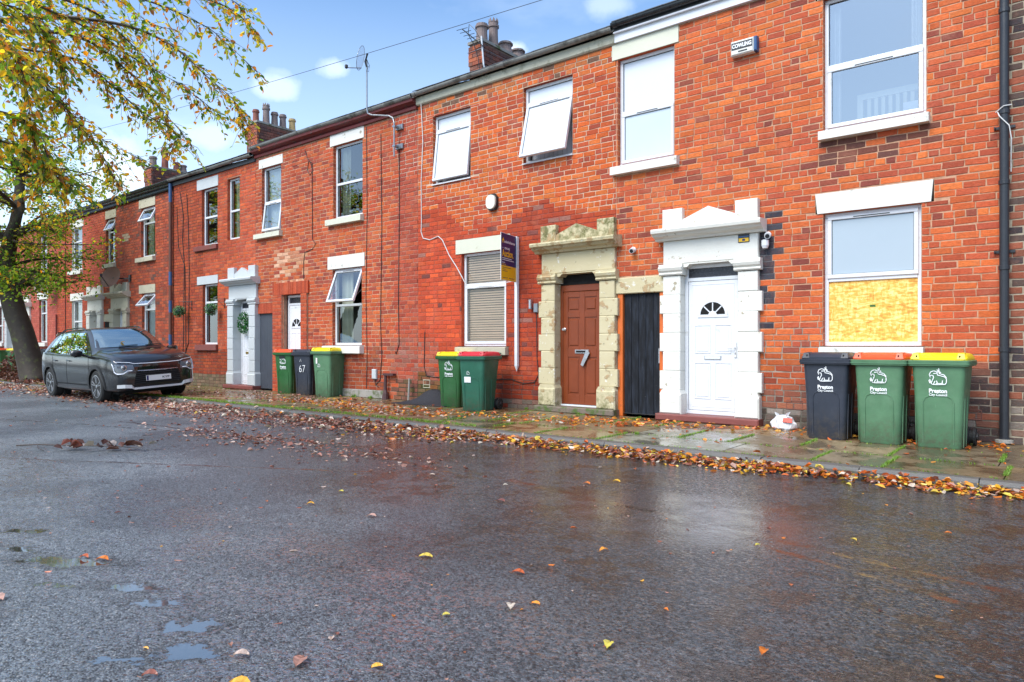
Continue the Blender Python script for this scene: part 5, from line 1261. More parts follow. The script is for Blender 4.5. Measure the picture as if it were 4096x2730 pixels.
def bin_(loc, rzdeg, bodym, lidm, label, scale=1., emblem=True, grp='wheelie bins on the pavement', lidparts=True, deco=None):
    B = thing('wheelie_bin', label, 'wheelie bin', (*loc, 0), rad(rzdeg), grp); B.scale = (scale,) * 3
    # local: front faces -y, front bottom edge at y=0
    yc = .30
    m = MB(); loft(m, [rrect(.405, .44, .05, .0, 0, yc - .02), rrect(.42, .46, .06, .015, 0, yc - .02), rrect(.445, .50, .06, .30, 0, yc), rrect(.48, .56, .055, .68, 0, yc + .01), rrect(.505, .60, .05, .90, 0, yc + .02), rrect(.505, .60, .05, .915, 0, yc + .02)])
    o = m.build('body', bodym, B, local=True); smooth_by_angle(o)
    m = MB(); loft(m, [rrect(.555, .64, .04, .895, 0, yc + .02), rrect(.575, .66, .04, .90, 0, yc + .02), rrect(.585, .67, .035, .955, 0, yc + .02), rrect(.56, .65, .035, .962, 0, yc + .02)]); o = m.build('rim', bodym, B, local=True); smooth_by_angle(o)
    m = MB(); loft(m, [rrect(.592, .678, .036, .918, 0, yc + .02), rrect(.592, .678, .036, .930, 0, yc + .02)], False, False); o = m.build('rim_lip', bodym, B, local=True)
    # recessed arch on the front: a raised outline band
    def fy(z): return yc + .01 - (.25 + (.56 - .50) / 2 * (z - .3) / .38) - .012 if z > .3 else yc - .02 - .235 - (z) * .05
    pts = [(-.145, .05), (-.145, .50), (-.125, .55), (-.08, .575), (.08, .575), (.125, .55), (.145, .50), (.145, .05)]
    def front(z): 
        zs_ = [(0, yc - .24), (.015, yc - .25), (.30, yc - .25), (.68, yc + .01 - .28), (.90, yc + .02 - .30)]
        for (z0, y0), (z1, y1) in zip(zs_, zs_[1:]):
            if z0 <= z <= z1: return y0 + (y1 - y0) * (z - z0) / (z1 - z0)
        return yc - .28
    m = MB(); w_ = .009
    for (a, b), (c, d) in zip(pts, pts[1:]):
        t = Vector((c - a, d - b)).normalized(); nn = Vector((-t.y, t.x)) * w_
        m.hexa([(a - nn.x, front(b) + .004, b - nn.y), (c - nn.x, front(d) + .004, d - nn.y), (c + nn.x, front(d) + .004, d + nn.y), (a + nn.x, front(b) + .004, b + nn.y),
                (a - nn.x * .5, front(b) - .006, b - nn.y * .5), (c - nn.x * .5, front(d) - .006, d - nn.y * .5), (c + nn.x * .5, front(d) - .006, d + nn.y * .5), (a + nn.x * .5, front(b) - .006, b + nn.y * .5)])
    m.build('front_arch_rib', bodym, B, local=True)
    for sx in (-1, 1):
        for yy in (.12, .33):
            m = MB(); m.hexa([(sx * (.2195), yc - .3 + yy, .02), (sx * (.2195), yc - .285 + yy, .02), (sx * .2275, yc - .285 + yy, .55), (sx * .2275, yc - .3 + yy, .55), (sx * .227, yc - .297 + yy, .02), (sx * .227, yc - .29 + yy, .02), (sx * .240, yc - .29 + yy, .55), (sx * .240, yc - .297 + yy, .55)]); m.build('side_rib', bodym, B, local=True)
    # lid
    m = MB(); loft(m, [rrect(.545, .64, .05, .9625, 0, yc + .025), rrect(.548, .642, .05, .985, 0, yc + .025), rrect(.52, .60, .06, 1.012, 0, yc + .035), rrect(.50, .57, .07, 1.028, 0, yc + .05), rrect(.40, .45, .08, 1.040, 0, yc + .06)]); o = m.build('lid', lidm, B, local=True); smooth_by_angle(o, 40)
    for sx in (-1, 1):
        m = MB(); cx = sx * .215
        m.hexa([(cx - .04, yc - .30, .975), (cx + .04, yc - .30, .975), (cx + .035, yc - .10, 1.0), (cx - .035, yc - .10, 1.0), (cx - .028, yc - .275, 1.035), (cx + .028, yc - .275, 1.035), (cx + .02, yc - .10, 1.045), (cx - .02, yc - .10, 1.045)])
        h = m.build('lid_horn', lidm, o, local=True)
        m = MB(); m.box(cx - sx * .012 - .007, cx - sx * .012 + .007, yc - .293, yc - .283, .99, 1.015); m.build('slot', VOIDM, o, local=True)
        m = MB(); m.lathe([(.02, -.05), (.1, -.045), (.1, -.02), (.075, -.015), (.075, .015), (.1, .02), (.1, .045), (.02, .05)][::1], (sx * .245, yc + .27, .1), 18, 'x'); wv = m.build('wheel', TYRE, B, local=True)
        m = MB(); m.lathe([(.045, 0), (.045, .012), (.02, .02)], (sx * .295 - .0, yc + .27, .1), 12, 'x'); m.build('hub', BLACKP, wv, local=True)
        m = MB(); m.tube([(sx * .22, yc + .33, .95), (sx * .22, yc + .40, 1.0), (sx * .19, yc + .42, 1.01)], .016, 6); m.build('hinge', bodym, B, local=True)
    m = MB(); m.tube([(-.22, yc + .42, 1.0), (.22, yc + .42, 1.0)], .014, 8); m.build('handle_bar', bodym, B, local=True)
    m = MB(); m.tube([(-.25, yc + .27, .1), (.25, yc + .27, .1)], .012, 6); m.build('axle', RUST, B, local=True)
    if emblem:
        z = .735; lamb(B, 0, front(z) - .012, z + .035, .080)
        text('Preston', .062, EFFM, B, (0, front(.62) - .009, .608), (rad(90 + 2), 0, 0), width=.17, bold=.0022, align='CENTER')
        text('City Council', .036, EFFM, B, (0, front(.58) - .007, .574), (rad(90 + 2), 0, 0), width=.17, bold=.0008, align='CENTER')
    return B, front
bin_((-2.31, -.965), 2, BINK, BINK, 'charcoal grey bin under the boarded window, left of the orange lidded one')
bin_((-1.735, -.985), 0, BING, LIDR, 'green bin with orange lid, middle of the three under the boarded window')
bin_((-1.155, -.965), -1, BING, LIDY, 'green bin with yellow lid next to the black downpipe')
b, fr = bin_((-8.88, -.60), 14, BING2, LIDY, 'dark green bin with yellow lid tucked behind a red lidded bin', .97)
b, fr = bin_((-8.02, -.94), 12, BING3, LIDP, 'dark green bin with red lid and a blank white sticker', .98, emblem=False)
m = MB(); m.quad((-.14, fr(.5) - .011, .50), (-.01, fr(.5) - .011, .50), (-.01, fr(.6) - .012, .60), (-.14, fr(.6) - .012, .60)); m.build('white_sticker', EFFM, b, local=True)
lamb(b, -.06, fr(.66) - .014, .665, .03)
b, fr = bin_((-14.45, -.42), 16, BING2, LIDR, 'dark green bin with red lid at the brick arched porch')
m = MB(); m.quad((-.10, fr(.8) - .014, .82), (.06, fr(.8) - .014, .82), (.06, fr(.88) - .012, .88), (-.10, fr(.88) - .012, .88)); m.build('black_patch', BLACKP, b, local=True)
b, fr = bin_((-13.62, -.48), 14, BINK, BINK, 'charcoal bin painted 67, between the two green ones by the open window', emblem=False)
text('67', .24, EFFM, b, (-.08, fr(.56) - .012, .52), (rad(90), 0, 0), width=.17, bold=-.004)
m = MB(); m.tube([(-.05, fr(.75) - .012, .76), (-.02, fr(.8) - .012, .82), (.0, fr(.75) - .012, .76)], .004, 4); m.build('scratch_mark', EFFM, b, local=True)
b, fr = bin_((-12.83, -.52), 12, BING, LIDY, 'green bin with yellow lid and faded white mark below the open window', 1.04, emblem=False)
b.children[0].data.materials[0] = BING2
m = MB(); m.quad((-.14, fr(.74) - .013, .70), (-.10, fr(.74) - .013, .70), (-.10, fr(.84) - .013, .82), (-.14, fr(.84) - .013, .82)); m.build('faded_mark', EFFM, b, local=True); lamb(b, -.06, fr(.66) - .014, .66, .035)
bin_((-27.6, -1.2), 10, BLACKP, BLACKP, 'black bin standing behind the leaning trunk', .98, emblem=False, grp='bins behind the tree')
bin_((-30.6, -1.1), 10, BINK, BINK, 'dark blue bin left of the leaning trunk', .98, emblem=False, grp='bins behind the tree')
bin_((-31.6, -1.1), 10, BING2, LIDY, 'green bin with yellow lid left of the leaning trunk', .98, emblem=False, grp='bins behind the tree')
bin_((-34.0, -.9), 10, BING2, LIDR, 'green bin with red lid at the left edge of the street', .98, emblem=False, grp='bins behind the tree')
# ------------------------------------------------------------------ things on and by the walls
def free(m, name, mat, label, cat, group=None, loc=(0, 0, 0)):
    o = m.build(name, mat, None); o.location = loc; return tag(o, label, cat, group)
T_ = thing('downpipe', 'black cast iron downpipe at the right edge of the terrace', 'drainpipe', (-.62, -.075, 0))
m = MB(); m.tube([(-.62, -.075, -.0), (-.62, -.075, 6.15)], .047, 14); o = m.build('pipe', DPIPE, T_); smooth_by_angle(o, 60)
for z in (.02, 1.05, 1.98, 2.95, 3.75, 4.9):
    m = MB(); m.lathe([(.047, 0), (.056, .004), (.056, .05), (.047, .054)], (-.62, -.075, z), 14); m.build('collar', DPIPE, T_)
for z in (2.18, 3.6): m = MB(); m.box(-.72, -.52, -.02, .01, z, z + .03); m.tube([(-.71, -.03, z + .015), (-.71, -.075, z + .015)], .01, 5); m.build('bracket', DPIPE, T_)
m = MB(); m.lathe([(.05, 0), (.09, .02), (.09, .05), (.05, .06)][::1], (-.62, -.08, -.0), 12); m.build('shoe', CONC, T_)
m = MB(); m.tube([(-.68, -.10, 3.78), (-.66, -.14, 3.72), (-.57, -.14, 3.6), (-.55, -.12, 3.45), (-.56, -.03, 3.2), (-.56, -.02, 3.1)], .006, 5); m.tube([(-.70, -.1, 3.78), (-.62, -.14, 3.83), (-.55, -.1, 3.84)], .006, 5); m.build('loose_white_cable', CABW, T_)
T_ = thing('downpipe', 'brown downpipe with blue painted lengths between two dark houses', 'drainpipe', (-20.75, -.08, 0))
for z0, z1, mt in ((0, .95, PIPEBR), (.952, 1.45, PIPEBL), (1.452, 2.1, PIPEBR), (2.102, 2.45, PIPEBL), (2.452, 2.9, PIPEBR), (2.902, 3.3, PIPEBL), (3.302, 5.35, PIPEBR), (5.352, 5.9, PIPEBL)):
    m = MB(); m.tube([(-20.75, -.08, z0), (-20.75, -.08, z1)], .05, 10); m.build('pipe_length', mt, T_)
for u, lb in ((-30.0, 'thin dark red pipe on the wall right of the pinkish house'), ):
    m = MB(); m.tube([(u, -.05, .2), (u, -.05, 2.3)], .03, 6); free(m, 'wall_pipe', MAROON, lb, 'pipe')
# alarm box with lettering
T_ = thing('alarm_box', 'white and blue alarm box reading COWLING high on the brick wall', 'alarm box', (-3.64, -.02, 5.33))
m = MB(); m.bbox(-3.80, -3.475, -.10, -.001, 5.225, 5.43, .018); m.build('cover', pm('yellowed_white_plastic', (.70, .70, .64), .4, .06), T_)
m = MB(); m.bbox(-3.474, -3.43, -.10, -.001, 5.225, 5.43, .015); m.build('blue_end', PIPEBL, T_)
m = MB(); m.box(-3.785, -3.49, -.103, -.1005, 5.30, 5.40); m.build('label_plate', BLACKP, T_)
text('COWLING', .075, EFFM, T_, (-3.775 + 3.64, -.086, 5.325 - 5.33), (rad(90), 0, 0), width=.275, bold=.003)
m = MB(); m.box(-3.69, -3.56, -.1025, -.1005, 5.258, 5.278); m.build('small_print', BLACKP, T_)
T_ = thing('alarm_sounder', 'rounded white alarm sounder with black ends on the orange brick', 'alarm box', (-8.30, 0, 3.75))
m = MB(); r_ = [(-8.30 + a, z) for a, z in ((-.06, 3.90), (.06, 3.90), (.115, 3.84), (.115, 3.66), (.06, 3.60), (-.06, 3.60), (-.115, 3.66), (-.115, 3.84))]
m.prism(r_[::-1], -.06, -.002); m.build('backplate', BLACKP, T_)
m = MB(); r_ = [(-8.30 + a * .92, 3.75 + (z - 3.75) * .86) for a, z in [(.115 * math.cos(t) * 1.02, 3.75 + .15 * math.copysign(abs(math.sin(t)) ** .7, math.sin(t))) for t in [2 * math.pi * k / 20 for k in range(20)]]]
m.prism(r_, -.10, -.055); o = m.build('cover', pm('ivory_plastic', (.72, .72, .62), .35, .04), T_)
def camera_thing(u, z, label, down=False):
    T_ = thing('security_camera', label, 'security camera', (u, -.0, z))
    m = MB(); m.lathe([(.045, -.001), (.045, -.03), (.03, -.04)], (u, 0, z), 14, 'y'); m.build('mount', UPVC, T_)
    m = MB(); d = Vector((.35, -1, -.35)).normalized(); p = Vector((u + .0, -.05, z - .005)); m.tube([tuple(p - d * .02), tuple(p + d * .02), tuple(p + d * .09)], [.03, .04, .04], 12); m.build('housing', UPVC, T_)
    m = MB(); m.tube([tuple(p + d * .0905), tuple(p + d * .094)], .03, 12); m.build('lens', BLACKP, T_)
    if down: m = MB(); m.lathe([(.035, -.09), (.05, -.05), (.05, .02), (.03, .03)], (u - .02, -.07, z - .10), 12); m.build('dome', UPVC, T_)
camera_thing(-5.40, 2.63, 'white bullet camera on the brick above the passage lintel'); camera_thing(-3.30, 2.655, 'white camera fixed right of the white door surround', True)
T_ = thing('warning_plate', 'small black and yellow notice on the white door surround', 'notice', (-3.62, -.07, 2.63))
m = MB(); m.box(-3.70, -3.54, -.074, -.068, 2.575, 2.69); m.build('plate', BLACKP, T_)
m = MB(); m.box(-3.69, -3.55, -.0765, -.0745, 2.585, 2.635); m.build('yellow_band', SIGNY, T_); m = MB(); m.box(-3.69, -3.55, -.0765, -.0745, 2.645, 2.665); m.build('blue_band', PIPEBL, T_)
m = MB(); m.box(-3.64, -3.60, -.078, -.0765, 2.595, 2.625); m.build('symbol', SIGNB, T_)
T_ = thing('entry_phone', 'silver entry phone on the wall left of the brown door', 'entry phone', (-7.34, 0, 1.8))
m = MB(); m.bbox(-7.36, -7.27, -.04, -.001, 1.70, 1.86, .01); m.build('backbox', GALV, T_); m = MB(); m.bbox(-7.43, -7.39, -.09, -.02, 1.76, 1.93, .012); m.build('handset', SILVER, T_)
m = MB(); m.tube([(-7.39, -.03, 1.78), (-7.36, -.02, 1.74)], .006, 5); m.build('cord', CABB, T_)
T_ = thing('meter_box', 'small grey socket box low on the wall near the vent', 'wall box', (-11.62, 0, .45)); m = MB(); m.bbox(-11.69, -11.55, -.05, -.001, .41, .62, .015); m.build('cover', GREYP, T_); m = MB(); m.tube([(-11.6, -.02, .42), (-11.6, -.02, .3), (-11.5, -.012, .24)], .008, 5); m.build('tail', CABB, T_)
T_ = thing('vent_pipe', 'short rusty iron standpipe with a flat arm against the wall', 'pipe', (-11.2, -.07, 0))
m = MB(); m.tube([(-11.2, -.08, 0), (-11.2, -.08, .12), (-11.2, -.08, .2), (-11.2, -.08, .51)], [.075, .06, .035, .032], 10); m.build('upright', RUST, T_); m = MB(); m.box(-11.24, -10.93, -.12, -.03, .50, .545); m.build('arm', RUST, T_)
m = MB(); m.tube([(-10.46, -.12, 0), (-10.46, -.09, .46)], .022, 6); free(m, 'stake', CONC, 'grey stake leaning by the mossy brickwork', 'stake')
for (pts, r_, mt, lb) in (
    ([(-10.18, -.05, 6.1), (-10.18, -.02, 5.8), (-10.15, -.012, 5.2), (-10.2, -.012, 4.4), (-10.19, -.012, 3.6), (-10.2, -.012, 3.4), (-10.14, -.012, 3.27), (-9.95, -.012, 3.22), (-9.72, -.012, 3.27), (-9.6, -.012, 3.18), (-9.42, -.02, 2.88), (-9.2, -.03, 2.62), (-9.06, -.03, 2.42)], .009, CABW, 'white cable running down beside the house joint to the window'),
    ([(-9.06, -.03, 2.42), (-8.95, -.05, 2.28), (-8.6, -.07, 2.2), (-8.3, -.07, 2.2), (-8.0, -.04, 2.26), (-7.85, -.04, 2.27), (-7.79, -.04, 2.33), (-7.83, -.05, 2.36)], .007, CABW, 'white cable drooping across the lower window to the sign post'),
    ([(-11.9, -.01, 5.85), (-11.88, -.01, 4.0), (-11.92, -.01, 2.2), (-11.88, -.01, 1.0), (-11.9, -.01, .2)], .007, CABB, 'black cable right of the open lower window'),
    ([(-11.43, -.01, 5.6), (-11.4, -.01, 3.6), (-11.44, -.01, 1.6), (-11.4, -.01, .9), (-11.45, -.01, .4), (-11.6, -.01, .28)], .008, CABB, 'black cable between the grey dish pole and the meter box'),
    ([(-10.86, -.01, 5.35), (-10.85, -.01, 4.0), (-10.88, -.01, 2.0), (-10.86, -.01, 1.15), (-10.95, -.01, .95), (-10.98, -.01, 1.0)], .008, CABB, 'black cable hanging below the dish pole brackets'),
    ([(-14.15, -.01, 5.75), (-14.05, -.01, 5.55), (-13.92, -.01, 5.4), (-13.85, -.01, 5.2), (-13.95, -.01, 5.12), (-14.05, -.01, 5.25), (-14.0, -.01, 5.45), (-13.86, -.01, 5.4), (-13.85, -.01, 3.6), (-13.72, -.01, 3.5), (-13.85, -.01, 3.38), (-14.15, -.01, 3.33), (-14.2, -.01, 3.1), (-14.2, -.01, 2.7)], .008, CABB, 'looped black cable between the two white upper windows'),
    ([(-20.3, -.01, 5.6), (-20.1, -.01, 4.9), (-20.15, -.01, 4.2), (-20.05, -.01, 3.5), (-20.1, -.01, 1.2), (-20.2, -.01, .5)], .011, CABB, 'dark cable left of the grey lintels'),
    ([(-19.9, -.01, 5.5), (-19.8, -.01, 4.6), (-19.75, -.01, 3.2), (-19.8, -.01, 1.2), (-20.0, -.01, .9)], .011, CABB, 'second dark cable nearer the grey lintels'),
    ([(-20.5, -.01, 5.2), (-20.4, -.01, 4.0), (-20.0, -.01, 3.4), (-19.95, -.01, .8)], .009, CABB, 'dark cable slanting beside the blue and brown pipe'),
    ([(-7.31, -.01, 1.7), (-7.3, -.01, .9), (-7.26, -.01, .62), (-7.35, -.01, .48), (-7.6, -.01, .45), (-7.9, -.01, .52), (-8.3, -.01, .5)], .008, CABB, 'black cable below the entry phone by the brown door'),
    ([(-10.1, -.01, 1.4), (-10.12, -.01, .7), (-10.05, -.01, .52), (-9.8, -.01, .5), (-9.3, -.01, .5)], .008, CABB, 'black cable curling over the mossy brickwork'),
    ([(-29.2, -.01, 5.5), (-29.2, -.01, .3)], .014, CABB, 'dark cable on the red painted house')):
    m = MB(); m.tube(pts, r_, 5); free(m, 'cable', mt, lb, 'cable', None)
# auction board fixed to a post on the wall
ang = math.atan2(.973, -.23)
T_ = thing('auction_sign', 'navy and yellow For Sale Auction board on a white post at the wall', 'sign', (-7.72, -.05, 0))
m = MB(); m.box(-7.75, -7.692, -.075, -.02, .76, 3.06); m.poly([(-7.75, -.075, .76), (-7.692, -.075, .76), (-7.721, -.0475, .66)]); m.poly([(-7.692, -.075, .76), (-7.692, -.02, .76), (-7.721, -.0475, .66)]); m.poly([(-7.692, -.02, .76), (-7.75, -.02, .76), (-7.721, -.0475, .66)]); m.poly([(-7.75, -.02, .76), (-7.75, -.075, .76), (-7.721, -.0475, .66)])
m.build('post', UPVC, T_)
PB = thing('board', None, None); PB.parent = T_; PB.location = Vector((-7.58, -.66, 2.245)) - wpos(T_); PB.rotation_euler = (0, 0, ang)
bw, bh = .60, .81
m = MB(); m.box(0, bw, -.004, .004, 0, bh); m.build('panel', EFFM, PB, local=True)
m = MB(); m.quad((.006, -.0045, .255), (bw, -.0045, .255), (bw, -.0045, bh - .006), (.006, -.0045, bh - .006)); m.build('navy_print', SIGNB, PB, local=True)
m = MB(); m.quad((.006, -.0045, .006), (bw, -.0045, .006), (bw, -.0045, .254), (.006, -.0045, .254)); m.build('yellow_print', SIGNY, PB, local=True)
rt = (rad(90), 0, 0)
m = MB(); m.poly([(.05, -.005, .69), (.05, -.005, .64), (.068, -.005, .64), (.068, -.005, .67), (.085, -.005, .685), (.102, -.005, .67), (.102, -.005, .64), (.12, -.005, .64), (.12, -.005, .69), (.085, -.005, .73)][::-1]); m.build('house_logo', SIGNY, PB, local=True)
for body, sz, wd, x, z, mt, bd in (('underthehammer', .07, .43, .13, .645, EFFM, .001), ('FOR SALE', .05, .20, .14, .535, EFFM, .001), ('Auction.', .17, .44, .05, .41, SIGNY, .004)):
    text(body, sz, mt, PB, (x, -.0052, z), rt, width=wd, bold=bd, ext=.0003)
for wd, x, z, mt in ((.38, .05, .375, EFFM), (.45, .05, .345, EFFM), (.10, .05, .30, EFFM), (.14, .05, .27, SIGNY), (.33, .06, .215, SIGNB), (.12, .06, .185, SIGNB), (.2, .06, .155, SIGNB), (.2, .06, .04, SIGNB), (.2, .32, .04, SIGNB)):
    m = MB(); xx = x      # small print too fine to read: broken strokes
    while xx < x + wd:
        l_ = R.uniform(.012, .045); m.box(xx, min(xx + l_, x + wd), -.0056, -.0048, z, z + .011); xx += l_ + .009
    m.build('small_print', mt, PB, local=True, kind='stuff')
m = MB(); m.box(.05, .11, -.0056, -.0048, .553, .557); m.build('rule', EFFM, PB, local=True)
# dish on the roof line pole
T_ = thing('satellite_dish', 'grey mesh dish on a tall bent pole above the maroon gutter', 'satellite dish', (-10.86, 0, 5.4))
m = MB(); m.tube([(-10.86, -.14, 5.0), (-10.86, -.14, 5.7), (-10.90, -.14, 5.8), (-11.0, -.16, 5.86), (-11.4, -.28, 5.93), (-11.5, -.30, 5.98), (-11.52, -.31, 6.1), (-11.52, -.31, 7.1)], .017, 8); m.build('pole', GALV, T_)
for z in (5.22, 5.62): m = MB(); m.bbox(-10.93, -10.72, -.05, -.002, z - .05, z + .06, .01); m.box(-10.90, -10.82, -.16, -.05, z - .015, z + .02); m.build('wall_bracket', GALV, T_)
m = MB(); c = Vector((-11.56, -.36, 7.12)); n_ = Vector((-.80, -.55, .25)).normalized(); ax = n_.cross(Vector((0, 0, 1))).normalized(); ay = ax.cross(n_)
rr = 6; kk = 20; n0 = len(m.v)
for i in range(rr + 1):
    q = i / rr
    for k in range(kk):
        t = 2 * math.pi * k / kk; m.v.append(tuple(c + ax * (.20 * q * math.cos(t)) + ay * (.25 * q * math.sin(t)) + n_ * (.07 * q * q)))
for i in range(rr):
    for k in range(kk):
        m.f.append((n0 + i * kk + k, n0 + i * kk + (k + 1) % kk, n0 + (i + 1) * kk + (k + 1) % kk, n0 + (i + 1) * kk + k)); m.c.append(None)
m.smooth = True
dishm = N('dish_mesh'); dishm.set('Base Color', (.55, .62, .70)); dishm.set('Roughness', .4); dishm.set('Alpha', .30); dishm = dishm.m
dd = m.build('reflector', dishm, T_)
m = MB(); m.tube([tuple(c + ax * (.20 * math.cos(t)) + ay * (.25 * math.sin(t)) + n_ * .07) for t in [2 * math.pi * k / 24 for k in range(25)]], .006, 5); m.build('rim', GALV, T_)
m = MB(); m.tube([tuple(c - ay * .2), tuple(c - ay * .26 + n_ * .30)], .009, 5); m.build('feed_arm', BLACKP, T_)
m = MB(); p = c - ay * .24 + n_ * .32; m.lathe([(.02, -.04), (.035, -.02), (.035, .03), (.02, .04)], tuple(p), 8); m.build('receiver', BLACKP, T_)
m = MB(); p = c - n_ * .05; m.tube([tuple(p + ay * .12), tuple(p - ay * .05), (-11.52, -.31, 6.95)], .022, 6); m.build('bracket', BLACKP, T_)
m = MB(); m.tube([(-11.50, -.33, 7.1), (-11.42, -.32, 6.95), (-11.45, -.32, 6.83), (-11.51, -.32, 6.85), (-11.44, -.33, 6.95)], .006, 5); m.build('cable_coil', CABB, T_)
def dish(u, z, label, rw, rh):
    T_ = thing('satellite_dish', label, 'satellite dish', (u, 0, z))
    m = MB(); c = Vector((u, -.36, z)); n_ = Vector((.35, -.9, .3)).normalized(); ax = n_.cross(Vector((0, 0, 1))).normalized(); ay = ax.cross(n_); n0 = 0
    for i in range(6):
        q = i / 5
        for k in range(22):
            t = 2 * math.pi * k / 22; m.v.append(tuple(c + ax * (rw * q * math.cos(t)) + ay * (rh * q * math.sin(t)) + n_ * (.10 * q * q)))
    for i in range(5):
        for k in range(22): m.f.append((i * 22 + k, i * 22 + (k + 1) % 22, (i + 1) * 22 + (k + 1) % 22, (i + 1) * 22 + k)); m.c.append(None)
    m.smooth = True; m.build('reflector', DISHB, T_)
    m = MB(); m.tube([tuple(c - ay * rh * .9 + n_ * .05), tuple(c - ay * .1 + n_ * .42)], .014, 5); m.build('feed_arm', BLACKP, T_)
    m = MB(); m.lathe([(.03, -.05), (.04, 0), (.03, .05)], tuple(c - ay * .08 + n_ * .43), 8); m.build('receiver', BLACKP, T_)
    m = MB(); m.tube([tuple(c), (u + .35, -.15, z - .02), (u + .45, -.02, z - .02)], .02, 6); m.box(u + .38, u + .52, -.04, -.001, z - .12, z + .1); m.build('wall_arm', BLACKP, T_)
dish(-24.1, 3.30, 'brown round dish above the cream door surround', .40, .36); dish(-30.35, 3.43, 'brown round dish partly behind the tree leaves', .40, .34)
# hanging topiary balls and wreath
def ball(u, y, z, r, au, label):
    T_ = thing('topiary_ball', label, 'hanging ball', (u, y, z), 0, 'green balls on wall brackets')
    m = MB()
    for _ in range(520):
        v = Vector((R.gauss(0, 1), R.gauss(0, 1), R.gauss(0, 1))).normalized(); p = v * r * R.uniform(.7, 1.0); d = (v + Vector((R.gauss(0, .5), R.gauss(0, .5), R.gauss(0, .5)))).normalized()
        m.leaf(tuple(p), d, v, .05, .014, jit(R.choice(((.02, .16, .05), (.03, .24, .09), (.01, .09, .03), (.35, .5, .4))), .2), .2)
    m.build('leaves', LEAF_T, T_, local=True, kind='stuff')
    m = MB(); m.lathe([(.0 + r * .2, -r * .75), (r * .7, -r * .4), (r * .8, 0), (r * .7, r * .4), (r * .2, r * .75)], (0, 0, 0), 10); m.build('core', GRASS if False else BLACKP, T_, local=True)
    m = MB(); m.tube([(0, 0, r * .7), (0, 0, r + .12)], .004, 4); m.build('chain', BLACKP, T_, local=True)
    B_ = thing('wall_bracket', label.replace('green ball hanging', 'thin black bracket holding the ball'), 'bracket', (au, 0, z + r))
    m = MB(); m.tube([(u - .02, y, z + r + .13), (au, -.01, z + r + .13)], .008, 5); m.tube([(au, -.012, z + r + .16), (au, -.012, z + r - .12)], .009, 5); m.tube([(u + (au - u) * .4, y * .6, z + r + .125), (au, -.012, z + r - .08)], .006, 5); m.build('ironwork', BLACKP, B_)
ball(-19.83, -.26, 2.10, .15, -19.6, 'green ball hanging beside the blue and brown downpipe'); ball(-18.05, -.26, 2.10, .15, -17.8, 'green ball hanging in front of the lower window')
T_ = thing('door_wreath', 'green leafy wreath on the white door in the grey surround', 'wreath', (-16.86, .06, 1.72))
m = MB()
for _ in range(650):
    t = R.uniform(0, 6.283); a = R.uniform(0, 6.283); rr_ = .17 + .055 * math.cos(a); p = Vector((rr_ * math.cos(t), -.05 + .05 * math.sin(a), rr_ * 1.15 * math.sin(t)))
    d = Vector((math.cos(t) * math.cos(a) + R.gauss(0, .5), R.gauss(-.3, .5), math.sin(t) * math.cos(a) + R.gauss(0, .5))).normalized()
    m.leaf(tuple(p), d, Vector((0, -1, .2)), .055, .022, jit(R.choice(((.02, .14, .03), (.04, .22, .05), (.01, .08, .02))), .2), .2)
m.build('leaves', LEAF_T, T_, local=True, kind='stuff')
m = MB(); m.tube([(0, .0, .19), (0, .01, .42)], .004, 4); m.build('hanger', BLACKP, T_, local=True)
# bag, mat
T_ = thing('carrier_bag', 'crumpled white and red plastic bag beside the charcoal bin', 'plastic bag', (-3.02, -.22, 0)); T_.scale = (.85,) * 3
m = MB(); rs = []
for i, (z, w_, d_) in enumerate(((0, .13, .10), (.03, .17, .13), (.10, .18, .13), (.16, .15, .11), (.20, .11, .08), (.225, .04, .03))):
    rs.append([(w_ * math.cos(t) * (1 + .16 * math.sin(5 * t + i * 1.7)) + R.uniform(-.012, .012), d_ * math.sin(t) * (1 + .16 * math.sin(4 * t + i)) + R.uniform(-.012, .012), z + R.uniform(-.012, .012) * (i > 0)) for t in [2 * math.pi * k / 22 for k in range(22)]])
loft(m, rs); o = m.build('body', BAGW, T_, local=True)
m = MB(); m.hexa([(.02, -.135, .13), (.15, -.10, .12), (.14, -.06, .18), (.02, -.09, .19), (.02, -.14, .135), (.155, -.105, .125), (.145, -.065, .185), (.02, -.095, .195)]); m.build('red_print', BAGR, T_, local=True)
m = MB(); m.leaf((.05, -.05, .2), Vector((.5, -.3, .6)), Vector((0, -1, .3)), .13, .06, (.75, .75, .78), .4); m.leaf((-.06, -.02, .2), Vector((-.5, -.3, .6)), Vector((0, -1, .3)), .11, .05, (.75, .75, .78), .4); m.build('handle', BAGW, T_, local=True)
m = MB(); gx = 14; gy = 9
def matz(a, b): 
    x = -10.35 + a * 1.45; y = -.02 - b * .62
    return (x + .05 * math.sin(b * 5), y - .06 * math.sin(a * 7), .012 + .25 * max(0, 1 - b * 1.35) * math.exp(-((a - .38) / .26) ** 2) + .02 * abs(math.sin(a * 9 + b * 4)) * (1 - b))
for i in range(gx):
    for j in range(gy):
        m.quad(matz(i / gx, j / gy), matz(i / gx, (j + 1) / gy), matz((i + 1) / gx, (j + 1) / gy), matz((i + 1) / gx, j / gy))
m.smooth = True; o = m.build('slumped_mat', MATM, None); tag(o, 'black rubber mat slumped against the mossy wall foot', 'mat')
bmm = bmesh.new(); bmm.from_mesh(o.data); bmesh.ops.remove_doubles(bmm, verts=bmm.verts, dist=.002); bmm.to_mesh(o.data); bmm.free()
sm_ = o.modifiers.new('thick', 'SOLIDIFY'); sm_.thickness = .008
m = MB(); A0, A1 = Vector((-30.5, -3.6, 7.0)), Vector((4, -3.66, 4.05)); m.tube([tuple(A0.lerp(A1, i / 24) + Vector((0, 0, -.35 * math.sin(math.pi * i / 24) + .35))) for i in range(25)], .0032, 5)
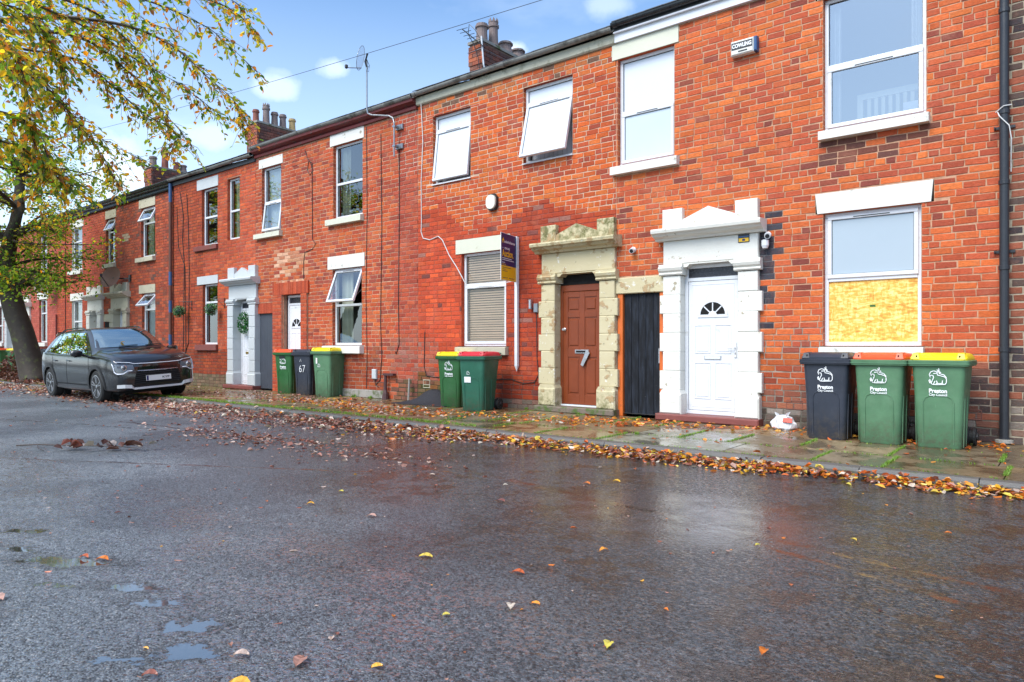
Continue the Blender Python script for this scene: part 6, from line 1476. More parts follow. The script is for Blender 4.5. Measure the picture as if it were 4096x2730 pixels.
# (sag is taken up so that the wire passes through the measured points)
free(m, 'overhead_cable', CABB, 'thin black telephone wire crossing the sky above the chimneys', 'cable')
# ------------------------------------------------------------------ the parked car
CAR = thing('parked_car', 'dark grey compact SUV parked half on the pavement under the tree', 'car', (-17.62, -2.80, -.0475), 0); CAR.scale = (1, 1, 1.03)
CAR.rotation_euler = (rad(3.3), 0, 0)
ST = [(-2.20, .46, .78, .84, .60, .44), (-2.14, .32, .92, 1.03, .80, .60), (-2.00, .25, 1.00, 1.20, .875, .64), (-1.85, .22, 1.02, 1.35, .90, .61), (-1.60, .21, 1.01, 1.455, .912, .60), (-1.0, .20, .99, 1.525, .915, .61), (-.3, .20, .975, 1.548, .915, .61),
      (.2, .20, .965, 1.535, .915, .60), (.62, .20, .96, 1.365, .912, .64), (1.02, .20, .955, 1.145, .91, .70), (1.22, .20, .95, 1.075, .908, .74), (1.6, .21, .93, 1.04, .90, .74), (1.9, .22, .89, .985, .875, .70), (2.06, .24, .84, .93, .84, .64), (2.16, .28, .74, .855, .76, .54), (2.21, .36, .62, .74, .64, .42)]
def section(s):
    x, zb, zs, zt, w_, wt = s; h = zs - zb
    pts = [(0, zb), (.6 * w_, zb), (.92 * w_, zb + .02), (.985 * w_, zb + .12), (w_, zb + h * .5), (.985 * w_, zb + h * .82), (.955 * w_, zs), (.92 * w_, zs + .02 * min(1, (zt - zs) / .1))]
    a = pts[-1]; b = (wt + .02, zt - .055 * min(1, (zt - zs) / .2)); hood = (zt - zs) < .2
    pts += [((a[0] + b[0]) / 2 + (.02 if not hood else 0), (a[1] + b[1]) / 2 + (.0)), b, (wt * .86, zt - .012), (wt * .45, zt + .002), (0, zt + .006)]
    return [(x, y, z) for y, z in pts]
cage = np.array([section(s) for s in ST])
def cr(P_, t):
    n = len(P_); i = min(int(t), n - 2); f = t - i; g = lambda k: P_[max(0, min(n - 1, k))]
    p0, p1, p2, p3 = g(i - 1), g(i), g(i + 1), g(i + 2)
    return .5 * (2 * p1 + (p2 - p0) * f + (2 * p0 - 5 * p1 + 4 * p2 - p3) * f * f + (3 * p1 - p0 - 3 * p2 + p3) * f ** 3)
NS, NJ = 5, 3
S_ = [cr(cage, i / NS) for i in range((len(ST) - 1) * NS + 1)]
S_ = [np.array([cr(q, j / NJ) for j in range((len(q) - 1) * NJ + 1)]) for q in S_]
m = MB(); K = len(S_[0]); full = []
for q in S_:
    ringp = [tuple(p) for p in q] + [(p[0], -p[1], p[2]) for p in q[-2:0:-1]]; full.append(ringp)
loft(m, [r_[::-1] for r_ in full])
bm_full = MB(); bm_full.v = list(m.v); bm_full.f = list(m.f)
BV = BVHTree.FromPolygons([Vector(v) for v in m.v], m.f)
WX = (1.30, -1.42); WR = .335
keep = []
for f in m.f:
    c = sum((Vector(m.v[i]) for i in f), Vector()) / len(f)
    cut = any((c.x - wx) ** 2 + (c.z - WR) ** 2 < .385 ** 2 and abs(c.y) > .55 for wx in WX)
    if not cut: keep.append(f)
m.f = keep; m.c = [None] * len(keep); o = m.build('body', CPAINT, CAR, local=True); smooth_by_angle(o, 50)
def ps(x, z, side, off):
    h = BV.ray_cast(Vector((x, side * 3, z)), Vector((0, -side, 0)))
    if h[0] is None: return (x, side * .9, z)
    p = h[0] + Vector((0, side, 0)) * off; return tuple(p)
def pf(y, z, off):
    h = BV.ray_cast(Vector((4, y, z)), Vector((-1, 0, 0)))
    if h[0] is None: return (2.1, y, z)
    return tuple(h[0] + Vector((1, 0, 0)) * off)
def grid_side(quad, side, off, name, mat, n=8, parent=None):
    m = MB(); (a, b, c, d) = [Vector(p) for p in quad]
    P_ = lambda u, v: (a.lerp(b, u)).lerp(d.lerp(c, u), v)
    for i in range(n):
        for j in range(n):
            q = [P_(i / n, j / n), P_((i + 1) / n, j / n), P_((i + 1) / n, (j + 1) / n), P_(i / n, (j + 1) / n)]; m.quad(*[ps(p.x, p.y, side, off) for p in q])
    m.smooth = True; return m.build(name, mat, parent or CAR, local=True)
def grid_front(quad, off, name, mat, n=10, nj=6, parent=None):
    m = MB(); (a, b, c, d) = [Vector(p) for p in quad]
    P_ = lambda u, v: (a.lerp(b, u)).lerp(d.lerp(c, u), v)
    for i in range(n):
        for j in range(nj):
            q = [P_(i / n, j / nj), P_((i + 1) / n, j / nj), P_((i + 1) / n, (j + 1) / nj), P_(i / n, (j + 1) / nj)]; m.quad(*[pf(p.x, p.y, off) for p in q])
    m.smooth = True; return m.build(name, mat, parent or CAR, local=True)
CWIN = N('dark_car_window'); CWIN.set('Base Color', (.012, .016, .016)); CWIN.set('Roughness', .02); CWIN.set('Specular IOR Level', .6); CWIN.set('Coat Weight', 1.); CWIN.set('Coat Roughness', .0); CWIN.set('Coat IOR', 1.5); CWIN = CWIN.m
def car_glass(name, base):
    a = N(name); a.set('Base Color', (.010, .018, .018)); a.set('Roughness', .3)
    g = a.n('ShaderNodeBsdfGlossy'); g.inputs['Roughness'].default_value = .01; g.inputs['Color'].default_value = (.88, 1, .98, 1)
    f = a.n('ShaderNodeFresnel'); f.inputs['IOR'].default_value = 1.6; ms = a.n('ShaderNodeMixShader')
    a.l(a.math('ADD', f.outputs[0], base, True), ms.inputs[0]); a.l(a.b.outputs[0], ms.inputs[1]); a.l(g.outputs[0], ms.inputs[2])
    a.l(ms.outputs[0], a.t.nodes['Material Output'].inputs[0]); return a.m
CSCR = car_glass('car_windscreen_glass', .42); CWIN = car_glass('dark_car_window', .06)
for sd in (-1, 1):
    grid_side([(.98, .97), (-1.72, 1.03), (-1.32, 1.47), (.22, 1.49)], sd, .003, 'window_surround', GLOSSB, 16)
    for q in ([(.74, .995), (-.27, .995), (-.27, 1.455), (.22, 1.455)], [(-.34, .995), (-1.14, 1.01), (-1.06, 1.45), (-.34, 1.46)], [(-1.20, 1.03), (-1.58, 1.06), (-1.28, 1.42), (-1.12, 1.44)]): grid_side(q, sd, .007, 'side_window', CWIN, 8)
    # cladding arches and sill
    for wx in WX:
        m = MB(); n = 22
        for i in range(n):
            t0, t1 = rad(-8 + 196 * i / n), rad(-8 + 196 * (i + 1) / n)
            for r0, r1 in ((.365, .395), (.395, .425), (.425, .45)):
                q = [(wx + r * math.cos(t), max(.17, WR + r * math.sin(t))) for r, t in ((r0, t0), (r1, t0), (r1, t1), (r0, t1))]
                m.quad(*[ps(px, pz, sd, .012 if r1 < .44 else .006) for px, pz in q])
        m.smooth = True; m.build('wheel_arch', CLAD, CAR, local=True)
        m = MB(); m.lathe([(.39, .0), (.39, .42)], (wx, sd * .52 if sd > 0 else -.94, WR), 24, 'y'); m.build('wheel_housing', VOIDM, CAR, local=True) if False else None
        m = MB(); n = 20
        for i in range(n):
            t0, t1 = rad(-10 + 200 * i / n), rad(-10 + 200 * (i + 1) / n)
            m.quad(*[(wx + .37 * math.cos(t), sd * yy, WR + .37 * math.sin(t)) for t, yy in ((t0, .55), (t1, .55), (t1, .90), (t0, .90))])
        m.poly([(wx + .38 * math.cos(2 * math.pi * k / 20), sd * .56, WR + .38 * math.sin(2 * math.pi * k / 20)) for k in range(20)]); m.build('wheel_housing', VOIDM, CAR, local=True)
    m = MB(); xs_ = [WX[1] + .44 + i * (WX[0] - WX[1] - .88) / 14 for i in range(15)]
    for a, b in zip(xs_, xs_[1:]): m.quad(ps(a, .215, sd, .012), ps(b, .215, sd, .012), ps(b, .36, sd, .012), ps(a, .36, sd, .012))
    m.build('sill_cladding', CLAD, CAR, local=True)
    # door shut lines, handles, mirror, roof rail
    for ln in ([(.93, .36), (.97, .60), (.90, .95)], [(-.30, .36), (-.30, .98)], [(-1.02, .40), (-1.12, .62), (-1.20, .98)]):
        m = MB(); pp = [Vector(p) for p in ln]; P2 = []
        for a, b in zip(pp, pp[1:]): P2 += [a.lerp(b, k / 5) for k in range(5)]
        P2.append(pp[-1]); m.tube([ps(p.x, p.y, sd, .001) for p in P2], .004, 4); m.build('shut_line', VOIDM, CAR, local=True)
    for hx in (-.16, -1.0):
        p0 = Vector(ps(hx - .09, .86, sd, .02)); p1 = Vector(ps(hx + .09, .85, sd, .02)); m = MB(); m.tube([tuple(p0 - Vector((.0, sd * .018, 0))), tuple(p0), tuple(p1), tuple(p1 - Vector((0, sd * .018, 0)))], .012, 6); m.build('door_handle', CPAINT, CAR, local=True)
    m = MB(); rr2 = [[(.70 + dx * s1, sd * (.93 + yy), 1.03 + dz_ * s1) for dx, dz_ in ((-.05, -.055), (.04, -.07), (.09, -.03), (.08, .05), (.0, .075), (-.05, .06))] for s1, yy in ((.75, 0), (1, .05), (1.05, .14), (.8, .21), (.4, .23))]
    loft(m, rr2 if sd > 0 else [r[::-1] for r in rr2]); mo_ = m.build('mirror', CPAINT, CAR, local=True); smooth_by_angle(mo_, 60)
    m = MB(); m.tube([(.70, sd * .86, .975), (.70, sd * .95, 1.0)], .03, 6); m.tube([(.66, sd * .95, .965), (.76, sd * 1.10, .965)], .02, 6); m.build('mirror_stalk', GLOSSB, CAR, local=True)
    m = MB(); rp = []
    for i in range(13):
        x = .12 - i * 1.52 / 12; zr_ = float(np.interp(x, [s[0] for s in ST], [s[3] for s in ST])); rp.append((x, sd * .60, zr_ - .035 + .052 * min(1, i / 1.2) * min(1, (12 - i) / 1.2)))
    m.tube(rp, .016, 6); m.build('roof_rail', GLOSSB, CAR, local=True)
    # lamps
    hp = [(sd * .48, .635), (sd * .80, .60), (sd * .845, .80), (sd * .50, .775)]
    grid_front(hp if sd > 0 else [hp[1], hp[0], hp[3], hp[2]], .006, 'headlight', LAMPG, 8, 5)
    m = MB(); pth = [(sd * .84, .81), (sd * .83, .64), (sd * .80, .60), (sd * .70, .60), (sd * .62, .655), (sd * .50, .655)]
    P2 = []
    for a, b in zip(pth, pth[1:]): P2 += [pf(a[0] + (b[0] - a[0]) * k / 4, a[1] + (b[1] - a[1]) * k / 4, .014) for k in range(4)]
    m.tube(P2, .010, 5); m.build('daytime_light', LEDW, CAR, local=True)
    c = Vector(pf(sd * .68, .72, .012)); m = MB(); m.lathe([(.055, -.01), (.055, .01), (.045, .014)], tuple(c), 14, 'x'); pr_ = m.build('projector', CHROME, CAR, local=True)
    m = MB(); m.lathe([(.042, .012), (.035, .024), (.02, .028)], tuple(c), 14, 'x'); m.build('lens', LAMPG, pr_, local=True)
    m = MB(); 
    q = [(-1.93, 1.02), (-2.1, .98), (-2.04, .86), (-1.98, .92)]
    m.quad(*[ps(x, z, sd, .01) for x, z in q]); m.build('tail_light', pm('red_tail_lens', (.35, .01, .01), .15, .1), CAR, local=True)
    # wheels
    for wx in WX:
        WH_ = thing('wheel', None, None); WH_.parent = CAR; WH_.location = (wx, sd * .80, WR)
        m = MB(); m.lathe([(.20, -.10), (.235, -.105), (.31, -.10), (.333, -.075), (.335, 0), (.333, .075), (.31, .10), (.235, .105), (.20, .10)], (0, 0, 0), 32, 'y'); t_ = m.build('tyre', TYRE, WH_, local=True); smooth_by_angle(t_, 40)
        m = MB(); yo = sd * .085
        n = 30
        for i in range(n):
            t0, t1 = 2 * math.pi * i / n, 2 * math.pi * (i + 1) / n
            for (r0, y0), (r1, y1) in (((.237, yo + sd * .02), (.222, yo + sd * .022)), ((.222, yo + sd * .022), (.205, yo - sd * .06))):
                m.quad((r0 * math.cos(t0), y0, r0 * math.sin(t0)), (r0 * math.cos(t1), y0, r0 * math.sin(t1)), (r1 * math.cos(t1), y1, r1 * math.sin(t1)), (r1 * math.cos(t0), y1, r1 * math.sin(t0)))
        for k in range(5):
            a = 2 * math.pi * k / 5 + .3
            for da in (-.10, .10):
                ca, sa = math.cos(a + da), math.sin(a + da); c0, s0 = math.cos(a), math.sin(a)
                w_ = .013; p0 = Vector((.035 * c0, yo, .035 * s0)); p1 = Vector((.222 * math.cos(a + da * 1.6), yo + sd * .016, .222 * math.sin(a + da * 1.6))); d = (p1 - p0).normalized(); nn = Vector((-d.z, 0, d.x)) * w_; yv = Vector((0, sd * .012, 0))
                m.hexa([tuple(p0 - nn - yv), tuple(p1 - nn - yv), tuple(p1 + nn - yv), tuple(p0 + nn - yv), tuple(p0 - nn * .7 + yv), tuple(p1 - nn * .7 + yv), tuple(p1 + nn * .7 + yv), tuple(p0 + nn * .7 + yv)])
        m.lathe([(.05, yo - sd * .02), (.05, yo + sd * .012), (.03, yo + sd * .02)], (0, 0, 0), 14, 'y'); m.build('rim', ALLOY, WH_, local=True)
        m = MB(); m.poly([(.215 * math.cos(2 * math.pi * k / 24), yo - sd * .04, .215 * math.sin(2 * math.pi * k / 24)) for k in range(24)]); m.build('brake_disc', VOIDM, WH_, local=True)
# windscreen and front end
m = MB(); n = 16; nj = 10
def wsp(u, v):
    yb, yt = .73, .565; y = (yb + (yt - yb) * v) * (2 * u - 1); z = 1.125 + (1.50 - 1.125) * v
    h = BV.ray_cast(Vector((4, y, z)), Vector((-1, 0, 0))); p = h[0] if h[0] else Vector((.5, y, z)); return tuple(p + Vector((.005, 0, .006)))
for i in range(n):
    for j in range(nj): m.quad(wsp(i / n, j / nj), wsp((i + 1) / n, j / nj), wsp((i + 1) / n, (j + 1) / nj), wsp(i / n, (j + 1) / nj))
bmx = m; bmx.smooth = True; o = bmx.build('windscreen', CSCR, CAR, local=True)
bmm = bmesh.new(); bmm.from_mesh(o.data); bmesh.ops.remove_doubles(bmm, verts=bmm.verts, dist=.0005); bmm.to_mesh(o.data); bmm.free()
for s0 in (-.35, .3):
    m = MB(); m.tube([tuple(Vector(wsp(.5 + s0 * .6, .02)) + Vector((.01, 0, .008))), tuple(Vector(wsp(.5 + s0 * .6 + .28, .05)) + Vector((.01, 0, .008)))], .007, 4); m.build('wiper', BLACKP, CAR, local=True)
grid_front([(-.60, .66), (.60, .66), (.52, .79), (-.52, .79)], .004, 'upper_grille_panel', GLOSSB, 14, 4)
grid_front([(-.50, .34), (.50, .34), (.44, .635), (-.44, .635)], .005, 'grille', VOIDM, 12, 6)
for z in (.39, .43, .47, .51, .55, .59):
    m = MB(); m.tube([pf(-.47 + .94 * k / 12, z, .010) for k in range(13)], .006, 4); m.build('grille_bar', BLACKP, CAR, local=True)
m = MB(); m.tube([pf(y, z, .012) for y, z in ((-.42, .645), (-.2, .64), (0, .64), (.2, .64), (.42, .645))], .008, 5); m.build('chrome_strip', CHROME, CAR, local=True)
m = MB(); m.tube([pf(y, z, .010) for y, z in ((-.80, .845), (-.7, .835), (-.55, .82), (-.5, .80), (-.45, .795), (-.2, .79), (0, .79), (.2, .79), (.45, .795), (.5, .80), (.55, .82), (.7, .835), (.80, .845))], .007, 5); m.build('upper_chrome_strip', LEDW, CAR, local=True)
m = MB(); lo_ = [(-.80, .31), (-.68, .31), (-.55, .295), (-.5, .265), (-.2, .265), (0, .265), (.2, .265), (.5, .265), (.55, .295), (.68, .31), (.80, .31)]
for (a, b), (c, d) in zip(lo_, lo_[1:]):
    w0, w1 = (.035 if abs(a) > .52 else .02), (.035 if abs(c) > .52 else .02); p0, p1 = Vector(pf(a, b + .05, .02)), Vector(pf(c, d + .05, .02))
    m.hexa([(p0.x - .03, a, b), (p1.x - .03, c, d), (p1.x - .03, c, d + 2 * w1), (p0.x - .03, a, b + 2 * w0), (p0.x + .008, a, b), (p1.x + .008, c, d), (p1.x - .002, c, d + 2 * w1), (p0.x - .002, a, b + 2 * w0)])
m.build('skid_trim', SKID, CAR, local=True)
xp = pf(0, .48, .03)[0]
m = MB(); m.box(xp - .01, xp + .004, -.26, .26, .425, .535); m.build('number_plate', PLATE, CAR, local=True)
text('KYP', .055, BLACKP, CAR, (xp + .0055, .07, .462), (rad(90), 0, rad(90)), name='plate_lettering', width=.15, bold=.001)
m = MB(); m.box(xp + .004, xp + .0052, -.255, -.215, .43, .53); m.build('plate_band', SIGNB, CAR, local=True)
text('KIA', .05, CHROME, CAR, (2.105, -.09, .905), (rad(35), 0, rad(90)), name='badge', width=.17, bold=.002)
m = MB(); m.box(-1.9, 1.9, -.7, .7, .17, .23); m.build('underbody', VOIDM, CAR, local=True)
m = MB(); m.hexa([(-2.02, -.52, 1.40), (-1.72, -.58, 1.46), (-1.72, .58, 1.46), (-2.02, .52, 1.40), (-2.0, -.52, 1.425), (-1.72, -.56, 1.49), (-1.72, .56, 1.49), (-2.0, .52, 1.425)]); m.build('rear_spoiler', CPAINT, CAR, local=True)
for (x, y, c, lb_) in ((1.55, .15, (.7, .6, .45), 'pale cream leaf on the bonnet of the parked car'), (1.7, -.3, (.3, .15, .08), 'dark brown leaf on the front of the car bonnet'), (1.4, .45, (.6, .2, .03), 'orange leaf on the far side of the car bonnet'), (.9, -.2, (.5, .3, .1), 'tan leaf lodged at the foot of the car windscreen')):
    h = BV.ray_cast(Vector((x, y, 3)), Vector((0, 0, -1)))
    m = MB(); m.leaf((0, 0, 0), Vector((.7, .5, .05)), Vector((0, .2, 1)), .11, .055, c, .2); o = m.build('fallen_leaf', LEAF_G, None); o.location = CAR.matrix_basis @ (h[0] + Vector((0, 0, .008))); o.rotation_euler = (rad(3), 0, 0); tag(o, lb_, 'leaf', 'leaves on the car bonnet')
# ------------------------------------------------------------------ trees
GY = [(.16, .30, .03), (.26, .42, .04), (.10, .20, .03), (.42, .52, .05), (.80, .62, .04), (.85, .50, .03), (.78, .30, .02), (.55, .52, .06), (.70, .60, .10), (.42, .18, .05)]
def limb(p0, p1, bend, n=7):
    p0, p1 = Vector(p0), Vector(p1); o_ = Vector((R.gauss(0, bend), R.gauss(0, bend), R.gauss(0, bend) + bend)); return [p0.lerp(p1, i / n) + o_ * math.sin(math.pi * i / n) for i in range(n + 1)]
# leaning tree at the kerb
TR = thing('street_tree', 'leaning street tree with yellow and green leaves behind the car', 'tree', (-24.56, -2.33, 0))
tp = [(-24.56, -2.33, -.02), (-24.60, -2.36, .15), (-24.76, -2.49, .79), (-24.92, -2.62, 1.58), (-25.08, -2.74, 2.11), (-25.21, -2.85, 2.78), (-25.30, -2.93, 3.5), (-25.2, -2.83, 4.36), (-25.0, -2.68, 5.29), (-24.95, -2.64, 6.35), (-24.85, -2.54, 7.6)]
m = MB(); m.tube(tp, [.50, .40, .33, .30, .30, .29, .25, .20, .16, .11, .05], 16); 
for i in range(len(m.v)): v = m.v[i]; m.v[i] = (v[0] + R.uniform(-.012, .012), v[1] + R.uniform(-.012, .012), v[2])
m.smooth = True; m.build('trunk', BARK, TR)
m = MB(); LM = MB(); tips = []
for k in range(70):
    zt_ = R.uniform(2.9, 7.3); j = max(i for i in range(len(tp)) if tp[i][2] <= zt_); b0 = Vector(tp[j])
    t = R.uniform(0, 6.283); el = R.uniform(-.15, .9); ln = R.uniform(1.1, 2.9) * (1 if zt_ > 3.5 else .75)
    d = Vector((math.cos(t) * math.cos(el), math.sin(t) * math.cos(el), math.sin(el) * .8)); e = b0 + d * ln; e.z -= .35 * ln * .4
    pp = limb(b0, e, .18, 6); m.tube(pp, [.045 * (1 - i / 7.5) for i in range(7)], 5); tips.append(pp)
    for q in range(7):
        a = pp[R.randint(2, 6)]; t2 = t + R.gauss(0, .9); e2 = a + Vector((math.cos(t2), math.sin(t2), R.uniform(-.7, .5))) * R.uniform(.35, 1.0)
        p2 = limb(a, e2, .07, 4); m.tube(p2, [.012, .010, .008, .006, .003], 4); tips.append(p2)
m.build('branches', TWIG, TR, kind='stuff')
for pp in tips:
    for _ in range(22):
        a = pp[R.randint(1, len(pp) - 1)]; p = a + Vector((R.gauss(0, .14), R.gauss(0, .14), R.gauss(-.04, .13)))
        low = p.z < 4.0; d = Vector((R.gauss(0, 1), R.gauss(0, 1), R.gauss(-.5, .7))).normalized()
        c = R.choice(GY[:4]) if (low and R.random() < .8) else R.choice(GY[:4]) if R.random() < .38 else R.choice(GY)
        LM.leaf(tuple(p), d, Vector((R.gauss(0, 1), R.gauss(0, 1), 1)).normalized(), R.uniform(.08, .125), R.uniform(.05, .072), jit(c, .2), .2)
LM.build('crown', LEAF_T, TR, kind='stuff')
m = MB()
for _ in range(900):
    a = R.uniform(0, 6.28); r_ = abs(R.gauss(0, .5)) + .15; p = (-24.56 + r_ * math.cos(a), -2.33 + r_ * .8 * math.sin(a), max(0, .35 - r_ * .5) * R.random() + .01)
    if p[1] < KY: continue
    m.leaf(p, Vector((R.gauss(0, 1), R.gauss(0, 1), R.gauss(0, .5))), Vector((R.gauss(0, .5), R.gauss(0, .5), 1)), .10, .06, jit(R.choice(BR + PK), .2), .3)
m.build('leaves_round_trunk', LEAF_G, None, kind='stuff')
# heap of dead leaves and twigs left of the trunk
m = MB()
for _ in range(1500):
    x, y = R.gauss(-27.6, 1.3), R.gauss(-2.0, .3); h_ = .9 * math.exp(-((x + 28.6) / .8) ** 2 - ((y + 1.9) / .4) ** 2)
    if y < KY + .05: continue
    m.leaf((x, y, R.random() * h_ + .01), Vector((R.gauss(0, 1), R.gauss(0, 1), R.gauss(0, .5))), Vector((R.gauss(0, .5), R.gauss(0, .5), 1)), .12, .07, jit(R.choice(((.13, .05, .035), (.18, .07, .05), (.09, .04, .03), (.25, .12, .08))), .2), .3)
m.build('dead_leaf_heap', LEAF_G, None, kind='stuff')
# nearer tree whose boughs hang in from the left
NT = thing('overhanging_tree', 'tree beyond the left edge whose leafy boughs hang across the sky', 'tree', (-12.6, -9.1, RZ))
m = MB(); m.tube([(-12.6, -9.1, RZ), (-12.5, -9.05, 1), (-12.3, -8.95, 2.4), (-12.1, -8.8, 3.6), (-11.9, -8.6, 5.0), (-11.7, -8.4, 6.6)], [.34, .26, .23, .2, .14, .07], 14); m.smooth = True; m.build('trunk', BARK, NT)
BRN = [[(-10.32, -7.03, 5.13), (-9.92, -6.44, 5.27), (-9.49, -5.84, 5.24), (-9.05, -5.49, 4.98), (-8.65, -5.29, 4.59), (-8.23, -5.08, 4.17), (-8.06, -5.08, 3.81)], [(-9.34, -6.5, 5.5), (-8.86, -5.84, 5.36), (-8.55, -5.34, 5.16), (-8.33, -5.17, 4.94), (-7.94, -4.98, 4.54)],
       [(-8.63, -6.05, 5.45), (-8.13, -5.39, 5.3), (-7.88, -5.19, 5.1), (-7.78, -5.11, 4.97)], [(-9.84, -7.15, 4.83), (-9.45, -6.46, 4.89), (-9.28, -5.93, 4.56), (-9.12, -5.67, 4.21), (-8.78, -5.39, 3.69)], [(-9.72, -7.06, 4.63), (-9.34, -6.5, 4.56), (-9.23, -6.15, 4.32), (-9.04, -5.87, 4.02), (-8.85, -5.58, 3.84), (-8.77, -5.65, 3.54)],
       [(-9.19, -7.4, 4.18), (-9.06, -7.03, 4.12), (-8.98, -6.71, 3.79), (-8.81, -6.45, 3.37), (-8.69, -6.35, 3.02)], [(-8.47, -7.59, 3.5), (-8.43, -7.3, 3.44), (-8.37, -7.12, 3.1), (-8.44, -7.18, 2.83)], [(-9.43, -7.34, 4.51), (-9.37, -7.03, 4.39), (-9.32, -6.73, 4.07), (-9.26, -6.43, 3.72), (-8.94, -5.91, 3.4)],
       [(-10.54, -6.69, 5.76), (-10.25, -6.07, 5.62), (-10.11, -5.7, 5.36), (-9.91, -5.41, 4.99), (-9.77, -5.3, 4.6)], [(-9.67, -6.76, 5.19), (-9.4, -6.28, 4.99), (-9.28, -5.93, 4.78), (-8.96, -5.42, 4.47), (-8.61, -5.13, 4.12)], [(-8.95, -7.46, 4.79), (-8.9, -7.16, 4.75), (-8.94, -6.94, 4.55), (-8.9, -6.78, 4.2)],
       [(-8.71, -7.53, 3.26), (-8.58, -7.29, 3.19), (-8.45, -7.06, 2.95), (-8.27, -6.91, 2.81)], [(-8.5, -7.61, 4.33), (-8.3, -7.45, 4.07), (-8.31, -7.33, 3.76), (-8.39, -7.27, 3.35)], [(-8.56, -5.61, 5.61), (-8.24, -5.22, 5.47), (-8.03, -5.05, 5.3)], [(-10.84, -6.29, 6.07), (-10.52, -5.65, 6.02), (-10.35, -5.25, 5.77), (-10.05, -5.01, 5.65)]]
ROOT = Vector((-12.0, -8.7, 4.2)); leafpts = []
LMESH = []
for i in range(14):
    q = MB(); q.leaf((0, 0, 0), Vector((1, 0, 0)), Vector((0, 0, 1)), 1, .58, jit((GY + GY[4:8])[i], .1), R.uniform(.05, .4)); me = q.mesh('leaf'); me.materials.append(LEAF_T); LMESH.append(me)
for bi, b in enumerate(BRN):
    b = [Vector(p) for p in b]; q0 = ROOT + Vector((0, 0, (b[0].z - 4.2) * .5)); st_ = b[0] - (b[1] - b[0]).normalized() * .5
    path = [q0, q0.lerp(st_, .5) + Vector((0, 0, .3)), st_] + b
    sm = []
    arr = np.array([list(p) for p in path])
    for i in range((len(arr) - 1) * 4 + 1): sm.append(Vector(cr(arr, i / 4)))
    thick = .05 if bi in (0, 3, 8) else .03
    m = MB(); m.tube(sm, [max(.0035, thick * (1 - i / len(sm)) ** 1.3) for i in range(len(sm))], 6); o = m.build('bough', TWIG, NT)
    tw = MB()
    for i in range(9, len(sm)):
        for _ in range(6 if bi not in (2, 13, 14, 1) else 3):
            p = sm[i] + (sm[i - 1] - sm[i]) * R.random(); fd = (sm[i] - sm[i - 1]).normalized()
            d = (fd * R.uniform(.2, .9) + Vector((R.gauss(0, .45), R.gauss(0, .45), R.uniform(-.75, .15)))).normalized(); ln = R.uniform(.14, .50) * (1.25 - .55 * i / len(sm))
            if bi in (6, 7, 11, 12, 10, 5): ln *= 1.15
            e = p + d * ln; e.z -= .1 * ln; pt = [p, p.lerp(e, .5) + Vector((0, 0, .03)), e]; tw.tube(pt, [.0035, .003, .0015], 3, cap=False)
            nl = int(ln / .045)
            for k in range(nl):
                t = (k + .6) / nl; pp_ = p.lerp(e, t)
                if R.random() < .78: leafpts.append((pp_, (d + Vector((R.gauss(0, .8), R.gauss(0, .8), R.gauss(-.35, .6)))).normalized()))
    tw.build('twigs', TWIG, o, kind='stuff')
R.shuffle(leafpts)
LM = MB(); cp = Vector(CAMP); scored = []
for (p, d) in leafpts:
    pr = project(*p); scored.append((pr[2] if pr and -10 < pr[0] < 4100 and -10 < pr[1] < 2730 else 99, p, d))
order = sorted(range(len(scored)), key=lambda i: scored[i][0])
near = set(order[:260])
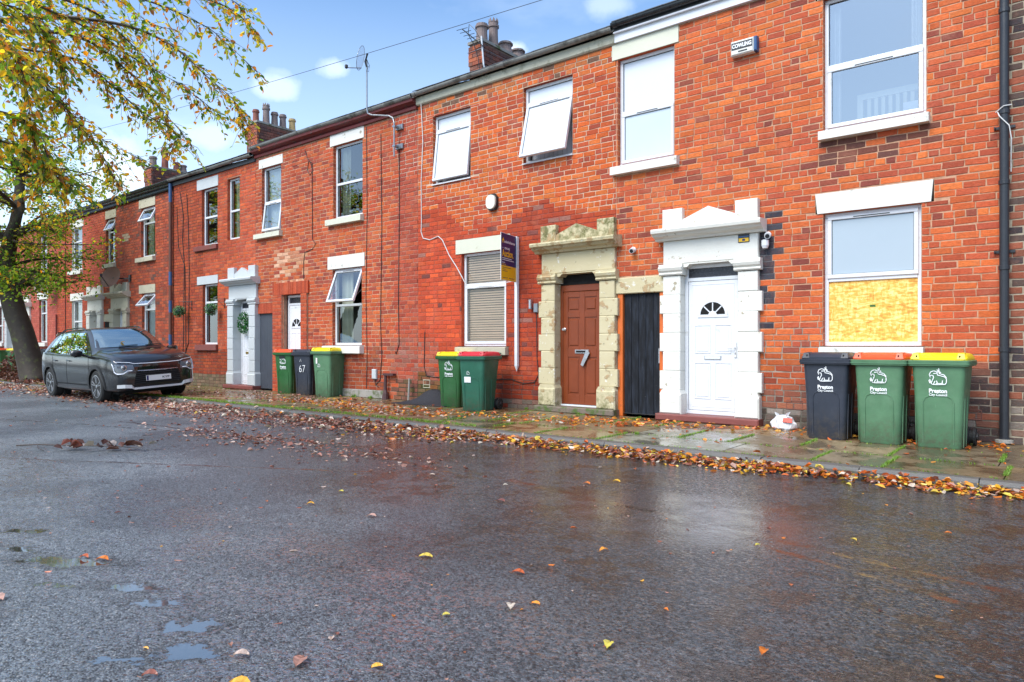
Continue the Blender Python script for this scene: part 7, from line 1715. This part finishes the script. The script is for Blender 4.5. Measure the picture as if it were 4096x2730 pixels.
for i, (dd_, p, d) in enumerate(scored):
    up = Vector((R.gauss(0, .8), R.gauss(0, .8), 1)).normalized(); L = R.uniform(.045, .092)
    if i in near:
        sdv = d.cross(up).normalized(); u3 = sdv.cross(d); o = bpy.data.objects.new('leaf', R.choice(LMESH)); COL.objects.link(o); o.parent = NT
        o.rotation_euler = Matrix((d, -sdv, u3)).transposed().to_euler(); o.location = p - wpos(NT); o.scale = (L, L, L)
    else: LM.leaf(tuple(p), d, up, L, L * R.uniform(.45, .65), jit(R.choice(GY), .2), R.uniform(.05, .4))
LM.build('crown', LEAF_T, NT, kind='stuff')
print('leaves near tree', len(leafpts), 'flags', nflag)

# trees on the other side of the street (the far windows and the wet road mirror them)
def copy_tree(o, parent=None):
    c = o.copy(); COL.objects.link(c); c.parent = parent
    for ch in list(o.children):
        if ch.name.split('.')[0] != 'leaf': copy_tree(ch, c)
    return c
for (x, y, sc, rz_, lb) in ((-31, -13.2, 1.35, 1.2, 'tall tree on the opposite pavement, nearest the leaning one'), (-39, -13.6, 1.5, 3.0, 'tall tree on the opposite pavement farther down the street'), (-50, -13.0, 1.5, 4.6, 'tree on the opposite pavement at the far end')):
    t = copy_tree(TR); t.location = (x, y, RZ); t.scale = (sc,) * 3; t.rotation_euler = (0, 0, rz_); t['label'] = lb
# aerial on the centre chimney
T_ = thing('tv_aerial', 'tangled television aerial strapped to the centre chimney', 'aerial', (-10.0, 1.4, 7.2))
m = MB(); m.tube([(-9.86, 1.9, 6.75), (-9.86, 1.62, 6.9), (-9.86, 1.5, 7.15), (-9.88, 1.45, 7.75)], .018, 6); m.build('mast', UPVC, T_)
m = MB(); m.tube([(-10.35, 1.35, 8.0), (-9.8, 1.42, 7.5)], .012, 5); m.build('boom', BLACKP, T_)
for k in range(7):
    p = Vector((-10.35, 1.35, 8.0)).lerp(Vector((-9.8, 1.42, 7.5)), k / 6); m = MB(); m.tube([tuple(p + Vector((-.05, -.12, -.06))), tuple(p + Vector((.05, .12, .06)))], .006, 4); m.build('element', BLACKP, T_)
m = MB(); m.tube([(-9.9, 1.42, 7.7), (-10.0, 1.38, 7.9), (-10.15, 1.36, 8.05), (-10.2, 1.38, 7.85), (-10.05, 1.4, 7.6), (-9.95, 1.42, 7.3), (-9.9, 1.42, 7.0)], .009, 5); m.build('loose_wire', BLACKP, T_)
m = MB(); m.tube([(-10.3, 1.47, 7.5), (-9.88, 1.47, 7.5), (-9.88, 2.4, 7.5)], .008, 4); m.build('strap', GALV, T_)
